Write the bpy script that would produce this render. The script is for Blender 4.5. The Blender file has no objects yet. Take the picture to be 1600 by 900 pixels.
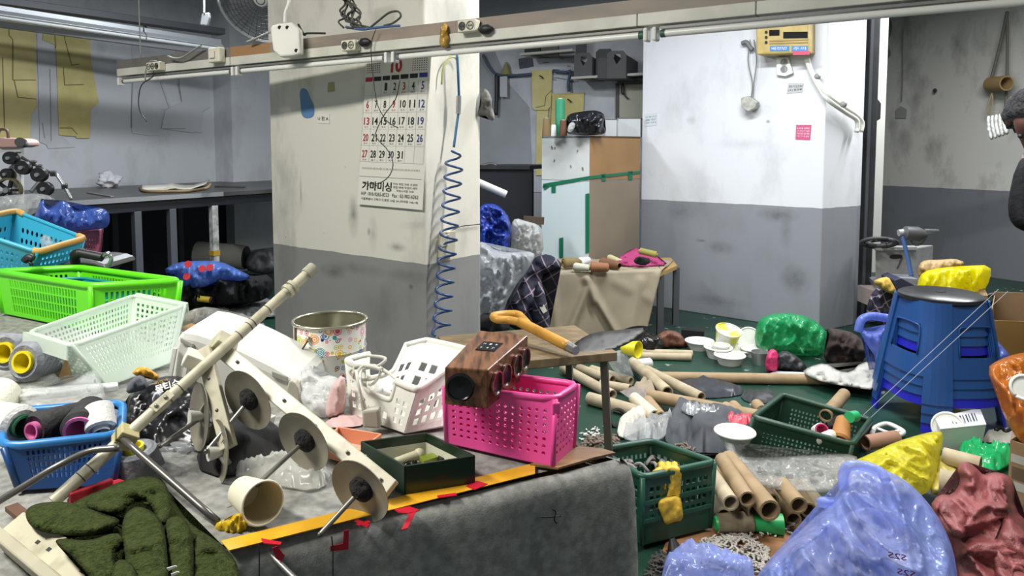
import bpy, bmesh, math, random
from mathutils import Vector, Matrix, noise
from mathutils.geometry import delaunay_2d_cdt
S = bpy.context.scene
COL = S.collection
random.seed(7)
R = math.radians
# ---------------------------------------------------------------- camera
H = 1.23; F = 1100.0; PX, PY = 800.0, 309.0; PITCH = R(4.0)
cd = bpy.data.cameras.new('camera'); cam = bpy.data.objects.new('camera', cd); COL.objects.link(cam)
cam.location = (0, 0, H); cam.rotation_euler = (R(90) - PITCH, 0, 0)
cd.sensor_width = 36.0; cd.lens = 36.0 * F / 1600.0; cd.shift_y = -(450 - PY) / 1600.0
cd.clip_start = 0.05; cd.clip_end = 60
S.camera = cam
# ---------------------------------------------------------------- world, lights, exposure
w = bpy.data.worlds.new('world'); S.world = w; w.use_nodes = True
w.node_tree.nodes['Background'].inputs[0].default_value = (0.86, 0.93, 1.0, 1)
w.node_tree.nodes['Background'].inputs[1].default_value = 0.3
S.view_settings.view_transform = 'Standard'; S.view_settings.look = 'None'
S.view_settings.exposure = 0.0; S.view_settings.gamma = 1.0; S.view_settings.use_curve_mapping = False
def area(name, loc, sx, sy, power, rz=0, col=(1, 0.97, 0.92)):
    d = bpy.data.lights.new(name, 'AREA'); d.shape = 'RECTANGLE'; d.size = sx; d.size_y = sy
    d.energy = power; d.color = col
    o = bpy.data.objects.new(name, d); COL.objects.link(o); o.location = loc; o.rotation_euler = (0, 0, rz)
    return o
CEIL = 2.75
area('ceiling_lamp', (-1.6, 0.62, 2.62), 1.2, 0.3, 98, R(-33), (1, 0.97, 0.90))
area('ceiling_lamp', (1.15, 1.9, 2.62), 1.2, 0.12, 66, R(-33), (1, 0.98, 0.94))
area('ceiling_lamp', (1.0, 3.6, 2.62), 1.2, 0.12, 74, R(-33), (0.92, 0.96, 1))
area('ceiling_lamp', (-1.7, 4.2, 2.62), 1.2, 0.3, 85, R(57), (0.9, 0.95, 1))
area('ceiling_lamp', (3.3, 4.6, 2.62), 1.2, 0.12, 90, R(-33), (0.97, 0.98, 1))
# ---------------------------------------------------------------- pixel rays
CP, SP = math.cos(PITCH), math.sin(PITCH)
CAM = Vector((0, 0, H))
def ray(px, py):
    dx = (px - PX) / F; dy = -(py - PY) / F
    return Vector((dx, CP + dy * SP, -SP + dy * CP))
def at(px, py, D):
    r = ray(px, py); return CAM + r * (D / r.y)
def on(px, py, z):
    r = ray(px, py); return CAM + r * ((z - H) / r.z)
def hit(px, py, p0, n):
    r = ray(px, py); return CAM + r * ((p0 - CAM).dot(n) / r.dot(n))
# ---------------------------------------------------------------- materials
def lin(h):
    h = h.lstrip('#'); o = []
    for i in (0, 2, 4):
        c = int(h[i:i+2], 16) / 255; o.append(c / 12.92 if c <= 0.04045 else ((c + 0.055) / 1.055) ** 2.4)
    return (o[0], o[1], o[2], 1)
_M = {}
def M(name, hexc, rough=0.55, metal=0.0, var=None, bump=None, alpha=1.0, trans=0.0, spec=0.5, stretch=None):
    """principled; var=(scale, hex2, lo, hi) mottles, bump=(scale, strength)"""
    if name in _M: return _M[name]
    m = bpy.data.materials.new(name); m.use_nodes = True; nt = m.node_tree; L = nt.links
    b = nt.nodes['Principled BSDF']
    b.inputs['Base Color'].default_value = lin(hexc); b.inputs['Roughness'].default_value = rough
    b.inputs['Metallic'].default_value = metal; b.inputs['Specular IOR Level'].default_value = spec
    b.inputs['Alpha'].default_value = alpha; b.inputs['Transmission Weight'].default_value = trans
    if var or bump:
        tc = nt.nodes.new('ShaderNodeTexCoord'); mp = nt.nodes.new('ShaderNodeMapping')
        L.new(tc.outputs['Object'], mp.inputs['Vector'])
        if stretch: mp.inputs['Scale'].default_value = stretch
    if var:
        n = nt.nodes.new('ShaderNodeTexNoise'); n.inputs['Scale'].default_value = var[0]; n.inputs['Detail'].default_value = 6
        L.new(mp.outputs[0], n.inputs['Vector'])
        rp = nt.nodes.new('ShaderNodeValToRGB')
        rp.color_ramp.elements[0].position = var[2]; rp.color_ramp.elements[1].position = var[3]
        rp.color_ramp.elements[0].color = lin(var[1]); rp.color_ramp.elements[1].color = lin(hexc)
        L.new(n.outputs['Fac'], rp.inputs[0]); L.new(rp.outputs[0], b.inputs['Base Color'])
    if bump:
        n2 = nt.nodes.new('ShaderNodeTexNoise'); n2.inputs['Scale'].default_value = bump[0]; n2.inputs['Detail'].default_value = 5
        L.new(mp.outputs[0], n2.inputs['Vector'])
        bp = nt.nodes.new('ShaderNodeBump'); bp.inputs['Strength'].default_value = bump[1]; bp.inputs['Distance'].default_value = 0.01
        L.new(n2.outputs['Fac'], bp.inputs['Height']); L.new(bp.outputs[0], b.inputs['Normal'])
    _M[name] = m; return m
def film(name, hexc, alpha=0.5, rough=0.22, thin=0.35):
    """thin plastic film: see-through, glossy, lets light through"""
    if name in _M: return _M[name]
    m = M(name, hexc, rough, 0, (9, hexc, 0.2, 0.8), (20, 0.05), alpha, 0, 0.6)
    nt = m.node_tree; L = nt.links; b = nt.nodes['Principled BSDF']; out = nt.nodes['Material Output']
    tr = nt.nodes.new('ShaderNodeBsdfTranslucent'); tr.inputs[0].default_value = lin(hexc)
    tp = nt.nodes.new('ShaderNodeBsdfTransparent'); mx = nt.nodes.new('ShaderNodeMixShader'); m2 = nt.nodes.new('ShaderNodeMixShader')
    b.inputs['Alpha'].default_value = 1
    mx.inputs[0].default_value = thin; L.new(b.outputs[0], mx.inputs[1]); L.new(tr.outputs[0], mx.inputs[2])
    # creased film: long ridges in the relief
    tc0 = nt.nodes.new('ShaderNodeTexCoord'); mp0 = nt.nodes.new('ShaderNodeMapping'); mp0.inputs['Scale'].default_value = (1.8, 1.8, 0.5); L.new(tc0.outputs['Object'], mp0.inputs['Vector'])
    vo = nt.nodes.new('ShaderNodeTexNoise'); vo.noise_type = 'RIDGED_MULTIFRACTAL'; vo.inputs['Scale'].default_value = 5; vo.inputs['Detail'].default_value = 2; vo.inputs['Distortion'].default_value = 0.8; L.new(mp0.outputs[0], vo.inputs['Vector'])
    vb = nt.nodes.new('ShaderNodeBump'); vb.inputs['Strength'].default_value = 0.6; vb.inputs['Distance'].default_value = 0.014; L.new(vo.outputs['Fac'], vb.inputs['Height'])
    ve = nt.nodes.new('ShaderNodeTexVoronoi'); ve.feature = 'DISTANCE_TO_EDGE'; ve.inputs['Scale'].default_value = 13
    nw = nt.nodes.new('ShaderNodeTexNoise'); nw.inputs['Scale'].default_value = 6; L.new(mp0.outputs[0], nw.inputs['Vector'])
    va = nt.nodes.new('ShaderNodeVectorMath'); va.operation = 'MULTIPLY_ADD'; va.inputs[1].default_value = (0.25, 0.25, 0.25); L.new(nw.outputs['Color'], va.inputs[0]); L.new(mp0.outputs[0], va.inputs[2]); L.new(va.outputs[0], ve.inputs['Vector'])
    vb2 = nt.nodes.new('ShaderNodeBump'); vb2.inputs['Strength'].default_value = 0.3; vb2.inputs['Distance'].default_value = 0.03; L.new(ve.outputs['Distance'], vb2.inputs['Height']); L.new(vb.outputs[0], vb2.inputs['Normal']); L.new(vb2.outputs[0], b.inputs['Normal'])
    # see-through varies in patches with the folds of the film
    tc = nt.nodes.new('ShaderNodeTexCoord'); n = nt.nodes.new('ShaderNodeTexNoise'); n.inputs['Scale'].default_value = 14; n.inputs['Detail'].default_value = 4
    L.new(tc.outputs['Object'], n.inputs['Vector'])
    mr = nt.nodes.new('ShaderNodeMapRange'); mr.inputs[1].default_value = 0.3; mr.inputs[2].default_value = 0.7
    mr.inputs[3].default_value = max(0, alpha - 0.18); mr.inputs[4].default_value = min(1, alpha + 0.18)
    L.new(n.outputs['Fac'], mr.inputs[0]); L.new(mr.outputs[0], m2.inputs[0])
    L.new(tp.outputs[0], m2.inputs[1]); L.new(mx.outputs[0], m2.inputs[2]); L.new(m2.outputs[0], out.inputs[0])
    return m
def paint(name, top, bot, zline, dirt='#5b5a57', amt=0.5, rough=0.45):
    """wall paint in two coats split at a height, with scuffs"""
    m = M(name, top, rough); nt = m.node_tree; L = nt.links; b = nt.nodes['Principled BSDF']
    g = nt.nodes.new('ShaderNodeNewGeometry'); sx = nt.nodes.new('ShaderNodeSeparateXYZ'); L.new(g.outputs['Position'], sx.inputs[0])
    nz = nt.nodes.new('ShaderNodeTexNoise'); nz.inputs['Scale'].default_value = 9; L.new(g.outputs['Position'], nz.inputs['Vector'])
    ma = nt.nodes.new('ShaderNodeMath'); ma.operation = 'MULTIPLY_ADD'; ma.inputs[1].default_value = 0.012; L.new(nz.outputs['Fac'], ma.inputs[0]); L.new(sx.outputs['Z'], ma.inputs[2])
    gt = nt.nodes.new('ShaderNodeMath'); gt.operation = 'GREATER_THAN'; gt.inputs[1].default_value = zline + 0.006; L.new(ma.outputs[0], gt.inputs[0])
    mx = nt.nodes.new('ShaderNodeMix'); mx.data_type = 'RGBA'; mx.inputs[6].default_value = lin(bot); mx.inputs[7].default_value = lin(top); L.new(gt.outputs[0], mx.inputs[0])
    # scuffs and grime
    mp = nt.nodes.new('ShaderNodeMapping'); mp.inputs['Scale'].default_value = (2.2, 2.2, 1.1); L.new(g.outputs['Position'], mp.inputs['Vector'])
    n1 = nt.nodes.new('ShaderNodeTexNoise'); n1.inputs['Scale'].default_value = 1.7; n1.inputs['Detail'].default_value = 9; n1.inputs['Roughness'].default_value = 0.62; L.new(mp.outputs[0], n1.inputs['Vector'])
    r1 = nt.nodes.new('ShaderNodeValToRGB'); r1.color_ramp.elements[0].position = 0.5; r1.color_ramp.elements[1].position = 0.78; L.new(n1.outputs['Fac'], r1.inputs[0])
    n2 = nt.nodes.new('ShaderNodeTexNoise'); n2.inputs['Scale'].default_value = 26; n2.inputs['Detail'].default_value = 3; L.new(g.outputs['Position'], n2.inputs['Vector'])
    r2 = nt.nodes.new('ShaderNodeValToRGB'); r2.color_ramp.elements[0].position = 0.74; r2.color_ramp.elements[1].position = 0.8; L.new(n2.outputs['Fac'], r2.inputs[0])
    ad = nt.nodes.new('ShaderNodeMath'); ad.operation = 'ADD'; ad.use_clamp = True; L.new(r1.outputs[0], ad.inputs[0]); L.new(r2.outputs[0], ad.inputs[1])
    ml = nt.nodes.new('ShaderNodeMath'); ml.operation = 'MULTIPLY'; ml.inputs[1].default_value = amt; L.new(ad.outputs[0], ml.inputs[0])
    m3 = nt.nodes.new('ShaderNodeMix'); m3.data_type = 'RGBA'; m3.inputs[7].default_value = lin(dirt); L.new(ml.outputs[0], m3.inputs[0]); L.new(mx.outputs[2], m3.inputs[6])
    L.new(m3.outputs[2], b.inputs['Base Color'])
    bp = nt.nodes.new('ShaderNodeBump'); bp.inputs['Strength'].default_value = 0.15; bp.inputs['Distance'].default_value = 0.02; L.new(n1.outputs['Fac'], bp.inputs['Height']); L.new(bp.outputs[0], b.inputs['Normal'])
    return m
def spots(m, lst, dirt='#3c3b39'):
    """scuffs and streaks with their own place on a painted wall: (point, width, height, strength)"""
    nt = m.node_tree; L = nt.links; b = nt.nodes['Principled BSDF']; src = b.inputs['Base Color'].links[0].from_socket
    g = nt.nodes.new('ShaderNodeNewGeometry'); nz = nt.nodes.new('ShaderNodeTexNoise'); nz.inputs['Scale'].default_value = 22; nz.inputs['Detail'].default_value = 5; L.new(g.outputs['Position'], nz.inputs['Vector'])
    for p, w_, h_, s_ in lst:
        su = nt.nodes.new('ShaderNodeVectorMath'); su.operation = 'SUBTRACT'; su.inputs[1].default_value = p; L.new(g.outputs['Position'], su.inputs[0])
        mu = nt.nodes.new('ShaderNodeVectorMath'); mu.operation = 'MULTIPLY'; mu.inputs[1].default_value = (1/w_, 1/w_, 1/h_); L.new(su.outputs[0], mu.inputs[0])
        ln = nt.nodes.new('ShaderNodeVectorMath'); ln.operation = 'LENGTH'; L.new(mu.outputs[0], ln.inputs[0])
        mr = nt.nodes.new('ShaderNodeMapRange'); mr.inputs[1].default_value = 0.1; mr.inputs[2].default_value = 1; mr.inputs[3].default_value = s_*1.0; mr.inputs[4].default_value = 0; L.new(ln.outputs['Value'], mr.inputs[0])
        ml = nt.nodes.new('ShaderNodeMath'); ml.operation = 'MULTIPLY'; ml.use_clamp = True; L.new(mr.outputs[0], ml.inputs[0]); L.new(nz.outputs['Fac'], ml.inputs[1])
        mx = nt.nodes.new('ShaderNodeMix'); mx.data_type = 'RGBA'; mx.inputs[7].default_value = lin(dirt); L.new(ml.outputs[0], mx.inputs[0]); L.new(src, mx.inputs[6]); src = mx.outputs[2]
    L.new(src, b.inputs['Base Color'])
# ---------------------------------------------------------------- mesh helpers
class B:
    """collects geometry for ONE mesh"""
    def __init__(s): s.v = []; s.f = []
    def add(s, v, f):
        k = len(s.v); s.v += [Vector(p) for p in v]; s.f += [tuple(i + k for i in q) for q in f]; return s
    def box(s, c, d, rz=0, rx=0, ry=0):
        m = Matrix.Translation(Vector(c)) @ Matrix.Rotation(rz, 4, 'Z') @ Matrix.Rotation(rx, 4, 'X') @ Matrix.Rotation(ry, 4, 'Y')
        x, y, z = d[0] / 2, d[1] / 2, d[2] / 2
        return s.hexa([m @ Vector(p) for p in ((-x,-y,-z),(x,-y,-z),(x,y,-z),(-x,y,-z),(-x,-y,z),(x,-y,z),(x,y,z),(-x,y,z))])
    def hexa(s, p):
        return s.add(p, [(0,3,2,1),(4,5,6,7),(0,1,5,4),(1,2,6,5),(2,3,7,6),(3,0,4,7)])
    def bar(s, p0, p1, w, h, up=None):
        p0 = Vector(p0); p1 = Vector(p1); a = (p1 - p0).normalized(); u = Vector(up) if up else Vector((0, 0, 1))
        sd = a.cross(u)
        if sd.length < 1e-4: sd = Vector((1, 0, 0))
        sd.normalize(); u = sd.cross(a).normalized(); sd = sd * w / 2; u = u * h / 2
        return s.hexa([p0-sd-u, p0+sd-u, p1+sd-u, p1-sd-u, p0-sd+u, p0+sd+u, p1+sd+u, p1-sd+u])
    def prism(s, pts, n):
        n = Vector(n); k = len(pts)
        v = [Vector(p) for p in pts] + [Vector(p) + n for p in pts]
        f = [tuple(range(k))[::-1], tuple(range(k, 2 * k))] + [(i, (i+1) % k, (i+1) % k + k, i + k) for i in range(k)]
        return s.add(v, f)
    def lathe(s, p0, ax, prof, n=20, closed=False, caps=True):
        p0 = Vector(p0); ax = Vector(ax).normalized(); e = Vector((1, 0, 0)) if abs(ax.x) < 0.8 else Vector((0, 1, 0))
        u = ax.cross(e).normalized(); w_ = ax.cross(u); v = []; f = []
        for (r, z) in prof:
            for i in range(n):
                t = 2 * math.pi * i / n; v.append(p0 + ax * z + (u * math.cos(t) + w_ * math.sin(t)) * max(r, 1e-5))
        m = len(prof)
        for j in range(m if closed else m - 1):
            for i in range(n):
                a = j * n + i; b_ = j * n + (i + 1) % n; j2 = ((j + 1) % m) * n
                f.append((a, b_, j2 + (i + 1) % n, j2 + i))
        if not closed and caps:
            if prof[0][0] > 1e-4: f.append(tuple(range(n))[::-1])
            if prof[-1][0] > 1e-4: f.append(tuple((m - 1) * n + i for i in range(n)))
        return s.add(v, f)
    def cyl(s, p0, p1, r, r2=None, n=14):
        p0 = Vector(p0); p1 = Vector(p1); d = p1 - p0
        return s.lathe(p0, d, [(r, 0), (r if r2 is None else r2, d.length)], n)
    def pipe(s, p0, p1, ro, ri, n=16):
        p0 = Vector(p0); p1 = Vector(p1); d = p1 - p0; l = d.length
        return s.lathe(p0, d, [(ro, 0), (ro, l), (ri, l), (ri, 0)], n, True)
    def tube(s, pts, r, n=8, sub=6, close=False):
        pts = spline(pts, sub) if sub else [Vector(p) for p in pts]
        k = len(pts); v = []; f = []; u = None
        for i in range(k):
            a = (pts[min(i+1, k-1)] - pts[max(i-1, 0)])
            if a.length < 1e-7: a = Vector((0, 0, 1))
            a.normalize()
            if u is None: u = a.orthogonal().normalized()
            u = (u - a * u.dot(a))
            if u.length < 1e-5: u = a.orthogonal()
            u.normalize(); w_ = a.cross(u)
            rr = r[min(i * len(r) // k, len(r) - 1)] if isinstance(r, (list, tuple)) else r
            for j in range(n):
                t = 2 * math.pi * j / n; v.append(pts[i] + (u * math.cos(t) + w_ * math.sin(t)) * rr)
        for i in range(k - 1):
            for j in range(n): f.append((i*n+j, i*n+(j+1) % n, (i+1)*n+(j+1) % n, (i+1)*n+j))
        f.append(tuple(range(n))[::-1]); f.append(tuple((k-1)*n+j for j in range(n)))
        return s.add(v, f)
    def sphere(s, c, r, n=14, m=9):
        c = Vector(c); rx, ry, rz = r if isinstance(r, (tuple, list)) else (r, r, r); v = []; f = []
        for i in range(m + 1):
            a = math.pi * i / m
            for j in range(n):
                t = 2 * math.pi * j / n; v.append(c + Vector((rx*math.sin(a)*math.cos(t), ry*math.sin(a)*math.sin(t), rz*math.cos(a))))
        for i in range(m):
            for j in range(n): f.append((i*n+j, (i+1)*n+j, (i+1)*n+(j+1) % n, i*n+(j+1) % n))
        return s.add(v, f)
    def perf(s, a, b, c, d, nu, nv, mu=(0.1, 0.1), mv=(0.1, 0.1), fill=0.6, fv=None, rnd=False):
        """panel a-b-c-d (a,b bottom; d,c top) with nu x nv real holes"""
        a, b, c, d = map(Vector, (a, b, c, d)); fv = fv or fill
        P = lambda u, v: (a*(1-u)+b*u)*(1-v) + (d*(1-u)+c*u)*v
        us = [0, mu[0]] + [mu[0] + (1-mu[0]-mu[1])*i/nu for i in range(1, nu)] + [1-mu[1], 1]
        vs = [0, mv[0]] + [mv[0] + (1-mv[0]-mv[1])*i/nv for i in range(1, nv)] + [1-mv[1], 1]
        for i in range(len(us)-1):
            for j in range(len(vs)-1):
                u0, u1, v0, v1 = us[i], us[i+1], vs[j], vs[j+1]
                if i in (0, len(us)-2) or j in (0, len(vs)-2):
                    if u1-u0 > 1e-6 and v1-v0 > 1e-6: s.add([P(u0,v0),P(u1,v0),P(u1,v1),P(u0,v1)], [(0,1,2,3)])
                    continue
                uc, vc, hu, hv = (u0+u1)/2, (v0+v1)/2, (u1-u0)/2, (v1-v0)/2
                if rnd:
                    o = []; q = []
                    for k in range(12):
                        t = math.pi/6*k + math.pi/4; ct, st = math.cos(t), math.sin(t); m_ = max(abs(ct), abs(st))
                        o.append(P(uc+hu*ct/m_, vc+hv*st/m_)); q.append(P(uc+hu*ct*fill, vc+hv*st*fv))
                    s.add(o+q, [(k, (k+1) % 12, (k+1) % 12+12, k+12) for k in range(12)])
                else:
                    o = [P(u0,v0),P(u1,v0),P(u1,v1),P(u0,v1)]; x, y = hu*fill, hv*fv
                    q = [P(uc-x,vc-y),P(uc+x,vc-y),P(uc+x,vc+y),P(uc-x,vc+y)]
                    s.add(o+q, [(k, (k+1) % 4, (k+1) % 4+4, k+4) for k in range(4)])
        return s
def spline(pts, sub=6):
    pts = [Vector(p) for p in pts]
    if len(pts) < 3: return pts
    out = []; P = [pts[0]*2-pts[1]] + pts + [pts[-1]*2-pts[-2]]
    for i in range(1, len(P)-2):
        for k in range(sub):
            t = k/sub; a, b, c, d = P[i-1], P[i], P[i+1], P[i+2]
            out.append(0.5*((2*b)+(c-a)*t+(2*a-5*b+4*c-d)*t*t+(3*b-a-3*c+d)*t**3))
    return out + [pts[-1]]
def obj(name, bb, mat, parent=None, smooth=False, bevel=0, solid=0, sub=0, weld=False, label=None, off=0.0):
    me = bpy.data.meshes.new(name)
    v, f = bb.v, bb.f
    if weld:
        key = {}; mp = []; nv = []
        for p in v:
            k = (round(p.x, 4), round(p.y, 4), round(p.z, 4))
            if k not in key: key[k] = len(nv); nv.append(p)
            mp.append(key[k])
        f = [tuple(mp[i] for i in q) for q in f]; f = [q for q in f if len(set(q)) == len(q)]; v = nv
    me.from_pydata([tuple(p) for p in v], [], f); me.update()
    if mat: me.materials.append(mat)
    if smooth:
        me.polygons.foreach_set('use_smooth', [True]*len(me.polygons))
    o = bpy.data.objects.new(name, me); COL.objects.link(o)
    if parent is not None:
        o.parent = parent
        o.matrix_parent_inverse = Matrix.Translation(-Vector(parent.get('_w', (0, 0, 0))))
    if bevel:
        b = o.modifiers.new('bevel', 'BEVEL'); b.width = bevel; b.segments = 2; b.limit_method = 'ANGLE'; b.angle_limit = R(40)
    if solid:
        b = o.modifiers.new('solid', 'SOLIDIFY'); b.thickness = solid; b.offset = off
    if sub:
        b = o.modifiers.new('sub', 'SUBSURF'); b.levels = sub; b.render_levels = sub
    if smooth == 2:
        me.set_sharp_from_angle(angle=R(38))
    if label: o['label'] = label
    return o
def tag(o, label, cat, group=None, kind=None):
    o['label'] = label; o['category'] = cat
    if group: o['group'] = group
    if kind: o['kind'] = kind
    return o
def thing(name, label, cat, loc, group=None):
    o = bpy.data.objects.new(name, None); COL.objects.link(o); o.location = loc; o['_w'] = tuple(loc); o.empty_display_size = 0.05
    return tag(o, label, cat, group)
def struct(name, bb, mat, parent=None, **k):
    o = obj(name, bb, mat, parent, **k)
    if parent is None: o['kind'] = 'structure'
    return o
def rn(p, f, seed): return noise.noise(Vector((p[0]*f+seed*3.7, p[1]*f-seed*1.3, p[2]*f+seed*0.9)))
def ridge(p, f, seed):
    w1 = rn(p, f*0.6, seed+2)*0.35/f*2; q = (p[0]+w1, p[1]-w1, p[2]+w1*0.6)
    a = 1-abs(rn(q, f, seed)); b = 1-abs(rn(q, f*1.9, seed+5)); c = 1-abs(rn(q, f*3.7, seed+9))
    return (a**6)*0.6 + (b**6)*0.38 + (c**5)*0.16
def chaikin(p, n):
    for _ in range(n):
        q = []
        for i in range(len(p)):
            a, b = p[i], p[(i+1) % len(p)]
            q += [(a[0]*.75+b[0]*.25, a[1]*.75+b[1]*.25), (a[0]*.25+b[0]*.75, a[1]*.25+b[1]*.75)]
        p = q
    return p
def segd(x, y, poly):
    best = 1e9
    for i in range(len(poly)):
        ax, ay = poly[i]; bx, by = poly[(i+1) % len(poly)]; dx, dy = bx-ax, by-ay
        l = dx*dx+dy*dy; t = 0 if l < 1e-12 else max(0, min(1, ((x-ax)*dx+(y-ay)*dy)/l))
        d = (x-ax-t*dx)**2+(y-ay-t*dy)**2
        if d < best: best = d
    return math.sqrt(best)
def inside(x, y, poly):
    c = False; j = len(poly)-1
    for i in range(len(poly)):
        xi, yi = poly[i]; xj, yj = poly[j]
        if (yi > y) != (yj > y) and x < (xj-xi)*(y-yi)/(yj-yi)+xi: c = not c
        j = i
    return c
def fillpoly(out, step, smooth):
    p = chaikin(out, smooth) if smooth else [tuple(q) for q in out]
    q = []
    for i in range(len(p)):
        a, b = p[i], p[(i+1) % len(p)]; n = max(1, int(math.hypot(b[0]-a[0], b[1]-a[1])/step))
        for k in range(n): q.append((a[0]+(b[0]-a[0])*k/n, a[1]+(b[1]-a[1])*k/n))
    xs = [a for a, _ in q]; ys = [b for _, b in q]; inn = []
    y = min(ys); r = 0
    while y < max(ys):
        x = min(xs) + (step/2 if r % 2 else 0)
        while x < max(xs):
            if inside(x, y, q):
                d = segd(x, y, q)
                if d > step*0.55: inn.append((x, y, d))
            x += step
        y += step*0.866; r += 1
    nb = len(q)
    V2 = [Vector(a) for a in q] + [Vector((a, b)) for a, b, _ in inn]
    rv, re_, rf, ov, oe, of = delaunay_2d_cdt(V2, [], [list(range(nb))], 1, 1e-6, True)
    dist = []
    for i, ids in enumerate(ov):
        k = ids[0] if ids else 0
        dist.append(0 if (not ids or k < nb) else inn[k-nb][2])
    return [(a.x, a.y) for a in rv], rf, dist
def inflate(out, D, T, wr=0.01, fr=14, seed=1, step=6, smooth=1, back=0.8, zmin=None, full=0.75, st=(1.5, 1.5, 0.7)):
    """stuffed shape: outline read off the photo, standing at depth D (or (Dtop, Dbottom)), T metres deep each way, creased"""
    pts, fc, dist = fillpoly(out, step, smooth)
    y0 = min(y for _, y in pts); y1 = max(y for _, y in pts); dm = max(max(dist)*full, 1e-3)
    bb = B(); n = len(pts); fr_ = []; bk = []; bmap = {}
    for i, (x, y) in enumerate(pts):
        d = D(y) if callable(D) else D if not isinstance(D, (tuple, list)) else D[0]+(D[1]-D[0])*(y-y0)/(y1-y0)
        p = at(x, y, d); t = min(1, dist[i]/dm); h = math.sqrt(max(0, 1-(1-t)**2)); dr = (p-CAM).normalized()
        q = (p.x*st[0], p.y*st[1], p.z*st[2]); wv = wr*(ridge(q, fr, seed)-0.35)*min(1, 3*t)
        a = p-dr*(T*h+wv*2); 
        if zmin is not None: a.z = max(a.z, zmin)
        fr_.append(a)
        if dist[i] > 0:
            b_ = p+dr*(T*h*back+wr*rn(p, fr, seed+3)*t)
            if zmin is not None: b_.z = max(b_.z, zmin)
            bmap[i] = n+len(bk); bk.append(b_)
    f = [tuple(q) for q in fc] + [tuple(bmap.get(i, i) for i in q)[::-1] for q in fc]
    # delaunay faces are in image space (y down): flip
    f = [tuple(q)[::-1] for q in f]
    return bb.add(fr_+bk, f)
def lay(out, z, h, wr=0.01, fr=14, seed=1, step=7, smooth=1, full=0.6, edge=0.0, zf=None):
    """soft thing lying on a level surface: footprint read off the photo, h metres high, creased"""
    pts, fc, dist = fillpoly(out, step, smooth); dm = max(max(dist)*full, 1e-3); n = len(pts); top = []; bot = []
    for i, (x, y) in enumerate(pts):
        p = on(x, y, z); t = min(1, dist[i]/dm); k = math.sqrt(max(0, 1-(1-t)**2))
        wv = wr*ridge(p, fr, seed)*(0.25+0.75*min(1, 2*t))
        top.append(Vector((p.x, p.y, z+edge+h*k+wv))); bot.append(Vector((p.x, p.y, z)))
    f = [tuple(q)[::-1] for q in fc] + [tuple(i+n for i in q) for q in fc]
    # side wall along the border
    cnt = {}
    for q in fc:
        for i in range(len(q)):
            a, b = q[i], q[(i+1) % len(q)]; cnt[(a, b)] = 1
    for (a, b) in list(cnt):
        if (b, a) not in cnt: f.append((b+n, a+n, a, b)[::-1])
    return B().add(top+bot, f)
def heap(c, r, wr=0.02, fr=9, seed=1, n=36, m=20, flat=True, st=(1, 1, 1)):
    """crumpled rounded lump sitting on z = c.z"""
    c = Vector(c); v = []; f = []
    for i in range(m+1):
        a = math.pi*i/m
        for j in range(n):
            t = 2*math.pi*j/n; d = Vector((math.sin(a)*math.cos(t), math.sin(a)*math.sin(t), math.cos(a)))
            p = Vector((d.x*r[0], d.y*r[1], d.z*r[2])); q = c+p
            k = 1+(ridge((q.x*st[0], q.y*st[1], q.z*st[2]), fr, seed)-0.4)*wr/max(min(r), 1e-3)
            p = p*k; p.z = p.z+r[2]
            if flat: p.z = max(p.z, 0.0)
            v.append(c+p)
    for i in range(m):
        for j in range(n): f.append((i*n+j, (i+1)*n+j, (i+1)*n+(j+1) % n, i*n+(j+1) % n))
    return B().add(v, f)
_T = {}
def tgeo(body, bold=0.0):
    k = (body, bold)
    if k in _T: return _T[k]
    cu = bpy.data.curves.new('txt', 'FONT'); cu.body = body; cu.size = 1; cu.align_x = 'CENTER'; cu.align_y = 'CENTER'
    cu.resolution_u = 2; cu.offset = bold
    o = bpy.data.objects.new('txt', cu); COL.objects.link(o)
    dg = bpy.context.evaluated_depsgraph_get(); me = bpy.data.meshes.new_from_object(o.evaluated_get(dg))
    r = ([(v.co.x, v.co.y) for v in me.vertices], [tuple(p.vertices) for p in me.polygons])
    bpy.data.objects.remove(o); bpy.data.curves.remove(cu); bpy.data.meshes.remove(me)
    _T[k] = r; return r
def letter(bb, body, fn, cx, cy, w, h, bold=0.0):
    """print text into bb: box w x h centred at (cx, cy), fn maps the 2-D page to space"""
    V_, F_ = tgeo(body, bold)
    if not V_: return
    x0 = min(x for x, _ in V_); x1 = max(x for x, _ in V_); y0 = min(y for _, y in V_); y1 = max(y for _, y in V_)
    bb.add([fn(cx+((x-x0)/(x1-x0+1e-9)-0.5)*w, cy-((y-y0)/(y1-y0+1e-9)-0.5)*h) for x, y in V_], F_)
def page(tl, tr, br, bl, off=0.0):
    """bilinear page: s 0..1 left-right, t 0..1 top-down, lifted off along its normal towards the camera"""
    n = (tr-tl).cross(bl-tl).normalized()
    if n.dot(CAM-tl) < 0: n = -n
    return lambda s, t: (tl*(1-s)+tr*s)*(1-t)+(bl*(1-s)+br*s)*t+n*off
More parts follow.
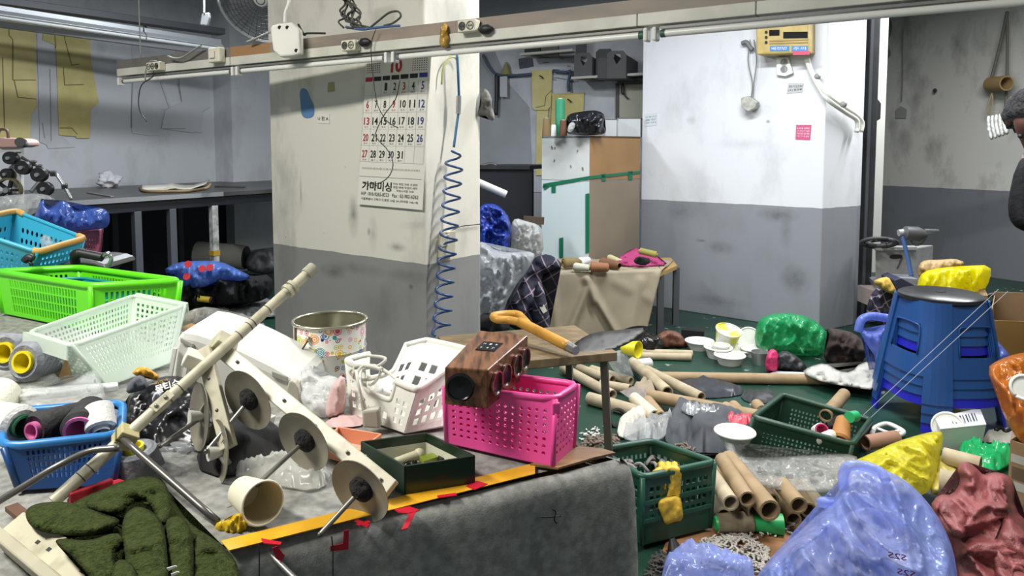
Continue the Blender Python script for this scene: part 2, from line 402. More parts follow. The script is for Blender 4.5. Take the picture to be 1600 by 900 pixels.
def sheet(tl, tr, br, bl, th=0.001, nu=1, nv=1, curl=None):
    fn = page(tl, tr, br, bl, th); fb = page(tl, tr, br, bl, 0); bb = B(); v = []; f = []
    for j in range(nv+1):
        for i in range(nu+1):
            s, t = i/nu, j/nv; e = curl(s, t) if curl else 0
            p = fn(s, t); q = fb(s, t); n = (p-q).normalized(); v += [p+n*e, q+n*e]
    k = nu+1
    for j in range(nv):
        for i in range(nu):
            a, b, c, d = (j*k+i)*2, (j*k+i+1)*2, ((j+1)*k+i+1)*2, ((j+1)*k+i)*2
            f += [(a, b, c, d), (d+1, c+1, b+1, a+1)]
    for i in range(nu): a, b = i*2, i*2+2; f.append((b, a, a+1, b+1)); a, b = (nv*k+i)*2, (nv*k+i+1)*2; f.append((a, b, b+1, a+1))
    for j in range(nv): a, b = j*k*2, (j+1)*k*2; f.append((a, b, b+1, a+1)); a, b = (j*k+nu)*2, ((j+1)*k+nu)*2; f.append((b, a, a+1, b+1))
    return bb.add(v, f)
# ================================================================ the setting
ZP = 0.834
C1, C2, C3 = on(426.2, 380, ZP), on(665.8, 413.8, ZP), on(750.9, 396.25, ZP)
Q1, Q2, Q3 = on(1001.6, 311.2, ZP), on(1285.4, 325.4, ZP), on(1339, 321.9, ZP)
W1, W2 = on(1376.5, 289.5, ZP), on(1579, 298.5, ZP)
def flat(p, z): return Vector((p.x, p.y, z))
def hn(a, b):
    """horizontal normal of a wall line, towards the camera"""
    d = (b-a); n = Vector((-d.y, d.x, 0)).normalized()
    return n if n.dot(CAM-a) > 0 else -n
TE1, TE2 = on(107.5, 314.4, 0.9), on(424.7, 295.6, 0.9)      # front edge of the long cutting table
vd = (flat(TE2, 0)-flat(TE1, 0)).normalized(); nd = Vector((-vd.y, vd.x, 0))
LW0 = flat(TE1, 0)+nd*1.6-vd*3.2; LW1 = flat(TE1, 0)+nd*1.6+vd*3.6
ud = -nd
BW1 = LW1+ud*4.9
m_floor = M('green_floor_paint', '#2c5243', 0.38, 0, None)
nt = m_floor.node_tree; L = nt.links; b = nt.nodes['Principled BSDF']
g = nt.nodes.new('ShaderNodeNewGeometry')
def nz(scale, det, src=g):
    n = nt.nodes.new('ShaderNodeTexNoise'); n.inputs['Scale'].default_value = scale; n.inputs['Detail'].default_value = det; L.new(src.outputs['Position'], n.inputs['Vector']); return n
def ramp(n, a, c0, b_, c1):
    r = nt.nodes.new('ShaderNodeValToRGB'); r.color_ramp.elements[0].position = a; r.color_ramp.elements[1].position = b_; r.color_ramp.elements[0].color = c0; r.color_ramp.elements[1].color = c1; L.new(n.outputs['Fac'], r.inputs[0]); return r
base = ramp(nz(2.2, 8), 0.3, lin('#12271f'), 0.7, lin('#1f4537'))
chip = ramp(nz(11, 6), 0.66, (0, 0, 0, 1), 0.68, (1, 1, 1, 1))
mx = nt.nodes.new('ShaderNodeMix'); mx.data_type = 'RGBA'; mx.inputs[7].default_value = lin('#8f928a'); L.new(chip.outputs[0], mx.inputs[0]); L.new(base.outputs[0], mx.inputs[6]); L.new(mx.outputs[2], b.inputs['Base Color'])
struct('floor', B().prism([(-7, -1.5, -0.1), (8, -1.5, -0.1), (8, 13, -0.1), (-7, 13, -0.1)], (0, 0, 0.1)), m_floor)
struct('ceiling', B().prism([(-7, -1.5, CEIL), (8, -1.5, CEIL), (8, 13, CEIL), (-7, 13, CEIL)], (0, 0, 0.1)), M('ceiling_paint', '#a3a6a8', 0.8))
m_grey = paint('grey_wall_paint', '#c4c7cb', '#7c8086', 0.2, amt=0.35)
struct('wall_left', B().prism([LW0, LW1, LW1+nd*0.15, LW0+nd*0.15], (0, 0, CEIL)), m_grey)
struct('wall_back', B().prism([LW1, BW1, BW1+vd*0.15, LW1+vd*0.15], (0, 0, CEIL)), M('back_wall_paint', '#a6a9ae', 0.6, 0, (2, '#8e9196', 0.3, 0.7)))
m_col = paint('column_paint', '#dcdacf', '#8e8f8f', ZP, amt=0.6)
e = flat(C3, 0)-flat(C2, 0)
struct('wall_column', B().prism([flat(C2, 0), flat(C3, 0), flat(C1, 0)+e, flat(C1, 0)], (0, 0, CEIL)), m_col, bevel=0.006)
m_pil = paint('pillar_paint', '#dcdee2', '#8b8e94', ZP, amt=0.3)
pe = (flat(Q2, 0)-flat(Q1, 0)).normalized(); pb = Vector((-pe.y, pe.x, 0))
struct('wall_pillar', B().prism([flat(Q1, 0), flat(Q2, 0), flat(Q3, 0), flat(Q3, 0)+pb*0.5, flat(Q1, 0)+pb*0.8], (0, 0, CEIL)), m_pil, bevel=0.006)
wd = (flat(W2, 0)-flat(W1, 0)).normalized(); wn = hn(W1, W2)
WA, WB = flat(W1, 0)-wd*0.9, flat(W1, 0)+wd*6
struct('wall_right', B().prism([WA, WB, WB-wn*0.15, WA-wn*0.15], (0, 0, CEIL)), paint('stained_wall_paint', '#c3c2bb', '#72757a', ZP, amt=0.8))
# pilaster in the far left corner
for (a, b_, d, nm) in ((336, 398, 0.28, 'pilaster'), (398, 440, 0.12, 'pilaster')):
    p = hit(a, 240, LW0, nd); q = hit(b_, 240, LW0, nd)
    struct('wall_'+nm, B().prism([flat(p, 0), flat(q, 0), flat(q, 0)-nd*d, flat(p, 0)-nd*d], (0, 0, CEIL)), m_grey)
# steel door post and pale jamb between the pillar and the stained wall
m_dark = M('dark_steel', '#35373a', 0.5, 0.2, (6, '#26282a', 0.3, 0.7))
dp = [at(x, 300, 4.93) for x in (1341, 1366)]
struct('trim_door_post', B().prism([flat(dp[0], 0), flat(dp[1], 0), flat(dp[1], 0)+Vector((0.06, 0.12, 0)), flat(dp[0], 0)+Vector((0.06, 0.12, 0))], (0, 0, CEIL)), m_dark, bevel=0.005)
struct('trim_door_groove', B().bar(flat(at(1354, 300, 4.92), 0.0), flat(at(1354, 300, 4.92), CEIL), 0.02, 0.012, (0, 1, 0)), M('steel_edge', '#5d6063', 0.4, 0.5))
jp = [at(x, 300, 5.6) for x in (1366, 1379)]
struct('trim_jamb', B().prism([flat(jp[0], 0), flat(jp[1], 0), flat(jp[1], 0)+Vector((0.15, 0.3, 0)), flat(jp[0], 0)+Vector((0.1, 0.3, 0))], (0, 0, CEIL)), M('jamb_paint', '#c4c4be', 0.5), bevel=0.004)

# ================================================================ things on the walls
nC = hn(C1, C2); nS = hn(C2, C3); nP = hn(Q1, Q2)
def onC(x, y, o=0.0): return hit(x, y, C2+nC*o, nC)
def onS(x, y, o=0.0): return hit(x, y, C2+nS*o, nS)
def onP(x, y, o=0.0): return hit(x, y, Q2+nP*o, nP)
nQ = hn(Q2, Q3)
def onPS(x, y, o=0.0): return hit(x, y, Q2+nQ*o, nQ)
def onL(x, y, o=0.0): return hit(x, y, LW0-nd*o, nd)
def onB(x, y, o=0.0): return hit(x, y, LW1-vd*o, vd)
def onW(x, y, o=0.0): return hit(x, y, W1+wn*o, wn)
spots(m_col, [(onC(552, 338), 0.035, 0.09, 0.9), (onC(583, 365), 0.03, 0.08, 0.5), (onC(520, 424), 0.09, 0.035, 0.9), (onC(560, 420), 0.2, 0.03, 0.5), (onC(620, 386), 0.06, 0.02, 0.8), (onC(640, 432), 0.12, 0.03, 0.6), (onC(576, 361), 0.012, 0.02, 1.0), (onC(590, 480), 0.15, 0.1, 0.3), (onC(642, 448), 0.015, 0.012, 1.2), (onC(470, 300), 0.01, 0.1, 0.7)])
spots(m_pil, [(onP(1215, 336), 0.16, 0.06, 0.8), (onP(1228, 360), 0.05, 0.16, 0.5), (onP(1125, 387), 0.14, 0.06, 0.7), (onP(1243, 437), 0.12, 0.12, 0.8), (onP(1065, 330), 0.14, 0.1, 0.6), (onP(1120, 470), 0.3, 0.05, 0.5), (onP(1095, 376), 0.05, 0.015, 1.2), (onP(1200, 190), 0.02, 0.015, 1.2), (onP(1080, 188), 0.05, 0.04, 0.5), (onP(1160, 225), 0.25, 0.05, 0.25)])
m_paper = M('calendar_paper', '#e2e0d6', 0.6); m_ink = M('black_ink', '#1b1b1d', 0.5); m_red = M('red_ink', '#b02a34', 0.5); m_blue = M('blue_ink', '#2c3a86', 0.5)
m_lgrey = M('grey_ink', '#9a9a96', 0.6)
# calendar
q = [onC(573, 86, 0.006), onC(675, 78, 0.006), onC(660, 328, 0.012), onC(559, 319, 0.012)]
t = thing('wall_calendar', 'large month calendar sheet with big numerals hung on the column', 'calendar', q[3])
obj('page', sheet(*q, th=0.002, nu=1, nv=6), m_paper, t)
fn = page(*q, off=0.0035)
K, RD, BL, GR = B(), B(), B(), B()
letter(RD, '10', fn, 0.5, 0.085, 0.17, 0.085, 0.04)
for i, c in enumerate((RD, K, K, K, K, K, BL)):
    s = 0.075+0.139*i; y = 0.163-0.002*i
    c.add([fn(s-0.058, y-0.014), fn(s+0.058, y-0.014), fn(s+0.058, y+0.014), fn(s-0.058, y+0.014)], [(0, 1, 2, 3)])
rows = {0.215: [0, 0, 1, 2, 3, 4, 5], 0.328: range(6, 13), 0.437: range(13, 20), 0.546: range(20, 27), 0.655: [27, 28, 29, 30, 31, 0, 0]}
for ty, ds in rows.items():
    for i, n in enumerate(ds):
        s = 0.075+0.139*i
        if n:
            c = RD if (i == 0 or n in (3, 9)) else BL if i == 6 else K
            letter(c, str(n), fn, s, ty, 0.04 if n < 10 else 0.086, 0.05, 0.012)
            letter(c if c is not BL else K, '음.%d' % (n % 28+1), fn, s, ty+0.038, 0.06, 0.011)
    GR.add([fn(0.0, ty+0.052), fn(0.98, ty+0.052), fn(0.98, ty+0.0532), fn(0.0, ty+0.0532)], [(0, 1, 2, 3)])
for i in range(8):
    s = 0.006+0.139*i; GR.add([fn(s, 0.18), fn(s+0.0025, 0.18), fn(s+0.0025, 0.71), fn(s, 0.71)], [(0, 1, 2, 3)])
for bx0 in (0.03, 0.74):
    for r in range(6):
        for c in range(7):
            s = bx0+c*0.033; y = 0.045+r*0.014; (RD if c == 0 else K if c < 6 else BL).add([fn(s, y), fn(s+0.015, y), fn(s+0.015, y+0.006), fn(s, y+0.006)], [(0, 1, 2, 3)])
for i in range(40): s = 0.05+i*0.0225; GR.add([fn(s, 0.745), fn(s+0.006, 0.745), fn(s+0.006, 0.758), fn(s, 0.758)], [(0, 1, 2, 3)])
GR.add([fn(0.01, 0.805), fn(0.97, 0.805), fn(0.97, 0.808), fn(0.01, 0.808)], [(0, 1, 2, 3)])
letter(K, '가마미싱', fn, 0.30, 0.868, 0.47, 0.062, 0.02)
for k, tx in enumerate(('미싱 병합 전문 프로판', '병합 매매 작업의 제작', '작업소리를 전화')): letter(K, tx, fn, 0.74, 0.845+k*0.022, 0.36 if k < 2 else 0.26, 0.015)
letter(K, 'H.P : 010-9265-8523   Fax : 02-902-6262', fn, 0.5, 0.922, 0.88, 0.024)
letter(K, '서울특별시 강북구 도봉로 14길 24 (미아동 166-18)', fn, 0.5, 0.958, 0.88, 0.02)
obj('black_print', K, m_ink, t); obj('red_print', RD, m_red, t); obj('blue_print', BL, m_blue, t); obj('ruled_lines', GR, m_lgrey, t)
for o_ in t.children: o_["kind"] = "stuff" if o_.name.startswith(("black_p", "red_p", "blue_p", "ruled")) else "thing"
# plain blue sticker and a little printed label on the column
o = obj('wall_sticker', B().prism([onC(x, y, 0.001) for x, y in chaikin([(468, 138), (479, 138), (484, 152), (492, 168), (490, 184), (472, 185), (470, 165)], 2)], nC*0.001), M('blue_sticker', '#5b86b4', 0.5))
tag(o, 'blue cut-out sticker on the column left of the calendar', 'sticker')
def paperlabel(name, label, quad, pl, lines, mat=m_paper, inkm=m_ink, cat='label', lo=0.15, hi=0.85):
    tt = thing(name, label, cat, quad[3]); obj('backing', sheet(*quad, th=0.0015), mat, tt)
    f_ = page(*quad, off=0.0022); kb = B()
    for i, tx in enumerate(lines):
        letter(kb, tx, f_, 0.5, lo+(hi-lo)*(i+0.5)/len(lines), 0.86, (hi-lo)/len(lines)*0.62, 0.01)
    obj('print', kb, inkm, tt); return tt
paperlabel('wall_label', 'small white printed label beside the blue sticker', [onC(496, 178, 0.001), onC(515, 178, 0.001), onC(515, 193, 0.001), onC(496, 192, 0.001)], 0, ['U 흰 A'])
tag(obj('tape_scrap', B().prism([onC(x, y, 0.001) for x, y in ((513, 129), (522, 128), (523, 143), (512, 144))], nC*0.001), M('old_tape', '#a8a56e', 0.6)), 'yellowed scrap of tape high on the column', 'tape')
# switch plate on the column side and the coiled air cord
t = thing('switch_plate', 'beige wall switch plate on the side of the column', 'switch', onS(694, 402, 0))
obj('plate', B().prism([onS(x, y, 0) for x, y in ((685, 363), (706, 359), (704, 400), (683, 403))], nS*0.02), M('old_plastic', '#b5b1a0', 0.5), t, bevel=0.003)
obj('rocker', B().prism([onS(x, y, 0.02) for x, y in ((689, 368), (701, 366), (699, 384), (687, 386))], nS*0.005), M('old_plastic2', '#c4c0ae', 0.45), t, bevel=0.002)
t = thing('coiled_cord', 'navy blue coiled air hose hanging down the column side', 'hose', onS(690, 520, 0.05))
m_navy = M('navy_hose', '#1f3f6e', 0.35)
pts = [onS(x, y, 0.05) for x, y in ((714, 84), (716, 120), (717, 165), (713, 200), (709, 230))]
obj('straight_hose', B().tube(pts, 0.0045, 8), M('teal_hose', '#235f86', 0.35), t, smooth=True)
obj('coupling', B().cyl(onS(717, 150, 0.05), onS(716, 178, 0.05), 0.009), M('steel', '#b8bab8', 0.3, 0.8), t, smooth=2)
hp = []; turns = 13
p0 = onS(711, 236, 0.05); p1 = onS(689, 522, 0.05); sd = nS.cross(Vector((0, 0, 1))).normalized()
for i in range(turns*16+1):
    a = 2*math.pi*i/16; k = i/(turns*16); r = 0.030 if i > 8 else 0.02
    hp.append(p0.lerp(p1, k)+sd*math.cos(a)*r+nS*math.sin(a)*r)
obj('coil', B().tube(hp, 0.0042, 7, sub=0), m_navy, t, smooth=True)
tag(obj('earth_wire', B().tube([onS(x, y, 0.02) for x, y in ((690, 132), (692, 108), (700, 92), (711, 90), (716, 100))], 0.003), M('yellow_green_wire', '#a3a955', 0.5), smooth=True), 'yellow-green earth wire looped at the top of the column side', 'wire')
tag(obj('wall_string', B().tube([onS(x, y, 0.012) for x, y in ((700, 363), (720, 354), (735, 352), (751, 350))], 0.002), m_ink, smooth=True), 'thin dark string stretched across the column side', 'string')
tag(obj('work_glove', inflate([(752, 140), (760, 138), (768, 150), (769, 165), (774, 185), (768, 190), (756, 178), (748, 184), (746, 174), (752, 165)], 2.62, 0.02, 0.01, 30, 3, 3), M('grey_glove', '#82817c', 0.9, 0, (20, '#4a4a48', 0.4, 0.6)), smooth=True), 'grey work glove hung on the edge of the column', 'glove')
# pillar: meter box, socket, connector, cable, stickers
t = thing('meter_box', 'yellowed electric meter box high on the white pillar', 'meter', onP(1232, 88, 0))
m_yel = M('yellowed_plastic', '#c3ab6a', 0.45, 0, (12, '#a8914f', 0.3, 0.7))
bq = [(1191, 22), (1274, 18), (1274, 86), (1193, 89)]
obj('case', B().prism([onP(x, y, 0) for x, y in bq], nP*0.14), m_yel, t, bevel=0.012)
def pq(x0, y0, x1, y1, o): return [onP(x0, y0, o), onP(x1, y0-0.5, o), onP(x1, y1-0.5, o), onP(x0, y1, o)]
for (x0, y0, x1, y1) in ((1202, 47, 1218, 56), (1224, 50, 1262, 60)): obj('display_window', sheet(*pq(x0, y0, x1, y1, 0.141), th=0.003), M('black_glass', '#15161a', 0.15), t)
for k in range(3): obj('knob', B().cyl(onP(1197, 50+k*8, 0.14), onP(1197, 50+k*8, 0.15), 0.009), m_ink, t, smooth=2)
for k in range(2): obj('moulding', B().bar(onP(1202, 64+k*4, 0.142), onP(1262, 62+k*4, 0.142), 0.008, 0.004, nP), M('yellowed_plastic_dark', '#97824a', 0.5), t)
ml = M('blue_label', '#3b7fc0', 0.5)
for (x0, x1, tx) in ((1203, 1233, '배전반'), (1237, 1262, '주의')):
    qd = pq(x0, 72, x1, 80, 0.141); l = obj('blue_label', sheet(*qd, th=0.002), ml, t); bb = B(); letter(bb, tx, page(*qd, off=0.003), 0.5, 0.5, 0.8, 0.6); obj('lettering', bb, m_paper, l)
obj('red_label', sheet(*pq(1239, 80, 1265, 86, 0.141), th=0.002), M('pinkish_red', '#c64a63', 0.5), t)
t = thing('wall_socket', 'white double wall socket under the meter box', 'socket', onP(1226, 120, 0))
obj('plate', B().prism([onP(x, y, 0) for x, y in ((1215, 90), (1234, 90), (1241, 115), (1229, 120), (1215, 118))], nP*0.03), M('white_plastic', '#dededa', 0.4), t, bevel=0.005)
for y in (97, 108): obj('outlet', B().lathe(onP(1225, y, 0.03), nP, [(0.024, 0), (0.024, 0.004), (0.018, 0.004), (0.016, -0.012), (0, -0.012)], 16), M('socket_grey', '#8d8f8e', 0.5), t, smooth=2)
t = thing('hanging_connector', 'grey plug connector dangling on two wires on the white pillar', 'connector', onP(1176, 175, 0.02))
for dx, k in ((0, -3), (6, 4)): obj('wire', B().tube([onP(1172+dx, 62, 0.03), onP(1172+dx+k, 95, 0.03), onP(1174+dx-k/2, 130, 0.03), onP(1173+dx*0.5, 158, 0.03)], 0.004), M('grey_wire', '#7b7c7a', 0.6), t, smooth=True)
obj('clamp', B().tube([onP(x, y, 0.03) for x, y in ((1159, 68), (1166, 66), (1172, 74), (1176, 78))], 0.016), M('grey_clamp', '#6f7170', 0.5), t, smooth=True)
obj('plug_body', B().prism([onP(x, y, 0.02) for x, y in ((1162, 154), (1173, 150), (1188, 160), (1184, 170), (1173, 175), (1163, 168))], nP*0.06), M('connector_grey', '#c0c0b4', 0.5, 0, (30, '#8f8f86', 0.3, 0.7)), t, bevel=0.006)
t = thing('power_cable', 'thick white cables curving down from the meter box across the pillar corner', 'cable', onP(1262, 92, 0.03))
m_wc = M('white_cable', '#d9d9d0', 0.4)
for k in (0, 7):
    pp = [onP(1262-k*0.3, 92, 0.05), onP(1268, 112+k*0.4, 0.05), onP(1281, 132+k, 0.05)] + [onPS(x, y, 0.05) for x, y in ((1295, 150+k), (1320, 168+k), (1338, 180+k), (1347-k, 192+k), (1345-k, 206))]
    obj('cable_strand', B().tube(pp, 0.016, 8), m_wc, t, smooth=True)
for x, y in ((1277, 120), (1318, 163)): obj('cable_clip', B().sphere(onP(x, y, 0.05), 0.022), M('clip_grey', '#8f908d', 0.5), t, smooth=True)
paperlabel('wall_label', 'tiny grey printed label below the pillar socket', [onP(1232, 130, 0.001), onP(1256, 130, 0.001), onP(1254, 144, 0.001), onP(1229, 147, 0.001)], 0, ['전기안전', '(ㅎ) 점검필'], M('label_grey', '#b9b9ba', 0.6))
paperlabel('wall_sticker', 'small pink sticker with rows of print on the white pillar', [onP(1244, 195, 0.001), onP(1268, 195, 0.001), onP(1266, 219, 0.001), onP(1243, 218, 0.001)], 0, ['배출', '스티커용', '재활용품', '수거표'], M('pink_sticker', '#c8577f', 0.55), M('pale_pink_ink', '#eec6d2', 0.6), 'sticker')
paperlabel('wall_sticker', 'faded sticker with teal print at the left edge of the white pillar', [onP(1007, 178, 0.001), onP(1027, 176, 0.001), onP(1026, 196, 0.001), onP(1007, 198, 0.001)], 0, ['24시', '출장', '수리'], M('faded_sticker', '#d3d6d8', 0.6), M('teal_ink', '#79a5ad', 0.6), 'sticker')
# left wall: paper patterns
m_py = [M('yellow_card%d' % i, c, 0.75, 0, (8, c2, 0.3, 0.7)) for i, (c, c2) in enumerate((('#d6ca90', '#c9bd80'), ('#d0c486', '#bfb375')))]
m_pw = M('white_card', '#c4c6ca', 0.75, 0, (6, '#b3b6ba', 0.3, 0.7)); m_ln = M('pencil_line', '#6f6a45', 0.8); m_lw = M('pencil_grey', '#8a8c90', 0.8)
m_pin = M('nail_black', '#1c1c1e', 0.4)
def pattern(label, out, o, mat, lm, lines, nail, fnp=onL, grp=None, nm='paper_pattern'):
    tt = thing(nm, label, 'pattern', fnp(out[0][0], out[0][1], o), grp)
    nn = (CAM-fnp(800, 200)).normalized(); nrm = {onL: -nd, onB: -vd}[fnp]
    obj('card', B().prism([fnp(x, y, o) for x, y in out], nrm*0.004), mat, tt)
    for l in lines:
        bb = B()
        for a, b_ in zip(l[:-1], l[1:]): bb.bar(fnp(a[0], a[1], o+0.0055), fnp(b_[0], b_[1], o+0.0055), 0.006, 0.002, nrm)
        obj('cut_line', bb, lm, tt)
    if nail: obj('nail', B().tube([fnp(nail[0]-3, nail[1]-2, o+0.004), fnp(nail[0], nail[1], o+0.03), fnp(nail[0]+3, nail[1]+3, o+0.02)], 0.006, 6), m_pin, tt, smooth=True)
    return tt
pattern('yellow card garment pattern at the far left of the wall', [(-12, 33), (55, 33), (57, 165), (48, 180), (47, 219), (5, 219), (-12, 214)], 0.01, m_py[0], m_ln,
        [[(14, 38), (14, 55), (20, 62), (20, 125), (56, 125)], [(22, 125), (28, 152), (57, 155)], [(4, 90), (7, 200)]], (43, 42))
pattern('yellow card trouser pattern tapering above the white paper ball', [(68, 45), (74, 34), (138, 31), (142, 95), (154, 160), (141, 172), (140, 216), (120, 216), (118, 213), (92, 211), (88, 95), (86, 70), (66, 62)], 0.012, m_py[1], m_ln,
        [[(97, 45), (112, 102), (124, 100)], [(99, 105), (101, 133), (131, 132)], [(85, 40), (87, 75)], [(93, 200), (112, 200), (121, 210)]], (110, 41))
pattern('white card pattern half hidden behind the tapering yellow pattern', [(57, 35), (90, 36), (94, 210), (116, 230), (75, 232), (72, 226), (62, 222), (60, 150)], 0.004, m_pw, m_lw, [[(78, 108), (80, 220)], [(66, 192), (70, 216)]], (82, 45))
pattern('white card pattern left of the pair hanging past the light rail', [(206, 40), (252, 40), (254, 130), (268, 168), (252, 172), (248, 211), (232, 212), (206, 208)], 0.005, m_pw, m_lw, [[(207, 125), (205, 200)], [(250, 128), (264, 168)]], (227, 41))
pattern('white card pattern right of the pair hanging past the light rail', [(270, 42), (330, 42), (326, 130), (328, 167), (316, 174), (315, 207), (298, 207), (252, 201), (258, 172), (284, 160)], 0.009, M('white_card_b', '#bdc0c4', 0.75), m_lw, [[(255, 201), (290, 201)], [(278, 130), (284, 158)]], None)
# back wall: papers, yellow patterns, shelves
t = thing('wall_drawing', 'big white sheet of pencil sketches on the back wall', 'poster', onB(840, 300, 0.004))
obj('paper', B().prism([onB(x, y, 0.004) for x, y in ((757, 40), (795, 131), (828, 168), (833, 300), (1010, 300), (1010, 40))], -vd*0.003), M('sketch_paper', '#c9ccd2', 0.7, 0, (5, '#aeb2b9', 0.3, 0.7)), t)
bb = B(); rs = random.Random(3)
for i in range(26):
    x = rs.uniform(790, 905); y = rs.uniform(80, 128); a = rs.uniform(-0.4, 0.4); l = rs.uniform(4, 13)
    bb.bar(onB(x, y, 0.009), onB(x+l, y+a*l, 0.009), 0.008, 0.002, -vd)
obj('sketch_lines', bb, M('sketch_grey', '#70747b', 0.8), t)['kind'] = 'stuff'
bb = B(); bb.prism([onB(x, y, 0.008) for x, y in ((810, 92), (832, 88), (834, 104), (812, 108))], -vd*0.002); obj('dark_swatch', bb, M('swatch', '#5b5e64', 0.8), t)
pattern('small yellow card pattern hooked beside the blue cord on the back wall', [(831, 110), (863, 108), (861, 165), (856, 172), (836, 172), (832, 168)], 0.03, m_py[0], m_ln, [[(862, 141), (853, 150), (851, 165), (837, 168)]], (846, 120), onB)
pattern('square yellow card pattern behind the green thread tube', [(860, 146), (913, 145), (910, 205), (858, 205)], 0.02, m_py[1], m_ln, [[(862, 150), (860, 200)]], (890, 157), onB)
pattern('long narrow yellow card strip left of the white cabinet', [(839, 172), (857, 172), (848, 274), (837, 274)], 0.016, m_py[0], m_ln, [], None, onB)
t = thing('sagging_cord', 'dark blue cord sagging along the sketch paper on the back wall', 'cord', onB(780, 118, 0.04))
obj('cord', B().tube([onB(x, y, 0.05) for x, y in ((755, 86), (764, 104), (776, 116), (800, 118), (830, 116))], 0.014), M('dusty_blue_cord', '#49566c', 0.6), t, smooth=True)
obj('cord_end', B().tube([onB(x, y, 0.05) for x, y in ((864, 111), (884, 113), (891, 112), (888, 130), (889, 143))], 0.014), M('dusty_blue_cord', '#49566c'), t, smooth=True)
tag(obj('hanging_strap', B().tube([onB(x, y, 0.05) for x, y in ((776, 116), (776, 150), (775, 180))], 0.02), m_dark, smooth=True), 'dark strap hanging down the grey back wall', 'strap')
tag(obj('brush', B().lathe(onB(791, 97, 0.05), (0, 0, -1), [(0.01, 0), (0.03, 0.05), (0.05, 0.12), (0.03, 0.13)], 10), M('brush_olive', '#8d8757', 0.7), smooth=2), 'small olive brush hung from the cord on the back wall', 'brush')
tag(obj('hang_tag', B().prism([onB(x, y, 0.05) for x, y in ((782, 120), (793, 119), (793, 152), (782, 151))], -vd*0.01), M('tag_white', '#b9bcc2', 0.7)), 'white card tag below the olive brush', 'tag')
m_shelf = M('shelf_white', '#b9b6ae', 0.6); m_fb = M('file_box_grey', '#4e4e4f', 0.55)
def shelfb(label, x0, x1, y, d=0.3):
    a, c = onB(x0, y, 0.0), onB(x1, y, 0.0); c.z = a.z
    return tag(obj('wall_shelf', B().prism([a-vd*d, c-vd*d, c, a], (0, 0, 0.02)), m_shelf), label, 'shelf')
shelfb('long wall shelf carrying the grey magazine files', 916, 1040, 128)
shelfb('upper white wall shelf above the magazine files', 838, 918, 92)
def filebox(label, x0, y0, x1, y1, o, hole, mat):
    a = onB(x0, y1, o); c = onB(x1, y1, o); wdt = (c-a).length; hgt = onB(x0, y0, o).z-a.z; dx = (c-a).normalized()
    tt = thing('magazine_file', label, 'file box', a, 'grey magazine files')
    f_ = lambda s, z, k=0: a+dx*wdt*s+Vector((0, 0, hgt*z))-vd*k
    fr_ = B()
    out = [(0, 0), (1, 0), (1, 0.85), (0.85, 1), (0.2, 1), (0, 0.9)]
    hl = [(0.35, 0.72), (0.5, 0.5), (0.75, 0.72), (0.7, 0.88), (0.4, 0.88)] if hole else None
    if hole:
        # front with a real grip opening: ring of quads
        cx, cy = 0.53, 0.74; ang = sorted(out, key=lambda p: math.atan2(p[1]-cy, p[0]-cx)); hi = sorted(hl, key=lambda p: math.atan2(p[1]-cy, p[0]-cx))
        def edge(poly, th):
            best = 0
            for i in range(len(poly)):
                (x1_, y1_), (x2_, y2_) = poly[i], poly[(i+1) % len(poly)]
                dx_, dy_ = math.cos(th), math.sin(th); ex, ey = x2_-x1_, y2_-y1_; den = dx_*ey-dy_*ex
                if abs(den) < 1e-9: continue
                t_ = ((x1_-cx)*ey-(y1_-cy)*ex)/den; s_ = ((x1_-cx)*dy_-(y1_-cy)*dx_)/den
                if t_ > 0 and -1e-6 <= s_ <= 1+1e-6: best = max(best, t_)
            return (cx+math.cos(th)*best, cy+math.sin(th)*best)
        ths = sorted([math.atan2(y-cy, x-cx) for x, y in out]+[math.atan2(y-cy, x-cx) for x, y in hl]); n = len(ths)
        v = [f_(*edge(out, t_), 0.25) for t_ in ths]+[f_(*edge(hl, t_), 0.25) for t_ in ths]
        fr_.add(v, [(i, (i+1) % n, (i+1) % n+n, i+n) for i in range(n)])
    else: fr_.add([f_(x, y, 0.25) for x, y in out], [tuple(range(6))])
    obj('front', fr_, mat, tt, solid=0.006)
    obj('sides', B().add([f_(0, 0, 0.25), f_(0, 0.9, 0.25), f_(0, 0.7, 0), f_(0, 0, 0), f_(1, 0, 0.25), f_(1, 0.85, 0.25), f_(1, 0.7, 0), f_(1, 0, 0)], [(0, 1, 2, 3), (4, 5, 6, 7), (0, 3, 7, 4), (3, 2, 6, 7)]), mat, tt, solid=0.006)
filebox('grey magazine file with a pointed grip hole, leftmost on the shelf', 917, 88, 944, 127, 0.02, True, m_fb)
filebox('near-black magazine file standing tallest behind the others', 950, 82, 976, 126, 0.02, False, M('file_box_black', '#232325', 0.5))
filebox('dark magazine file squeezed in the middle of the shelf', 953, 95, 968, 126, 0.06, False, M('file_box_mid', '#3a3a3b', 0.5))
filebox('grey magazine file with an oval grip hole at the shelf right', 967, 85, 996, 126, 0.07, True, m_fb)
tag(obj('small_tools', B().tube([onB(x, y, 0.2) for x, y in ((988, 120), (1000, 118), (1008, 117))], 0.012).tube([onB(x, y, 0.22) for x, y in ((990, 123), (1008, 120))], 0.01), m_dark, smooth=True), 'thin dark tool lying beside the right-hand magazine file', 'tool')
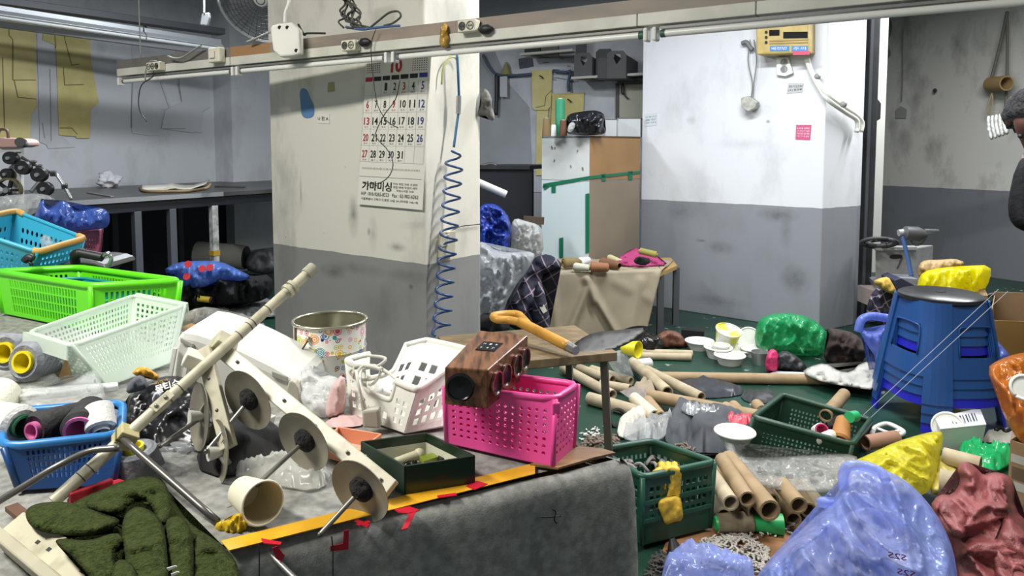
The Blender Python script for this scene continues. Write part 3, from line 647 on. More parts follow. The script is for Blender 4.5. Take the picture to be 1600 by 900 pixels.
for (x0, y0, x1, y1, lb, c) in ((838, 60, 862, 91, 'dark box at the left of the upper shelf', '#202124'), (863, 62, 890, 91, 'grey-brown box in the middle of the upper shelf', '#57534f'), (891, 60, 917, 91, 'grey box at the right of the upper shelf', '#6e6f71')):
    a, c_ = onB(x0, y1, 0.02), onB(x1, y1, 0.02); h_ = onB(x0, y0, 0.02).z-a.z
    tt = thing('storage_box', lb, 'box', a); obj('body', B().prism([a, c_, c_-vd*0.22, a-vd*0.22], (0, 0, h_*0.8)), M('sbox'+c, c, 0.6), tt, bevel=0.004)
    obj('lid', B().prism([a-vd*0.23+Vector((0, 0, h_*0.8)), c_-vd*0.23+Vector((0, 0, h_*0.8)), c_+Vector((0, 0, h_*0.8)), a+Vector((0, 0, h_*0.8))], (0, 0, h_*0.2)), M('sbox'+c, c), tt, bevel=0.004)
a, c_ = onB(965, 186, 0.02), onB(1006, 186, 0.02)
t = thing('notice_board', 'beige framed board under the long shelf', 'board', a)
obj('panel', B().prism([onB(x, y, 0.02) for x, y in ((965, 130), (1006, 129), (1006, 186), (965, 186))], -vd*0.02), M('beige_panel', '#b4b2a2', 0.7), t)
for s_, e_ in (((965, 130), (1006, 129)), ((965, 130), (965, 186))): obj('frame_edge', B().bar(onB(*s_, 0.04), onB(*e_, 0.04), 0.03, 0.02, -vd), M('frame_dark', '#4f4e4a', 0.6), t)
obj('string_loop', B().tube([onB(x, y, 0.06) for x, y in ((972, 130), (971, 144), (975, 146), (974, 131), (976, 148), (982, 155))], 0.006), m_ink, t, smooth=True)
# right wall: cords, tube hanger
m_cord = M('dusty_cord', '#6c6a63', 0.7)
tag(obj('cord_loop', B().tube([onW(x, y, 0.05) for x, y in ((1384, 30), (1382, 55), (1380, 78), (1384, 90), (1390, 84), (1386, 68), (1392, 45), (1389, 28))], 0.012), m_cord, smooth=True), 'looped grey cord at the top of the stained wall', 'cord')
t = thing('pendant_switch', 'black pendant switch hanging on a cord by the pale jamb', 'switch', at(1369, 195, 5.5))
obj('cord', B().tube([at(x, y, 5.5) for x, y in ((1371, 40), (1369, 80), (1371, 108), (1368, 125), (1369, 155))], 0.008), m_cord, t, smooth=True)
obj('switch_body', B().prism([at(x, y, 5.5) for x, y in ((1364, 158), (1369, 155), (1374, 162), (1373, 186), (1366, 190), (1363, 184))], (0, -0.03, 0)), m_ink, t, bevel=0.006)
tag(obj('hanging_string', B().tube([onW(x, y, 0.03) for x, y in ((1412, 45), (1411, 70), (1411, 120), (1409, 158))], 0.005), M('faint_string', '#8d8c87', 0.7), smooth=True), 'thin string hanging on the stained wall', 'string')
tag(obj('wall_patch', B().prism([onW(x, y, 0.002) for x, y in ((1400, 172), (1408, 166), (1417, 171), (1416, 185), (1400, 185))], wn*0.01), M('patch_grey', '#8f8f8a', 0.8)), 'grey filler patch below the string on the stained wall', 'patch')
tag(obj('wall_hook', B().cyl(onW(1461, 141, 0), onW(1461, 143, 0.06), 0.02, 0.012), m_ink, smooth=2), 'black nail hook alone in the middle of the stained wall', 'hook')
t = thing('tube_hanger', 'cardboard tube hung sideways on a strap on the stained wall', 'hanger', onW(1562, 140, 0.1))
obj('strap', B().tube([onW(x, y, 0.1) for x, y in ((1574, 18), (1565, 60), (1554, 105), (1548, 125))], 0.014, 6), M('strap_grey', '#6d6a62', 0.7), t, smooth=True)
obj('strap', B().tube([onW(x, y, 0.1) for x, y in ((1573, 18), (1574, 60), (1573, 130), (1571, 168))], 0.012, 6), M('strap_grey', '#6d6a62'), t, smooth=True)
obj('cardboard_tube', B().pipe(onW(1547, 132, 0.1), onW(1573, 130, 0.22), 0.068, 0.055), M('kraft_tube', '#9b8256', 0.7), t, smooth=2)
obj('string_loop', B().tube([onW(x, y, 0.12) for x, y in ((1550, 145), (1543, 168), (1546, 178), (1551, 160), (1550, 146))], 0.007), M('beige_string', '#a89a76', 0.8), t, smooth=True)
t = thing('fabric_strips', 'bundle of white cloth strips dangling below the hung tube', 'cloth', onW(1555, 220, 0.1))
for k in range(5):
    x = 1541+k*6
    obj('strip', inflate([(x, 182-k), (x+7, 180-k), (x+8, 195), (x+13, 216-k*2), (x+6, 220-k*2), (x+1, 200)], 5.9-k*0.02, 0.015, 0.01, 30, k+1, 2.5), M('strip_white', '#d5d5d2', 0.8), t, smooth=True)
# ================================================================ light rail across the top
ZR = 1.537
RL, RR = on(179.6, 119.6, ZR), on(995.5, 41, ZR)
rd = (RR-RL).normalized(); rl = (RR-RL).length; rnn = Vector((rd.y, -rd.x, 0))
if rnn.dot(CAM-RL) < 0: rnn = -rnn
def rail(px, z=0.0, o=0.0):
    """point on the rail's front plane seen at image column px"""
    p0 = RL+rnn*0; r = ray(px, 60); k = (p0-CAM).dot(rnn)/r.dot(rnn); p = CAM+r*k
    s = (p-RL).dot(rd); return RL+rd*s+Vector((0, 0, z))+rnn*o
RE = RL+rd*(rl*1.75)
t = thing('light_rail', 'long white and brown light rail hung across the room on wires', 'light rail', RL)
m_rw = M('rail_white', '#d4d3c8', 0.4, 0, (7, '#b9b8ac', 0.3, 0.6)); m_rb = M('rail_brown', '#98897a', 0.5, 0, (5, '#7d756c', 0.3, 0.7), None, 1, 0, 0.5, (1, 1, 4)); m_rg = M('rail_grey', '#77746e', 0.5, 0, (9, '#66635e', 0.3, 0.7))
cuts = [179.6, 358, 560, 995, 1180, 1600]
for a, b_ in zip(cuts[:-1], cuts[1:]):
    p, q_ = rail(a+0.6), (rail(b_-0.6) if b_ < 1600 else RE)
    obj('channel', B().prism([p, q_, q_-rnn*0.055, p-rnn*0.055], (0, 0, 0.031)), m_rw, t, bevel=0.002)
for a, b_, m_ in ((179.6, 358, m_rg), (358, 420, M('rail_tan', '#9a7550', 0.6)), (420, 760, m_rb), (760, 1600, m_rb)):
    p, q_ = rail(a, 0.0315, -0.004), (rail(b_, 0.0315, -0.004) if b_ < 1600 else RE+Vector((0, 0, 0.0315))-rnn*0.004)
    obj('top_board', B().prism([p, q_, q_-rnn*0.05, p-rnn*0.05], (0, 0, 0.036)), m_, t)
m_tb = M('lamp_tube_off', '#e4e4de', 0.25); m_br = M('lamp_holder', '#e3e3de', 0.4); m_gr = M('green_collar', '#2c5a48', 0.5)
tubes = [(186, 358), (370, 600), (617, 1003), (1030, 1600)]
for a, b_ in tubes:
    p = rail(a, -0.022, -0.012); q_ = rail(b_, -0.022, -0.012) if b_ < 1600 else RE+Vector((0, 0, -0.022))-rnn*0.012
    tb = obj('lamp_tube', B().cyl(p, q_, 0.0088, n=16), m_tb, t, smooth=2)
    for e_, k in ((p, 1), (q_, -1)):
        obj('tube_collar', B().cyl(e_, e_+rd*0.012*k, 0.0096, n=16), m_gr if (a, k) in ((617, -1), (1030, 1)) else M('metal_cap', '#9c9c98', 0.3, 0.7), tb, smooth=2)
    obj('reflector', B().prism([p+Vector((0, 0, 0.011))+rnn*0.008, q_+Vector((0, 0, 0.011))+rnn*0.008, q_+Vector((0, 0, 0.011))-rnn*0.03, p+Vector((0, 0, 0.011))-rnn*0.03], (0, 0, 0.006)), M('reflector_grey', '#8b8b86', 0.35, 0.4), t)
for x in (182, 361, 368, 602, 613, 1008, 1022):
    p = rail(x, -0.022, -0.012); obj('lamp_holder', B().bar(p-rd*0.006, p+rd*0.006, 0.03, 0.034), m_br, t, bevel=0.004)
tag(obj('rail_tape', inflate([(689, 38), (699, 36), (700, 52), (703, 58), (700, 74), (694, 76), (686, 70), (688, 56)], rail(694).y-0.012, 0.006, 0.006, 60, 2, 3), M('brown_tape', '#b08a3c', 0.3), smooth=True), 'shiny brown parcel tape wrapped on the light rail', 'tape')
m_sk = M('socket_cream', '#d6d2bf', 0.45); m_hole = M('socket_hole', '#4d4c48', 0.6)
def sockets(label, px, n, z):
    p = rail(px, z, 0.0); tt = thing('power_socket', label, 'socket', p); wdt = 0.028*n+0.006
    obj('housing', B().prism([p-rd*wdt/2, p+rd*wdt/2, p+rd*wdt/2+rnn*0.028, p-rd*wdt/2+rnn*0.028], (0, 0, 0.034)), m_sk, tt, bevel=0.004)
    for i in range(n):
        c = p+rd*(0.028*(i-(n-1)/2))+rnn*0.0285+Vector((0, 0, 0.017))
        ot = obj('outlet', B().lathe(c, rnn, [(0.0125, -0.002), (0.0125, 0.001), (0.0105, 0.001), (0.01, -0.0005), (0, -0.0005)], 16), m_hole, tt, smooth=2)
        for k in (-1, 1): obj('pin_hole', B().cyl(c+rd*0.004*k, c+rd*0.004*k+rnn*0.0015, 0.002, n=8), m_ink, ot)
    return tt
sockets('three-way cream socket with plugs at the left end of the rail', 247, 3, 0.004)
sockets('double cream socket on the rail above the calendar', 553, 2, 0.006)
sockets('double cream socket on the rail right of the brown tape', 737, 2, 0.026)
for x in (562, 751):
    tag(obj('plug', B().lathe(rail(x+12, 0.03, 0.01), rd, [(0.008, -0.02), (0.014, -0.012), (0.014, 0.006), (0.006, 0.02)], 12), m_ink, smooth=2), 'black plug beside the %s double socket on the rail' % ('left' if x < 600 else 'right'), 'plug')
t = thing('rocker_switch', 'cream square rocker switch on the brown end of the rail', 'switch', rail(344, 0.025, 0))
p = rail(344, 0.012, 0.0)
obj('housing', B().prism([p-rd*0.035, p+rd*0.03, p+rd*0.03+rnn*0.03, p-rd*0.035+rnn*0.03], (0, 0, 0.055)), m_sk, t, bevel=0.005)
obj('rocker', B().prism([p-rd*0.02+rnn*0.031+Vector((0, 0, 0.015)), p+rd*0.008+rnn*0.031+Vector((0, 0, 0.015)), p+rd*0.008+rnn*0.036+Vector((0, 0, 0.015)), p-rd*0.02+rnn*0.036+Vector((0, 0, 0.015))], (0, 0, 0.026)), M('cream_rocker', '#dad7c6', 0.4), t, bevel=0.002)
# white adapter box hanging on a cable
t = thing('adapter_box', 'white adapter box hanging on its cable in front of the rail', 'adapter', rail(446, -0.02, 0.06))
DA = rail(446).y-0.1
obj('case', B().prism([at(x, y, DA) for x, y in chaikin([(424, 38), (466, 33), (470, 80), (468, 86), (428, 90), (422, 46)], 1)], Vector((0, 0.045, 0.0))), M('adapter_white', '#e2e1d8', 0.35), t, bevel=0.006)
for x, y in ((437, 43), (449, 43), (463, 79)): obj('screw_hole', B().cyl(at(x, y, DA-0.001), at(x, y, DA+0.003), 0.0065, n=12), m_ink, t)
obj('cable', B().tube([at(445, 36, DA+0.02), at(446, 20, DA+0.02), at(451, 4, DA+0.02), at(456, -30, DA+0.02)], 0.006), M('white_cable2', '#dededa', 0.4), t, smooth=True)
# wires over the rail
m_bk = M('black_wire', '#2a2a2b', 0.5); m_gw = M('grey_cable', '#8c8c87', 0.5)
def wire(label, pts, r, mat, cat='wire', nm='wire', D=None, o=0.03):
    return tag(obj(nm, B().tube([at(x, y, (D if D else rail(x).y-o)) for x, y in pts], r, 6), mat, smooth=True), label, cat)
wire('thin lamp wire with bare end drooping from the left end of the rail', ((239, 98), (240, 116), (236, 122), (222, 132), (217, 150), (218, 172), (229, 190)), 0.0022, m_bk)
wire('grey plug lead looping left from the three-way socket', ((246, 96), (235, 96), (228, 110), (227, 126)), 0.003, m_gw)
wire('grey flex running from the three-way socket to the switch', ((262, 88), (272, 91), (284, 90), (300, 80), (314, 71)), 0.0042, m_gw, o=0.035)
wire('grey flex from the switch end up to the adapter box', ((386, 66), (400, 60), (422, 50)), 0.004, m_gw)
wire('black wire hanging straight down over the calendar left half', ((587, 46), (580, 70), (582, 110), (589, 160), (600, 183), (608, 192), (622, 200)), 0.0016, m_bk, o=0.02)
wire('black wire crossing the calendar in a long S', ((625, 125), (618, 155), (600, 180), (588, 205), (588, 215), (606, 235), (614, 255), (608, 275), (590, 287), (567, 286)), 0.0016, m_bk, o=0.02)
t = thing('cable_bundle', 'tangle of black cables hanging from above the rail by the column', 'cables', rail(540, 0.06, -0.02)); rs = random.Random(5)
for k in range(9):
    x = 536+rs.uniform(-4, 8); pts = [(x, -40)]
    for j in range(5): pts.append((x+j*rs.uniform(-1, 9), -10+j*12+rs.uniform(-5, 5)))
    pts.append((x+rs.uniform(-3, 40), 44))
    obj('cable_strand', B().tube([at(a, b_, rail(550).y+0.02+rs.uniform(-0.015, 0.02)) for a, b_ in pts], 0.0032, 6), M('dusty_black', '#45443f', 0.7), t, smooth=True)
wire('blue cable lying along the rail beside the black tangle', ((540, 42), (565, 46), (590, 43), (625, 40)), 0.004, M('blue_cable', '#3f5f88', 0.5), o=-0.02)
wire('black cable arching up over the rail right of the tangle', ((575, 46), (592, 32), (608, 20), (622, 18), (626, 26), (614, 36), (600, 40)), 0.0035, M('dusty_black', '#45443f'), o=-0.02)
wire('black lead lying on the rail left of the tangle', ((466, 38), (475, 54), (480, 52), (508, 52)), 0.004, m_bk, o=-0.01)
# suspension wires of the rail
for x, nm in ((220, 'left'),):
    wire('thin suspension wire holding the left end of the rail', ((x, 90), (218, 40), (215, -60)), 0.0025, m_gw, o=-0.02)
# ================================================================ second lamp batten near the left wall, ceiling trunking
a, b_ = at(-60, 8, 4.3), at(345, 22, 5.6); b_.z = a.z-0.04
t = thing('lamp_batten', 'silvery fluorescent batten along the top of the left wall', 'light rail', a)
dl = (b_-a).normalized(); nn_ = Vector((dl.y, -dl.x, 0))
if nn_.dot(CAM-a) < 0: nn_ = -nn_
for s0, s1 in ((0, 0.64), (0.645, 1)):
    p, q_ = a.lerp(b_, s0), a.lerp(b_, s1)
    obj('housing', B().prism([p, q_, q_-nn_*0.09, p-nn_*0.09], (0, 0, 0.035)), M('galvanised', '#8a8d90', 0.3, 0.5), t, bevel=0.003)
    obj('reflector', B().prism([p+nn_*0.04-Vector((0, 0, 0.03)), q_+nn_*0.04-Vector((0, 0, 0.03)), q_-Vector((0, 0, 0.0)), p-Vector((0, 0, 0.0))], (0, 0, 0.004)), M('bright_reflector', '#8d9092', 0.35, 0.3), t)
    obj('lamp_tube', B().cyl(p+nn_*0.02-Vector((0, 0, 0.045)), q_+nn_*0.02-Vector((0, 0, 0.045)), 0.014, n=12), M('batten_tube', '#a5a7a8', 0.3), t, smooth=2)
a, b_ = at(-60, -6, 4.6), at(345, 6, 6.0); b_.z = a.z
tag(obj('cable_trunking', B().bar(a, b_, 0.12, 0.05), M('trunking_dark', '#3d3f43', 0.5), bevel=0.003), 'dark trunking running above the silvery lamp batten', 'trunking')
a, b_ = at(-60, 30, 4.9), at(345, 36, 6.3); b_.z = a.z-0.05
tag(obj('wall_conduit', B().bar(a, b_, 0.05, 0.045), M('conduit_grey', '#8b8d90', 0.5), bevel=0.003), 'grey conduit just below the silvery lamp batten', 'conduit')
t = thing('pull_cord', 'pull cord with a small metal weight beside the wall fan', 'pull cord', at(320, 40, 4.4))
obj('cord', B().tube([at(319, -40, 4.4), at(319, 0, 4.4), at(319, 22, 4.4)], 0.006), m_gw, t, smooth=True)
obj('weight', B().prism([at(x, y, 4.4) for x, y in ((315, 21), (326, 19), (327, 27), (323, 40), (312, 39))], (0, 0.03, 0)), M('weight_silver', '#a9abad', 0.3, 0.7), t, bevel=0.006)
# ================================================================ wall fan
fc = at(412, -4, 3.2); ax = (Vector((-1.1, 0.2, 0.5))-fc).normalized()
t = thing('wall_fan', 'large caged fan with grey blades at the top left of the column', 'fan', fc)
u_ = ax.cross(Vector((0, 0, 1))).normalized(); w_ = ax.cross(u_)
def ringp(r, z, n=40): return [fc+ax*z+(u_*math.cos(2*math.pi*i/n)+w_*math.sin(2*math.pi*i/n))*r for i in range(n+1)]
m_cage = M('cage_wire', '#4e5052', 0.4, 0.3); FR = 0.205
obj('cage_rim', B().tube(ringp(FR, 0.0), 0.008, 8, sub=0), M('rim_steel', '#a5a7a8', 0.35, 0.4), t, smooth=True)
bb = B()
for k in range(1, 11): bb.tube(ringp(FR*k/11, 0.05*math.cos(k/11*math.pi/2)), 0.0016, 5, sub=0)
for k in range(36):
    an = 2*math.pi*k/36; d = u_*math.cos(an)+w_*math.sin(an); bb.tube([fc+d*FR*s+ax*0.05*math.cos(s*math.pi/2) for s in (0.15, 0.4, 0.7, 1)], 0.0012, 4, sub=2)
o = obj('cage', bb, m_cage, t, smooth=True); o['kind'] = 'stuff'
for k in range(4):
    an = math.pi/2*k+0.5; pts = []
    for (r, da) in ((0.04, -0.35), (0.17, -0.45), (0.185, 0.0), (0.17, 0.45), (0.04, 0.3)): pts.append(fc+(u_*math.cos(an+da)+w_*math.sin(an+da))*r-ax*0.02+ax*da*0.03)
    obj('blade', B().prism(pts, ax*0.004), M('fan_blade', '#6d7073', 0.35), t)
obj('hub', B().lathe(fc-ax*0.04, ax, [(0.04, 0), (0.045, 0.05), (0.03, 0.085), (0, 0.09)], 20), M('hub_white', '#c9cac8', 0.4), t, smooth=2)
obj('motor', B().lathe(fc-ax*0.16, ax, [(0.03, 0), (0.06, 0.03), (0.06, 0.12)], 18), M('fan_blade', '#6d7073'), t, smooth=2)
obj('bracket', B().bar(fc-ax*0.1, fc-ax*0.1+(flat(C1, 0)+e*0.6-flat(fc, 0)), 0.03, 0.03), m_cage, t)
# ================================================================ long cutting table against the left wall
t = thing('cutting_table', 'long dark cutting table with steel legs along the left wall', 'table', flat(TE1, 0)+vd*1.0+nd*0.7)
T0, T1 = flat(TE1, 0.9)-vd*2.2, flat(TE2, 0.9)+vd*1.2
m_tt = M('worn_black_top', '#4b4a49', 0.35, 0, (5, '#2f2f30', 0.35, 0.65))
obj('tabletop', B().prism([T0-Vector((0, 0, 0.03)), T1-Vector((0, 0, 0.03)), T1+nd*1.55-Vector((0, 0, 0.03)), T0+nd*1.55-Vector((0, 0, 0.03))], (0, 0, 0.03)), m_tt, t)
obj('edge_strip', B().prism([T0-Vector((0, 0, 0.03)), T0+vd*3.3-Vector((0, 0, 0.03)), T0+vd*3.3-nd*0.006-Vector((0, 0, 0.03)), T0-nd*0.006-Vector((0, 0, 0.03))], (0, 0, 0.032)), M('alu_strip', '#b9babb', 0.25, 0.7), t)
m_bks = M('black_board', '#16181f', 0.5)
obj('apron', B().prism([T0+nd*0.02-Vector((0, 0, 0.1)), T1+nd*0.02-Vector((0, 0, 0.1)), T1+nd*0.05-Vector((0, 0, 0.1)), T0+nd*0.05-Vector((0, 0, 0.1))], (0, 0, 0.07)), m_bks, t)
for px_ in (90, 217, 272, 338, 440):
    p = hit(px_, 310, flat(TE1, 0), nd); p = flat(p, 0)+nd*0.04
    m_ = M('leg_wrapped', '#b3b3b0', 0.5, 0, (20, '#77776f', 0.35, 0.65)) if px_ == 338 else M('leg_grey', '#4a4d52', 0.5)
    lg = obj('leg', B().box((p.x, p.y, 0.4), (0.05, 0.05, 0.8), math.atan2(vd.y, vd.x)), m_, t, bevel=0.004)
    if px_ == 338:
        for z0, z1 in ((0.28, 0.35), (0.42, 0.46)): obj('tape_band', B().box((p.x, p.y, (z0+z1)/2), (0.056, 0.056, z1-z0), math.atan2(vd.y, vd.x)), M('ochre_tape', '#a8862e', 0.4), lg)
    obj('rear_leg', B().box((p+nd*1.4+Vector((0, 0, 0.4))), (0.05, 0.05, 0.8), math.atan2(vd.y, vd.x)), M('leg_grey', '#4a4d52'), t)
obj('back_board', B().prism([T0+nd*1.45-Vector((0, 0, 0.9)), T1+nd*1.45-Vector((0, 0, 0.9)), T1+nd*1.48-Vector((0, 0, 0.9)), T0+nd*1.48-Vector((0, 0, 0.9))], (0, 0, 0.85)), m_bks, t)
obj('lower_rail', B().bar(flat(T0, 0.78)+nd*0.7, flat(T1, 0.78)+nd*0.7, 0.04, 0.04), M('leg_grey', '#4a4d52'), t)
# crumpled paper, card roll, rod on it
tag(obj('paper_ball', heap(on(171, 293, 0.9), (0.085, 0.085, 0.062), 0.04, 14, 4), M('crumpled_white', '#d3d4d8', 0.7), smooth=True), 'crumpled white plastic ball on the cutting table', 'paper')
t = thing('card_roll', 'curled open sheet of card with frayed brown edges on the cutting table', 'card', on(275, 293, 0.9))
tl, tr, br, bl = on(222, 292, 0.905), on(328, 288, 0.905), on(322, 295, 0.905), on(222, 299, 0.905)
obj('sheet', sheet(tl, tr, br, bl, 0.006, 16, 4, lambda s, t_: 0.05*max(0, s-0.75)*3+0.03*max(0, 0.12-abs(s-0.48))*4+0.025*math.sin(t_*3.1)*(s < 0.5)), M('card_white', '#cdccc6', 0.7, 0, (8, '#b1a68f', 0.35, 0.6)), t, smooth=True)
obj('frayed_edge', B().tube([on(219, 294, 0.91), on(228, 299, 0.91), on(270, 299, 0.912), on(300, 298, 0.915), on(322, 294, 0.94), on(329, 288, 0.96)], 0.012, 7), M('brown_edge', '#7d6a4c', 0.8), t, smooth=True)
tag(obj('metal_rod', B().cyl(on(336, 291, 0.91), on(383, 292, 0.91), 0.008), M('dull_metal', '#6a6a6a', 0.4, 0.6), smooth=2), 'thin metal rod on the cutting table right of the card', 'rod')
tag(obj('chalk_ruler', B().bar(on(137, 301, 0.905), on(175, 307, 0.905), 0.02, 0.006), M('ruler_grey', '#77777a', 0.5)), 'grey ruler lying near the aluminium table edge', 'ruler')
# ================================================================ winding machine at the left
DM = 3.35
t = thing('winding_machine', 'white thread winding machine with black pulleys on the cutting table', 'machine', at(30, 318, DM))
m_mw = M('machine_white', '#cfd0cf', 0.4); m_mk = M('pulley_black', '#232425', 0.4); m_mp = M('machine_pink', '#cfa9a0', 0.5); m_al = M('aluminium', '#b6b8ba', 0.3, 0.7)
def pl(x, y, o=0.0): return at(x, y, DM-o)
obj('side_plate', B().prism([pl(x, y) for x, y in ((33, 250), (33, 318), (22, 318), (16, 280), (12, 262), (25, 252), (24, 236), (33, 236))], (0, 0.02, 0)), m_mw, t)
obj('top_cover', B().prism([pl(x, y, 0.04) for x, y in chaikin([(-10, 214), (8, 216), (26, 216), (36, 220), (36, 230), (-10, 231)], 1)], (0, 0.12, 0)), m_mp, t, bevel=0.006)
obj('head_knob', B().cyl(pl(31, 222, 0.06), pl(36, 224, 0.0), 0.022), m_mk, t, smooth=2)
obj('head_knob_tip', B().cyl(pl(35, 223, 0.05), pl(40, 225, 0.02), 0.012), m_al, t, smooth=2)
obj('handle', B().tube([pl(x, y, 0.02) for x, y in ((-4, 214), (0, 203), (10, 203), (13, 212), (12, 222))], 0.007), M('brown_handle', '#6f5a48', 0.5), t, smooth=True)
obj('frame_rail', B().bar(pl(-10, 234), pl(34, 233), 0.03, 0.025), m_mw, t)
for (x, y, r) in ((17, 247, 10), (37, 262, 11), (62, 273, 11.5), (71, 295, 11), (12, 272, 9)):
    c = pl(x, y, 0.03); rr = r/1100*DM
    pu = obj('pulley', B().lathe(c, (0.12, -1, 0.05), [(rr*0.3, -0.018), (rr*0.95, -0.018), (rr, -0.01), (rr*0.8, 0), (rr, 0.01), (rr*0.95, 0.018), (rr*0.3, 0.018)], 22), m_mk, t, smooth=2)
    obj('pulley_hub', B().cyl(c, c+Vector((0.003, -0.03, 0)), rr*0.27, n=12), m_al, pu, smooth=2)
fw = pl(14, 297, 0.05); fr_ = 19/1100*DM
fwo = obj('flywheel_rim', B().lathe(fw, (0.1, -1, 0), [(fr_, -0.012), (fr_, 0.012), (fr_*0.84, 0.012), (fr_*0.84, -0.012)], 28, True), M('brass_rim', '#7d7458', 0.4, 0.4), t, smooth=2)
for k in range(5):
    an = 2*math.pi*k/5; obj('flywheel_spoke', B().bar(fw, fw+Vector((math.cos(an), 0, math.sin(an)))*fr_*0.88, 0.012, 0.016, (0, 1, 0)), m_mk, fwo)
obj('flywheel_hub', B().cyl(fw, fw+Vector((0, -0.025, 0)), fr_*0.22), m_al, fwo, smooth=2)
obj('thread_arm', B().tube([pl(34, 246), pl(50, 254), pl(66, 263), pl(88, 273)], 0.008, 8), M('arm_grey', '#5c5d5e', 0.4, 0.4), t, smooth=True)
obj('support_leg', B().tube([pl(88, 272), pl(100, 290), pl(112, 312)], 0.008, 8), m_al, t, smooth=True)
for x, y in ((52, 255), (61, 261), (83, 271), (101, 291)): obj('arm_clamp', B().box(pl(x, y), (0.024, 0.024, 0.024), 0.4, 0.3), M('clamp_dark', '#3b3c3d', 0.5), t, bevel=0.003)
obj('lever', B().tube([pl(48, 300, 0.05), pl(60, 286, 0.04), pl(68, 276, 0.03)], 0.009, 8), m_al, t, smooth=True)
# ================================================================ foreground work table
ZT = 0.76
P2 = on(1000, 720, ZT); P1 = on(350, 872, ZT); PF = on(100, 457, ZT)
df = (P1-P2).normalized(); de = (PF-P2).normalized()
A_, B_, C_, D_ = P2+df*1.75, P2, P2+de*2.5, P2+df*1.75+de*2.2
t = thing('work_table', 'foreground work table with a bare wooden right end', 'table', flat(P2+df*0.8+de*0.6, 0))
m_wood = M('worn_wood', '#9a7348', 0.6, 0, (14, '#6f5030', 0.35, 0.65), None, 1, 0, 0.5, (1, 4, 1))
dn = lambda p, z=0.012: p-Vector((0, 0, z))
obj('tabletop', B().prism([dn(p, 0.04) for p in (A_, B_+df*0.01+de*0.01, C_, D_)], (0, 0, 0.03)), m_wood, t)
for p in (A_+de*0.1-df*0.2, B_+df*0.12+de*0.08, C_-de*0.3+df*0.1, D_-de*0.1-df*0.3): obj('leg', B().box((p.x, p.y, 0.36), (0.05, 0.05, 0.72)), M('leg_steel', '#5a5a58', 0.5, 0.3), t)
# cloth cover: level top, rounded fold at the rim, hanging front and right end
m_felt = M('grey_felt', '#94948f', 0.95, 0, (70, '#767671', 0.35, 0.65), (420, 0.12))
border = [A_.lerp(B_, i/60) for i in range(59)] + [B_+df*0.03, B_+df*0.012+de*0.003, B_+df*0.003+de*0.012, B_+de*0.03] + [B_.lerp(C_, 0.02+i/40*0.98) for i in range(1, 41)]
cen = (A_+B_+C_+D_)/4; V_ = []; Fc = []; nb = len(border)
prof = [(0.0, 0.0), (0.008, -0.002), (0.016, -0.008), (0.021, -0.018), (0.024, -0.04), (0.03, -0.12), (0.036, -0.25), (0.045, -0.4), (0.055, -0.62)]
for j, (o_, z_) in enumerate(prof):
    for i, p in enumerate(border):
        a = border[max(0, i-1)]; c = border[min(nb-1, i+1)]; tn = (c-a).normalized(); nrm = Vector((tn.y, -tn.x, 0))
        if nrm.dot(p-cen) < 0: nrm = -nrm
        wv = 0.006*math.sin(i*0.9)*(j/8)**1.5+0.004*rn(p, 9, 2)*(j > 3)
        V_.append(p+nrm*(o_+wv-0.02)+Vector((0, 0, z_+(0.002*rn(p, 12, 1) if j == 0 else 0))))
for j in range(len(prof)-1):
    for i in range(nb-1): Fc.append((j*nb+i, (j+1)*nb+i, (j+1)*nb+i+1, j*nb+i+1))
# wrinkled top
gx = 46; gy = 60; base_i = len(V_)
for j in range(gy+1):
    for i in range(gx+1):
        s_, q_ = i/gx, j/gy; p = (A_*(1-s_)+B_*s_)*(1-q_)+(D_*(1-s_)+C_*s_)*q_
        p = cen+(p-cen)*0.972
        V_.append(p+Vector((0, 0, 0.0008+0.004*max(0, rn(p, 7, 3))*(0.1 < q_ < 0.95))))
for j in range(gy):
    for i in range(gx): k = base_i+j*(gx+1)+i; Fc.append((k, k+1, k+gx+2, k+gx+1))
tag(obj('table_cloth', B().add(V_, Fc), m_felt, smooth=True), 'grey felt cloth draped over the foreground work table', 'tablecloth')
Z1 = ZT+0.006
def flatstrip(name, label, cat, pts, mat, h=0.0012, z=Z1, par=None):
    o = obj(name, B().prism([on(x, y, z) for x, y in pts], (0, 0, h)), mat, par)
    return tag(o, label, cat) if par is None else o
flatstrip('floor_board_patch', 'bare brown wood strip at the right end of the grey cloth', 'board', [(828, 728), (905, 700), (940, 703), (962, 710), (930, 717), (872, 734)], m_wood, 0.003)
t = thing('marking_tape', 'yellow marking tape stuck along the front of the grey cloth', 'tape', on(600, 790, Z1))
m_yt = M('yellow_tape', '#d9a324', 0.4, 0, (16, '#c08c1a', 0.3, 0.6))
for a, b_ in ((0, 0.5), (0.5, 1)):
    ul, ur, lr, ll = (345, 846), (836, 724), (836, 741), (358, 861); lp = lambda p, q, s: (p[0]+(q[0]-p[0])*s, p[1]+(q[1]-p[1])*s)
    flatstrip('tape_run', '', '', [lp(ul, ur, a), lp(ul, ur, b_), lp(ll, lr, b_), lp(ll, lr, a)], m_yt, 0.001, Z1, t)
m_rt = M('red_tape', '#b3172c', 0.35)
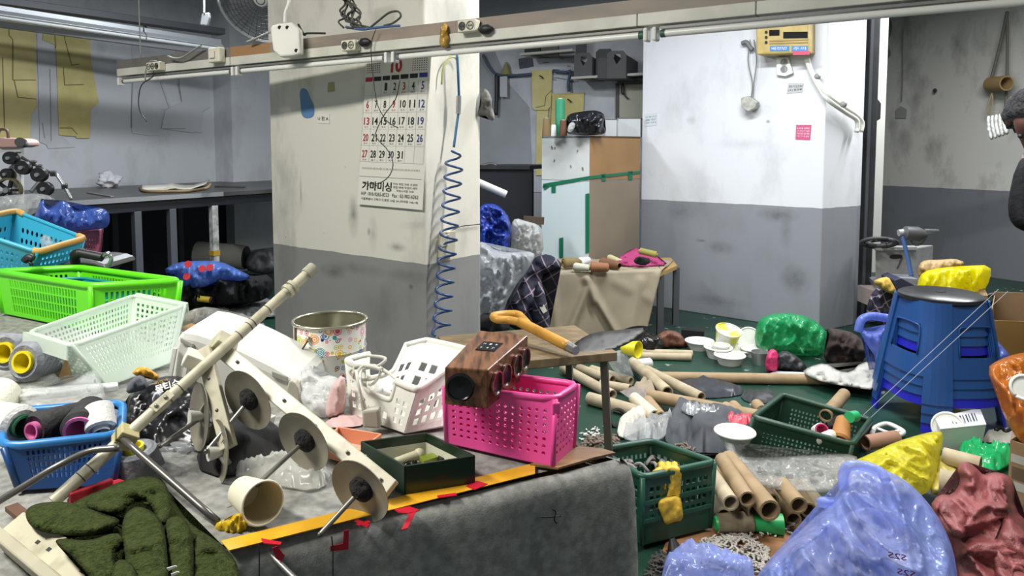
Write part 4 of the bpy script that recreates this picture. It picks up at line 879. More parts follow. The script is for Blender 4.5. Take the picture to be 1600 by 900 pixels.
for lb, pl_ in (('red tape arrow beside the front corner of the green box', [[(616, 797), (640, 792), (656, 798), (640, 803), (622, 802)], [(640, 802), (650, 800), (637, 826), (627, 829)]]),
                ('small red tape cross left of the red arrow', [[(553, 815), (558, 812), (578, 820), (574, 825)], [(576, 814), (580, 817), (562, 822), (556, 820)]]),
                ('red tape scrap by the yellow ribbon', [[(408, 842), (440, 848), (438, 852), (412, 850)]]),
                ('red tape strip under the front of the green box', [[(683, 775), (712, 771), (714, 775), (685, 779)]]),
                ('red tape patch under the right corner of the green box', [[(728, 760), (745, 752), (762, 757), (742, 766)]])):
    tt = thing('tape_mark', lb, 'tape', on(*pl_[0][0], Z1))
    for p in pl_: flatstrip('tape_piece', '', '', p, m_rt, 0.001, Z1+0.001, tt)
fnrm = Vector((df.y, -df.x, 0)); fnrm = fnrm if fnrm.y < 0 else -fnrm
def onF(x, y, o=0.012): return hit(x, y, P2+fnrm*o, fnrm)
for lb, pl_ in (('red tape corner mark hanging on the front of the cloth', [[(537, 829), (545, 827), (544, 858), (535, 859)], [(516, 853), (536, 849), (536, 859), (516, 861)]]), ('red tape flap on the cloth front near the thin rod', [[(425, 856), (433, 853), (445, 868), (440, 877), (431, 872)]])):
    tt = thing('tape_mark', lb, 'tape', onF(*pl_[0][0]))
    for p in pl_: obj('tape_piece', B().prism([onF(x, y) for x, y in p], fnrm*0.001), m_rt, tt)
tag(obj('thread_end', B().tube([onF(x, y, 0.014) for x, y in ((862, 795), (868, 800), (866, 812), (870, 818))], 0.001, 5).tube([onF(x, y, 0.014) for x, y in ((845, 808), (860, 808), (876, 806))], 0.001, 5), m_ink, smooth=True), 'loose black thread caught on the cloth front', 'thread')
for x, lb in ((405, 'black seam thread on the cloth front by the thin rod'), (520, 'black seam thread on the cloth front by the red corner mark')): tag(obj('seam_thread', B().tube([onF(x-2, 838 if x > 500 else 850, 0.014), onF(x, 860, 0.016), onF(x, 905, 0.02)], 0.0008, 5), m_ink), lb, 'thread')
# ---------------------------------------------------------------- basket builder
def basket(name, label, cat, top, bot, mat, holes, rim=0.004, rmat=None, rnd=False, fill=0.62, fv=None, th=0.002, mu=0.1, mv=(0.1, 0.16), group=None, lip=None, base=True):
    """top/bot: four corners (same order round). holes: (nu, nv) per side."""
    t_ = thing(name, label, cat, (bot[0]+bot[2])/2, group)
    for i in range(4):
        j = (i+1) % 4; nu, nv = holes[i % len(holes)]
        obj('side_wall', B().perf(bot[i], bot[j], top[j], top[i], nu, nv, (mu, mu), mv, fill, fv, rnd), mat, t_, weld=True, solid=th)
    if base: obj('base', B().add(bot, [(0, 1, 2, 3)]), mat, t_, solid=th*1.3)
    pts = []
    for i in range(4):
        p, q_, r_ = top[i-1], top[i], top[(i+1) % 4]; k = min(0.15, 0.02/(q_-p).length); k2 = min(0.15, 0.02/(r_-q_).length)
        pts += [q_.lerp(p, k), q_.lerp(p, k*0.3).lerp(r_, k2*0.3), q_.lerp(r_, k2)]
    obj('rim', B().tube(pts+[pts[0], pts[1]], rim, 8, sub=0), rmat or mat, t_, smooth=True)
    for i in range(4):
        obj('corner_post', B().tube([bot[i], top[i]], rim*0.8, 8, sub=0), mat, t_, smooth=True)
    return t_
def inset(top, z, k, sh=(0, 0, 0)):
    c = (top[0]+top[1]+top[2]+top[3])/4; return [Vector((c.x+(p.x-c.x)*k+sh[0], c.y+(p.y-c.y)*k+sh[1], z)) for p in top]
def cone(name, label, p0, ax, ln, r0, r1, tm, cm, group=None, hole=0.5):
    """thread cone: wide end at p0 (hollow core showing), narrowing along ax"""
    ax = Vector(ax).normalized(); t_ = thing(name, label, 'thread cone', p0, group); rc = r0*hole
    pr = [(rc, 0.004), (r0*0.8, 0), (r0, ln*0.07)] + [(r0+(r1-r0)*k/8+0.0006*(k % 2), ln*(0.07+0.86*k/8)) for k in range(9)] + [(r1*0.6, ln)]
    obj('thread', B().lathe(p0, ax, pr, 26, caps=False), tm, t_, smooth=2)
    obj('core', B().lathe(p0-ax*0.004, ax, [(rc*1.08, 0.01), (rc*1.1, 0), (rc*0.86, 0), (rc*0.62, ln*0.4), (rc*0.5, ln*0.6), (0, ln*0.6)], 22, caps=False), cm, t_, smooth=2)
    return t_
m_tgrey = M('thread_grey', '#8b8f96', 0.8, 0, (60, '#747880', 0.35, 0.65), (180, 0.3)); m_tblk = M('thread_black', '#2a2a2c', 0.8, 0, (60, '#1b1b1c', 0.35, 0.65), (180, 0.3))
m_twh = M('thread_white', '#dcdcd8', 0.75, 0, None, (180, 0.3)); m_tcr = M('thread_cream', '#d6d3c0', 0.75, 0, None, (180, 0.3))
m_cy = M('core_yellow', '#ddcb22', 0.35); m_cp = M('core_pink', '#d972a8', 0.35); m_cg = M('core_green', '#1d6b45', 0.4)
# ---------------------------------------------------------------- left group of baskets
zt = 0.885
N_, R_, K_ = on(142, 447, zt), on(282, 439, zt), on(124, 418, zt); L_ = N_+K_-R_
top = [L_, N_, R_, K_]; bot = inset(top, 0.768, 0.93)
m_lime = M('lime_plastic', '#63d81c', 0.3)
basket('laundry_basket', 'big lime green slatted plastic basket at the left', 'basket', top, bot, m_lime, [(24, 4), (12, 4)], 0.009, fill=0.55, fv=0.86, th=0.003, mu=0.14, mv=(0.08, 0.14))
m_teal = M('teal_plastic', '#1c8f92', 0.35)
tp = inset(top, 0.862, 0.72); bt = inset(top, 0.78, 0.62)
basket('sorting_basket', 'teal basket nested inside the lime green basket', 'basket', tp, bt, m_teal, [(14, 3), (8, 3)], 0.004, fill=0.5, fv=0.8)
m_aqua = M('aqua_plastic', '#3aa6c4', 0.35); m_tan = M('tan_rim', '#c79a4e', 0.5)
top = [at(-70, 352, 2.02), at(58, 394, 2.0), at(132, 372, 2.2), at(22, 329, 2.3)]
bot = [at(-50, 420, 2.06), at(46, 432, 2.05), at(118, 424, 2.18), at(16, 410, 2.27)]
for p in bot: p.z = max(p.z, 0.85)
t = basket('laundry_basket', 'aqua basket with round holes and a tan rim tilted behind the lime one', 'basket', top, bot, m_aqua, [(11, 3), (9, 3)], 0.006, rnd=True, fill=0.55, mv=(0.15, 0.22), mu=0.12)
obj('rim_grip', B().tube([top[1].lerp(top[0], 0.06), top[1].lerp(top[2], 0.08), top[1].lerp(top[2], 0.5), top[2].lerp(top[1], 0.06), top[2].lerp(top[3], 0.08)], 0.010, 8), m_tan, t, smooth=True)
obj('rim_grip', B().tube([top[3].lerp(top[2], 0.15), top[3].lerp(top[2], 0.03), top[3].lerp(top[0], 0.2), top[3].lerp(top[0], 0.6)], 0.010, 8), m_tan, t, smooth=True)
tag(obj('clear_wrapper', inflate([(60, 372), (75, 365), (88, 385), (80, 395), (66, 388)], 2.12, 0.02, 0.01, 40, 4, 3), film('clear_film', '#d7dadb', 0.35), smooth=True), 'scrap of clear wrapping inside the aqua basket', 'plastic')
zb = 0.8
top = [at(112, 362, 2.5), at(156, 362, 2.42), at(160, 352, 2.6), at(118, 350, 2.68)]; bot = [at(116, 415, 2.5), at(152, 416, 2.43), at(155, 410, 2.58), at(119, 410, 2.66)]
basket('storage_basket', 'dusty pink perforated basket under the blue bag', 'basket', top, bot, M('dusty_pink', '#9c4a64', 0.45), [(8, 6), (6, 6)], 0.006, rnd=True, fill=0.5)
m_bag = film('blue_bag_film', '#4d6fc4', 0.9, 0.25, 0.3)
tag(obj('plastic_bag', inflate([(50, 346), (60, 322), (66, 307), (74, 326), (84, 322), (95, 312), (110, 318), (118, 331), (140, 326), (160, 324), (171, 333), (172, 348), (164, 358), (135, 358), (110, 362), (90, 354), (66, 345)], 2.4, 0.07, 0.03, 16, 3, 3.5), m_bag, smooth=True), 'crumpled blue plastic bag lying on the dusty pink basket', 'bag')
tag(obj('plastic_bag', inflate([(-15, 335), (-10, 308), (25, 304), (60, 302), (80, 306), (92, 318), (60, 330), (40, 340), (10, 328)], 2.6, 0.07, 0.03, 14, 8, 4), film('clear_film_b', '#c4c8c8', 0.45), smooth=True), 'clear plastic bag behind the aqua basket', 'bag')
t = thing('hot_plate', 'silver lidded appliance with a black side handle behind the lime basket', 'appliance', at(125, 420, 2.1))
obj('lid', B().prism([at(x, y, 2.1) for x, y in chaikin([(82, 424), (92, 410), (120, 406), (158, 410), (168, 424)], 1)], (0, 0.18, 0)), M('brushed_metal', '#7d7f80', 0.3, 0.7), t, bevel=0.008)
obj('handle_grip', B().cyl(at(125, 395, 2.05), at(160, 402, 2.05), 0.013), m_ink, t, smooth=2)
obj('handle_bracket', B().tube([at(160, 400, 2.05), at(169, 396, 2.05), at(174, 405, 2.05), at(168, 418, 2.05)], 0.006), M('chrome', '#c5c7c8', 0.15, 0.9), t, smooth=True)
obj('handle_mount', B().tube([at(126, 395, 2.05), at(117, 398, 2.06), at(118, 410, 2.08)], 0.014), m_ink, t, smooth=True)
obj('body', B().prism([flat(at(x, 424, 2.1), 0.77) for x in (84, 166)]+[flat(at(x, 424, 2.28), 0.77) for x in (166, 84)], (0, 0, 0.09)), m_dark, t, bevel=0.006)
tag(obj('small_clamp', B().tube([at(38, 408, 1.95), at(44, 402, 1.95), at(52, 404, 1.95)], 0.01).tube([at(46, 408, 1.95), at(50, 415, 1.95)], 0.005), m_dark, smooth=True), 'small black clamp against the aqua basket wall', 'clamp')
# translucent basket
zt = 0.868
top = [on(44, 520, zt), on(113, 541, zt), on(289, 478, zt), on(209, 462, zt)]
bot = [on(88, 588, 0.772), on(166, 604, 0.772), on(268, 566, 0.772), on(205, 552, 0.772)]
m_tr = M('frosted_plastic', '#d6e4d6', 0.3, 0, None, None, 0.55)
t = basket('sorting_basket', 'pale frosted see-through basket in front of the lime one', 'basket', top, bot, m_tr, [(9, 7), (26, 7)], 0.005, fill=0.5, fv=0.55, th=0.002, mu=0.06, mv=(0.22, 0.1))
for a, b_ in ((0, 1), (2, 3)):
    d = (top[a]+top[b_])/2-(top[(a+2) % 4]+top[(b_+2) % 4])/2; d.z = 0; d.normalize()
    obj('end_handle', B().add([top[a], top[b_], top[b_]+d*0.012+Vector((0, 0, 0.004)), top[a]+d*0.012+Vector((0, 0, 0.004)), top[b_]+d*0.014-Vector((0, 0, 0.022)), top[a]+d*0.014-Vector((0, 0, 0.022))], [(0, 1, 2, 3), (3, 2, 4, 5)]), m_tr, t, solid=0.003)
# grey cones
cone('thread_cone', 'grey thread cone with a yellow core nearest the frosted basket', on(37, 590, 0.8)+Vector((0, 0, 0.03)), (0.14, 0.95, -0.2), 0.12, 0.038, 0.022, m_tgrey, m_cy)
cone('thread_cone', 'grey thread cone with a yellow core at the very left edge', on(8, 574, 0.8)+Vector((0, 0, 0.03)), (0.05, 0.95, -0.15), 0.11, 0.037, 0.022, m_tgrey, m_cy)
cone('thread_cone', 'cream thread cone lying at the left edge below the grey ones', on(2, 616, 0.8), (0.3, -0.9, -0.1), 0.1, 0.034, 0.03, m_tcr, M('core_cream', '#c9c5ad', 0.5))
m_kraft = M('kraft_card', '#a98a5c', 0.75, 0, (9, '#927449', 0.3, 0.7))
tag(obj('card_scrap', B().prism([at(x, y, 1.42) for x, y in ((58, 557), (78, 548), (100, 562), (76, 578))], (0, 0.003, 0.002)), M('cream_card', '#d8cfae', 0.7)), 'cream card scrap sticking up beside the grey cone', 'card')
t = thing('card_box', 'small open kraft box leaning on the frosted basket', 'box', at(95, 600, 1.35))
obj('flap', B().prism([at(x, y, 1.36) for x, y in ((76, 575), (103, 560), (112, 590), (100, 598))], (0, 0.003, 0)), M('greyish_card', '#8e8474', 0.7), t)
obj('side', B().prism([at(x, y, 1.33) for x, y in ((102, 560), (108, 575), (115, 600), (100, 600), (92, 588))], (0, 0.003, 0)), m_kraft, t)
tag(obj('plastic_tray', B().prism([on(x, y, ZT+0.03) for x, y in ((-20, 634), (185, 612), (185, 606), (-20, 622))], (0, 0, 0.012)), M('tray_white', '#d2d6d3', 0.35, 0, None, None, 0.8), bevel=0.003), 'whitish tray edge between the cones and the blue basket', 'tray')
tag(obj('plastic_film', inflate([(33, 632), (34, 600), (80, 605), (110, 598), (140, 578), (150, 576), (160, 600), (166, 625), (120, 634), (70, 640)], (1.28, 1.15), 0.015, 0.02, 18, 5, 5), film('clear_film_c', '#d9dddd', 0.28), smooth=True), 'clear plastic film crumpled behind the blue basket', 'plastic')
# blue basket with cones
zt = 0.826
top = [on(-4, 644, zt), on(6, 699, zt), on(190, 679, zt), on(192, 629, zt)]
bot = [on(14, 712, 0.768), on(30, 765, 0.768), on(178, 756, 0.768), on(180, 705, 0.768)]
m_bl = M('blue_plastic', '#163f73', 0.35)
basket('storage_basket', 'dark blue slotted basket full of thread cones at the left', 'basket', top, bot, m_bl, [(6, 5), (15, 5)], 0.006, M('blue_plastic_rim', '#2b78b8', 0.35), fill=0.5, fv=0.72, mu=0.16, mv=(0.2, 0.12))
cone('thread_cone', 'white thread cone with a green core in the blue basket', on(34, 666, 0.83), (-0.9, 0.35, 0.05), 0.07, 0.029, 0.024, m_twh, m_cg)
cone('thread_cone', 'black thread cone with a pink core lying lengthwise in the blue basket', on(52, 673, 0.826), (0.3, 0.95, -0.08), 0.1, 0.026, 0.02, m_tblk, m_cp, None, 0.45)
cone('thread_cone', 'black thread cone with a pink core facing out of the blue basket', on(124, 672, 0.828), (-0.3, 0.95, 0.1), 0.07, 0.026, 0.022, m_tblk, m_cp, None, 0.72)
cone('thread_cone', 'plain white thread spool leaning at the right of the blue basket', at(158, 672, 0.99), (-0.35, 0.5, 0.55), 0.04, 0.02, 0.019, m_twh, m_twh)
# black wipes pack and oddments around it
DW = 1.15
t = thing('wipes_pack', 'black wet-wipes pack with white lettering under the thread stand', 'pack', at(250, 700, DW))
m_pk = M('pack_black', '#1b1b1e', 0.3)
obj('pouch', inflate([(163, 690), (172, 662), (196, 642), (198, 622), (212, 606), (240, 592), (268, 586), (300, 592), (324, 606), (338, 640), (336, 690), (300, 716), (240, 712), (200, 692)], (1.22, 1.06), 0.03, 0.02, 12, 6, 6), m_pk, t, smooth=True)
fn2 = page(at(236, 601, 1.07), at(286, 584, 1.07), at(292, 606, 1.06), at(242, 623, 1.06), 0.004)
bb = B(); letter(bb, '물티슈', fn2, 0.5, 0.5, 0.75, 0.6, 0.03); o_ = obj('lettering', bb, M('white_ink', '#e8e8e6', 0.5), t)
bb = B(); letter(bb, '피크닉', fn2, 0.35, 0.06, 0.4, 0.2, 0.01); obj('small_lettering', bb, M('gold_ink', '#c8a03a', 0.5), t)
tag(obj('belt_piece', inflate([(196, 616), (200, 598), (215, 585), (228, 590), (232, 606), (216, 612)], 1.14, 0.012, 0.006, 30, 2, 3), M('dark_grey_cloth', '#5a5e66', 0.8), smooth=True), 'folded grey cloth piece on top of the black pack', 'cloth')
tag(obj('orange_wrapper', inflate([(205, 586), (212, 575), (225, 572), (240, 580), (250, 588), (244, 596), (230, 588)], 1.16, 0.012, 0.01, 30, 3, 3), M('orange_wrap', '#d09a2e', 0.4), smooth=True), 'orange wrapper tucked above the black pack', 'wrapper')
tag(obj('card_strip', B().bar(at(166, 690, 1.05), at(185, 640, 1.12), 0.012, 0.012), M('brown_card', '#8d6536', 0.7)), 'brown card strip along the left edge of the black pack', 'card')
tag(obj('plastic_bag', inflate([(150, 720), (185, 690), (240, 688), (300, 690), (318, 705), (310, 735), (290, 765), (262, 752), (225, 752), (190, 745)], (1.08, 0.97), 0.025, 0.03, 16, 7, 5), film('clear_film_d', '#c9cdd0', 0.3), smooth=True), 'clear plastic bag slumped between the blue basket and the paper cup', 'bag')
cone('thread_cone', 'grey thread cone with a yellow core standing behind the olive felt', on(210, 742, ZT)+Vector((0, 0, 0.04)), (0, 0.15, -1), 0.05, 0.03, 0.04, m_tgrey, m_cy, None, 0.42)
t = thing('red_tray', 'red plastic tray corner showing behind the olive felt', 'tray', on(150, 785, ZT))
obj('floor_panel', B().prism([on(x, y, ZT+0.006) for x, y in ((104, 788), (180, 754), (200, 760), (190, 790))], (0, 0, 0.008)), M('red_plastic', '#b8323e', 0.35), t, bevel=0.002)
obj('raised_rim', B().bar(on(108, 781, ZT+0.016), on(176, 757, ZT+0.016), 0.008, 0.018), M('red_plastic', '#b8323e'), t, bevel=0.002)
# ---------------------------------------------------------------- white machine case, tubs
t = thing('machine_case', 'white rounded plastic machine case behind the thread stand', 'machine', at(370, 640, 1.3))
m_wh = M('case_white', '#d6d6cf', 0.35)
obj('shell', B().prism([at(x, y, 1.25) for x, y in chaikin([(262, 592), (270, 524), (292, 517), (350, 536), (452, 586), (470, 606), (470, 645), (440, 662), (330, 640), (270, 618)], 1)], (0.02, 0.12, 0.015)), m_wh, t, bevel=0.016, smooth=False)
obj('end_cap', B().prism([at(x, y, 1.242) for x, y in chaikin([(446, 612), (452, 592), (464, 600), (470, 622), (466, 645), (450, 655)], 1)], (0, 0.02, 0)), M('cap_grey', '#b3aea2', 0.5), t, bevel=0.003)
for (x0, y0, x1, y1) in ((281, 527, 302, 538), (424, 579, 450, 592)):
    sl = 10; obj('grip_recess', B().prism([at(x, y, 1.245) for x, y in ((x0, y0), (x1, y0+sl), (x1, y1+sl-3), (x0, y1-3))], (0, 0.004, 0)), M('recess_grey', '#a3a39c', 0.5), t, bevel=0.002)
for x in (268, 290): obj('rib', B().bar(at(x+6, 544, 1.243), at(x-4, 600, 1.243), 0.006, 0.006, (0, 1, 0)), M('case_rib', '#e2e2dc', 0.35), t)
tag(obj('ribbed_hose', B().tube([at(x, y, 1.33) for x, y in ((300, 521), (330, 524), (360, 535), (400, 548), (440, 565), (470, 580))], [0.006, 0.0045]*40, 8), m_bk, smooth=True), 'black ribbed hose lying over the white machine case', 'hose')
t = thing('plastic_tub', 'round white lidded tub behind the white machine case', 'tub', on(405, 575, ZT))
c = on(402, 580, ZT)
obj('bowl', B().lathe(c, (0, 0, 1), [(0.036, 0), (0.046, 0.045), (0.046, 0.05)], 28), m_wh, t, smooth=2)
obj('lid', B().lathe(c+Vector((0, 0, 0.05)), (0, 0, 1), [(0.049, 0), (0.049, 0.006), (0.04, 0.009), (0.038, 0.006), (0, 0.006)], 28), M('lid_white', '#e2e2dc', 0.35), t, smooth=2)
t = thing('medicine_box', 'small white carton with a green panel beside the patterned tin', 'box', on(455, 588, ZT))
c = on(452, 590, ZT)
obj('carton', B().box((c.x, c.y, ZT+0.03), (0.045, 0.03, 0.06), 0.1), M('carton_white', '#d8d9d6', 0.5), t, bevel=0.002)
obj('green_panel', B().box((c.x+0.006, c.y-0.0165, ZT+0.022), (0.02, 0.002, 0.016), 0.1), M('panel_green', '#136a48', 0.5), t)
obj('black_top', B().box((c.x, c.y, ZT+0.063), (0.05, 0.034, 0.006), 0.1), m_ink, t)
# ---------------------------------------------------------------- patterned tin
m_tin = M('tin_print', '#e6e4dc', 0.3); nt = m_tin.node_tree; L = nt.links; b = nt.nodes['Principled BSDF']
tc = nt.nodes.new('ShaderNodeTexCoord')
def dots(scale, rmax, prev, seedoff, ringf):
    mp = nt.nodes.new('ShaderNodeMapping'); mp.inputs['Location'].default_value = (seedoff, seedoff*2, seedoff*3); L.new(tc.outputs['Object'], mp.inputs[0])
    v = nt.nodes.new('ShaderNodeTexVoronoi'); v.inputs['Scale'].default_value = scale; v.inputs['Randomness'].default_value = 0.75; L.new(mp.outputs[0], v.inputs['Vector'])
    hs = nt.nodes.new('ShaderNodeSeparateColor'); L.new(v.outputs['Color'], hs.inputs[0])
    rp = nt.nodes.new('ShaderNodeValToRGB'); rp.color_ramp.interpolation = 'CONSTANT'; L.new(hs.outputs[0], rp.inputs[0])
    cols = ['#1d8f98', '#e0b41c', '#c8284e', '#d98aa8', '#3d78b8', '#a8bf3a', '#e08a2a', '#27364e']
    while len(rp.color_ramp.elements) < len(cols): rp.color_ramp.elements.new(0.5)
    for i, c_ in enumerate(cols): rp.color_ramp.elements[i].position = i/len(cols); rp.color_ramp.elements[i].color = lin(c_)
    wv = nt.nodes.new('ShaderNodeMath'); wv.operation = 'MULTIPLY'; wv.inputs[1].default_value = ringf; L.new(v.outputs['Distance'], wv.inputs[0])
    fr2 = nt.nodes.new('ShaderNodeMath'); fr2.operation = 'FRACT'; L.new(wv.outputs[0], fr2.inputs[0])
    g1 = nt.nodes.new('ShaderNodeMath'); g1.operation = 'LESS_THAN'; g1.inputs[1].default_value = 0.62; L.new(fr2.outputs[0], g1.inputs[0])
    g2 = nt.nodes.new('ShaderNodeMath'); g2.operation = 'LESS_THAN'; g2.inputs[1].default_value = rmax; L.new(v.outputs['Distance'], g2.inputs[0])
    ml = nt.nodes.new('ShaderNodeMath'); ml.operation = 'MULTIPLY'; L.new(g1.outputs[0], ml.inputs[0]); L.new(g2.outputs[0], ml.inputs[1])
    mx = nt.nodes.new('ShaderNodeMix'); mx.data_type = 'RGBA'; L.new(ml.outputs[0], mx.inputs[0]); L.new(rp.outputs[0], mx.inputs[7])
    if prev is None: mx.inputs[6].default_value = lin('#e6e4dc')
    else: L.new(prev.outputs[2], mx.inputs[6])
    return mx
d1 = dots(75, 0.36, None, 0.3, 4); d2 = dots(34, 0.36, d1, 1.7, 9.5); L.new(d2.outputs[2], b.inputs['Base Color'])
c = on(517, 588, ZT); rt = 57.5*c.y/1100; ht = at(519, 500, c.y).z-ZT
t = thing('patterned_tin', 'open round tin printed with bright circles and flowers', 'tin', c)
obj('wall', B().lathe(c, (0, 0, 1), [(rt*0.97, 0), (rt*0.97, ht*0.52), (rt*0.985, ht*0.54), (rt*0.97, ht*0.56), (rt*0.97, ht)], 48, caps=False), m_tin, t, smooth=2)
m_tm = M('tin_metal', '#b3b09c', 0.25, 0.8)
obj('inner_wall', B().lathe(c+Vector((0, 0, 0.003)), (0, 0, 1), [(0, 0), (rt*0.95, 0), (rt*0.955, ht-0.003)], 48, caps=False), m_tm, t, smooth=2)
obj('rolled_rim', B().tube([c+Vector((math.cos(a)*rt*0.985, math.sin(a)*rt*0.985, ht)) for a in [2*math.pi*i/48 for i in range(49)]], 0.0035, 8, sub=0), m_tm, t, smooth=True)
sa = -2.45; sp_ = c+Vector((math.cos(sa)*rt*0.985, math.sin(sa)*rt*0.985, 0))
obj('side_seam', B().box((sp_.x, sp_.y, ZT+ht*0.5), (0.006, 0.004, ht*0.95), sa+math.pi/2), M('seam_brown', '#6b5a50', 0.4, 0.4), t)
obj('wire_handle', B().tube([at(481, 532, c.y-rt), at(470, 550, c.y-rt-0.01), at(463, 566, c.y-rt-0.015)], 0.0018, 6), m_dark, t, smooth=True)
obj('handle_lug', B().sphere(at(482, 530, c.y-rt+0.004), 0.006), m_tm, t, smooth=True)
# ---------------------------------------------------------------- bag, tissue pack, adapter
tag(obj('plastic_bag', inflate([(462, 590), (468, 568), (485, 565), (495, 590), (520, 585), (538, 600), (540, 640), (520, 655), (490, 650), (470, 630)], (1.33, 1.2), 0.03, 0.02, 14, 9, 5), film('white_film', '#eceeed', 0.7), smooth=True), 'white plastic bag slumped in front of the patterned tin', 'bag')
tag(obj('tissue_pack', inflate([(506, 655), (514, 610), (530, 588), (540, 584), (541, 645), (525, 652)], 1.2, 0.02, 0.008, 20, 3, 4), M('pink_pack', '#e0b9b6', 0.45), smooth=True), 'pale pink tissue pack standing against the white basket', 'pack')
tag(obj('pink_sheet', lay([(498, 668), (520, 652), (565, 650), (570, 664), (545, 668)], ZT+0.004, 0.006, 0.004, 20, 2, 5), M('pink_sheet', '#d8b6b4', 0.6), smooth=True), 'crumpled pale pink sheet behind the salmon box', 'paper')
# white basket with scooped sides
zt = 0.842
TL_, TB_, TR_, TF_ = on(539, 563, zt), on(667, 531, zt), on(738, 548, zt), on(652, 609, zt)
BL_, BB_, BR_, BF_ = on(548, 646, ZT+0.008), on(655, 600, ZT+0.008), on(706, 664, ZT+0.008), on(632, 676, ZT+0.008)
BB_ = BL_+ (BR_-BF_)*0.9
t = thing('white_basket', 'white plastic basket with square holes and scooped handles', 'basket', BF_)
m_wb = M('white_basket_plastic', '#dcdbd2', 0.35)
def wall_scoop(b0, b1, t1, t0, n, scoop):
    P = lambda u, v: (b0*(1-u)+b1*u)*(1-v)+(t0*(1-u)+t1*u)*v
    if not scoop: obj('side_wall', B().perf(b0, b1, t1, t0, n, 3, (0.08, 0.08), (0.1, 0.3), 0.62), m_wb, t, weld=True, solid=0.0025); return
    obj('side_wall', B().perf(P(0, 0), P(0.3, 0), P(0.3, 1), P(0, 1), 2, 3, (0.15, 0.15), (0.1, 0.3), 0.6), m_wb, t, weld=True, solid=0.0025)
    obj('side_wall', B().perf(P(0.72, 0), P(1, 0), P(1, 1), P(0.72, 1), 2, 3, (0.15, 0.15), (0.1, 0.3), 0.6), m_wb, t, weld=True, solid=0.0025)
    obj('side_wall', B().perf(P(0.3, 0), P(0.72, 0), P(0.72, 0.56), P(0.3, 0.56), 3, 1, (0.06, 0.06), (0.2, 0.42), 0.62), m_wb, t, weld=True, solid=0.0025)
    obj('scoop_edge', B().tube([P(0.28, 1), P(0.3, 0.7), P(0.34, 0.57), P(0.5, 0.55), P(0.68, 0.57), P(0.72, 0.7), P(0.74, 1)], 0.0045, 8), m_wb, t, smooth=True)
wall_scoop(BL_, BF_, TF_, TL_, 6, True); wall_scoop(BF_, BR_, TR_, TF_, 5, False); wall_scoop(BR_, BB_, TB_, TR_, 4, False); wall_scoop(BB_, BL_, TL_, TB_, 6, True)
obj('base', B().add([BL_, BF_, BR_, BB_], [(0, 1, 2, 3)]), m_wb, t, solid=0.003)
lp3 = lambda a, b_, k: a+(b_-a)*k
rims = [[lp3(TF_, TL_, 0.26), lp3(TF_, TL_, 0.06), lp3(TF_, TR_, 0.06), lp3(TF_, TR_, 0.5), lp3(TR_, TF_, 0.06), lp3(TR_, TB_, 0.08), lp3(TB_, TR_, 0.1), lp3(TB_, TL_, 0.06), lp3(TB_, TL_, 0.28)], [lp3(TL_, TB_, 0.28), lp3(TL_, TB_, 0.06), lp3(TL_, TF_, 0.06), lp3(TL_, TF_, 0.28)]]
for r_ in rims: obj('rim', B().tube(r_, 0.006, 8), m_wb, t, smooth=True)
m_cb = M('cable_offwhite', '#c9c8bd', 0.45)
t = thing('charger_adapter', 'light grey power adapter with a coiled lead on the white basket', 'adapter', at(578, 690, 1.1))
DQ = 1.12
obj('brick', B().prism([at(x, y, DQ) for x, y in ((565, 642), (592, 639), (594, 671), (566, 669))], (0, 0.02, 0)), M('adapter_grey', '#aaa89c', 0.5), t, bevel=0.004)
obj('strain_relief', B().cyl(at(570, 641, DQ+0.008), at(566, 624, DQ+0.008), 0.005, 0.0035), M('adapter_grey', '#aaa89c'), t, smooth=2)
rs = random.Random(9); pts = [at(566, 626, DQ+0.008), at(560, 600, DQ+0.01), at(556, 580, DQ+0.03)]
for k in range(9): pts.append(at(575+32*math.cos(k*1.9+2.6)*rs.uniform(0.6, 1), 583+19*math.sin(k*1.9+2.6)*rs.uniform(0.6, 1), 1.2+rs.uniform(-0.03, 0.04)))
obj('lead', B().tube(pts+[at(618, 592, 1.18), at(620, 600, 1.17)], 0.0028, 6), m_cb, t, smooth=True)
obj('lead', B().tube([at(552, 562, 1.22), at(575, 556, 1.22), at(602, 560, 1.21), at(590, 572, 1.2), at(566, 578, 1.2), at(562, 600, 1.15), at(569, 626, DQ+0.008)], 0.0028, 6), m_cb, t, smooth=True)
tag(obj('paper_scrap', inflate([(575, 617), (592, 602), (615, 612), (610, 622), (590, 624)], 1.19, 0.008, 0.006, 30, 4, 3), M('white_scrap', '#d9d8d4', 0.7), smooth=True), 'white paper scrap inside the white basket', 'paper')
# salmon box
zt = ZT+0.03
t = thing('salmon_box', 'open salmon pink cardboard tray left of the green box', 'box', on(560, 700, ZT))
m_sa = M('salmon_card', '#cf8a68', 0.65); q4 = [on(512, 690, zt), on(560, 704, zt), on(595, 678, zt), on(528, 667, zt)]; q0 = [flat(p, ZT+0.006) for p in q4]
for i in range(4): obj('side_panel', B().add([q0[i], q0[(i+1) % 4], q4[(i+1) % 4], q4[i]], [(0, 1, 2, 3)]), m_sa, t, solid=0.003)
obj('bottom_panel', B().add(q0, [(0, 1, 2, 3)]), M('salmon_inside', '#d8b3a0', 0.65), t, solid=0.003)
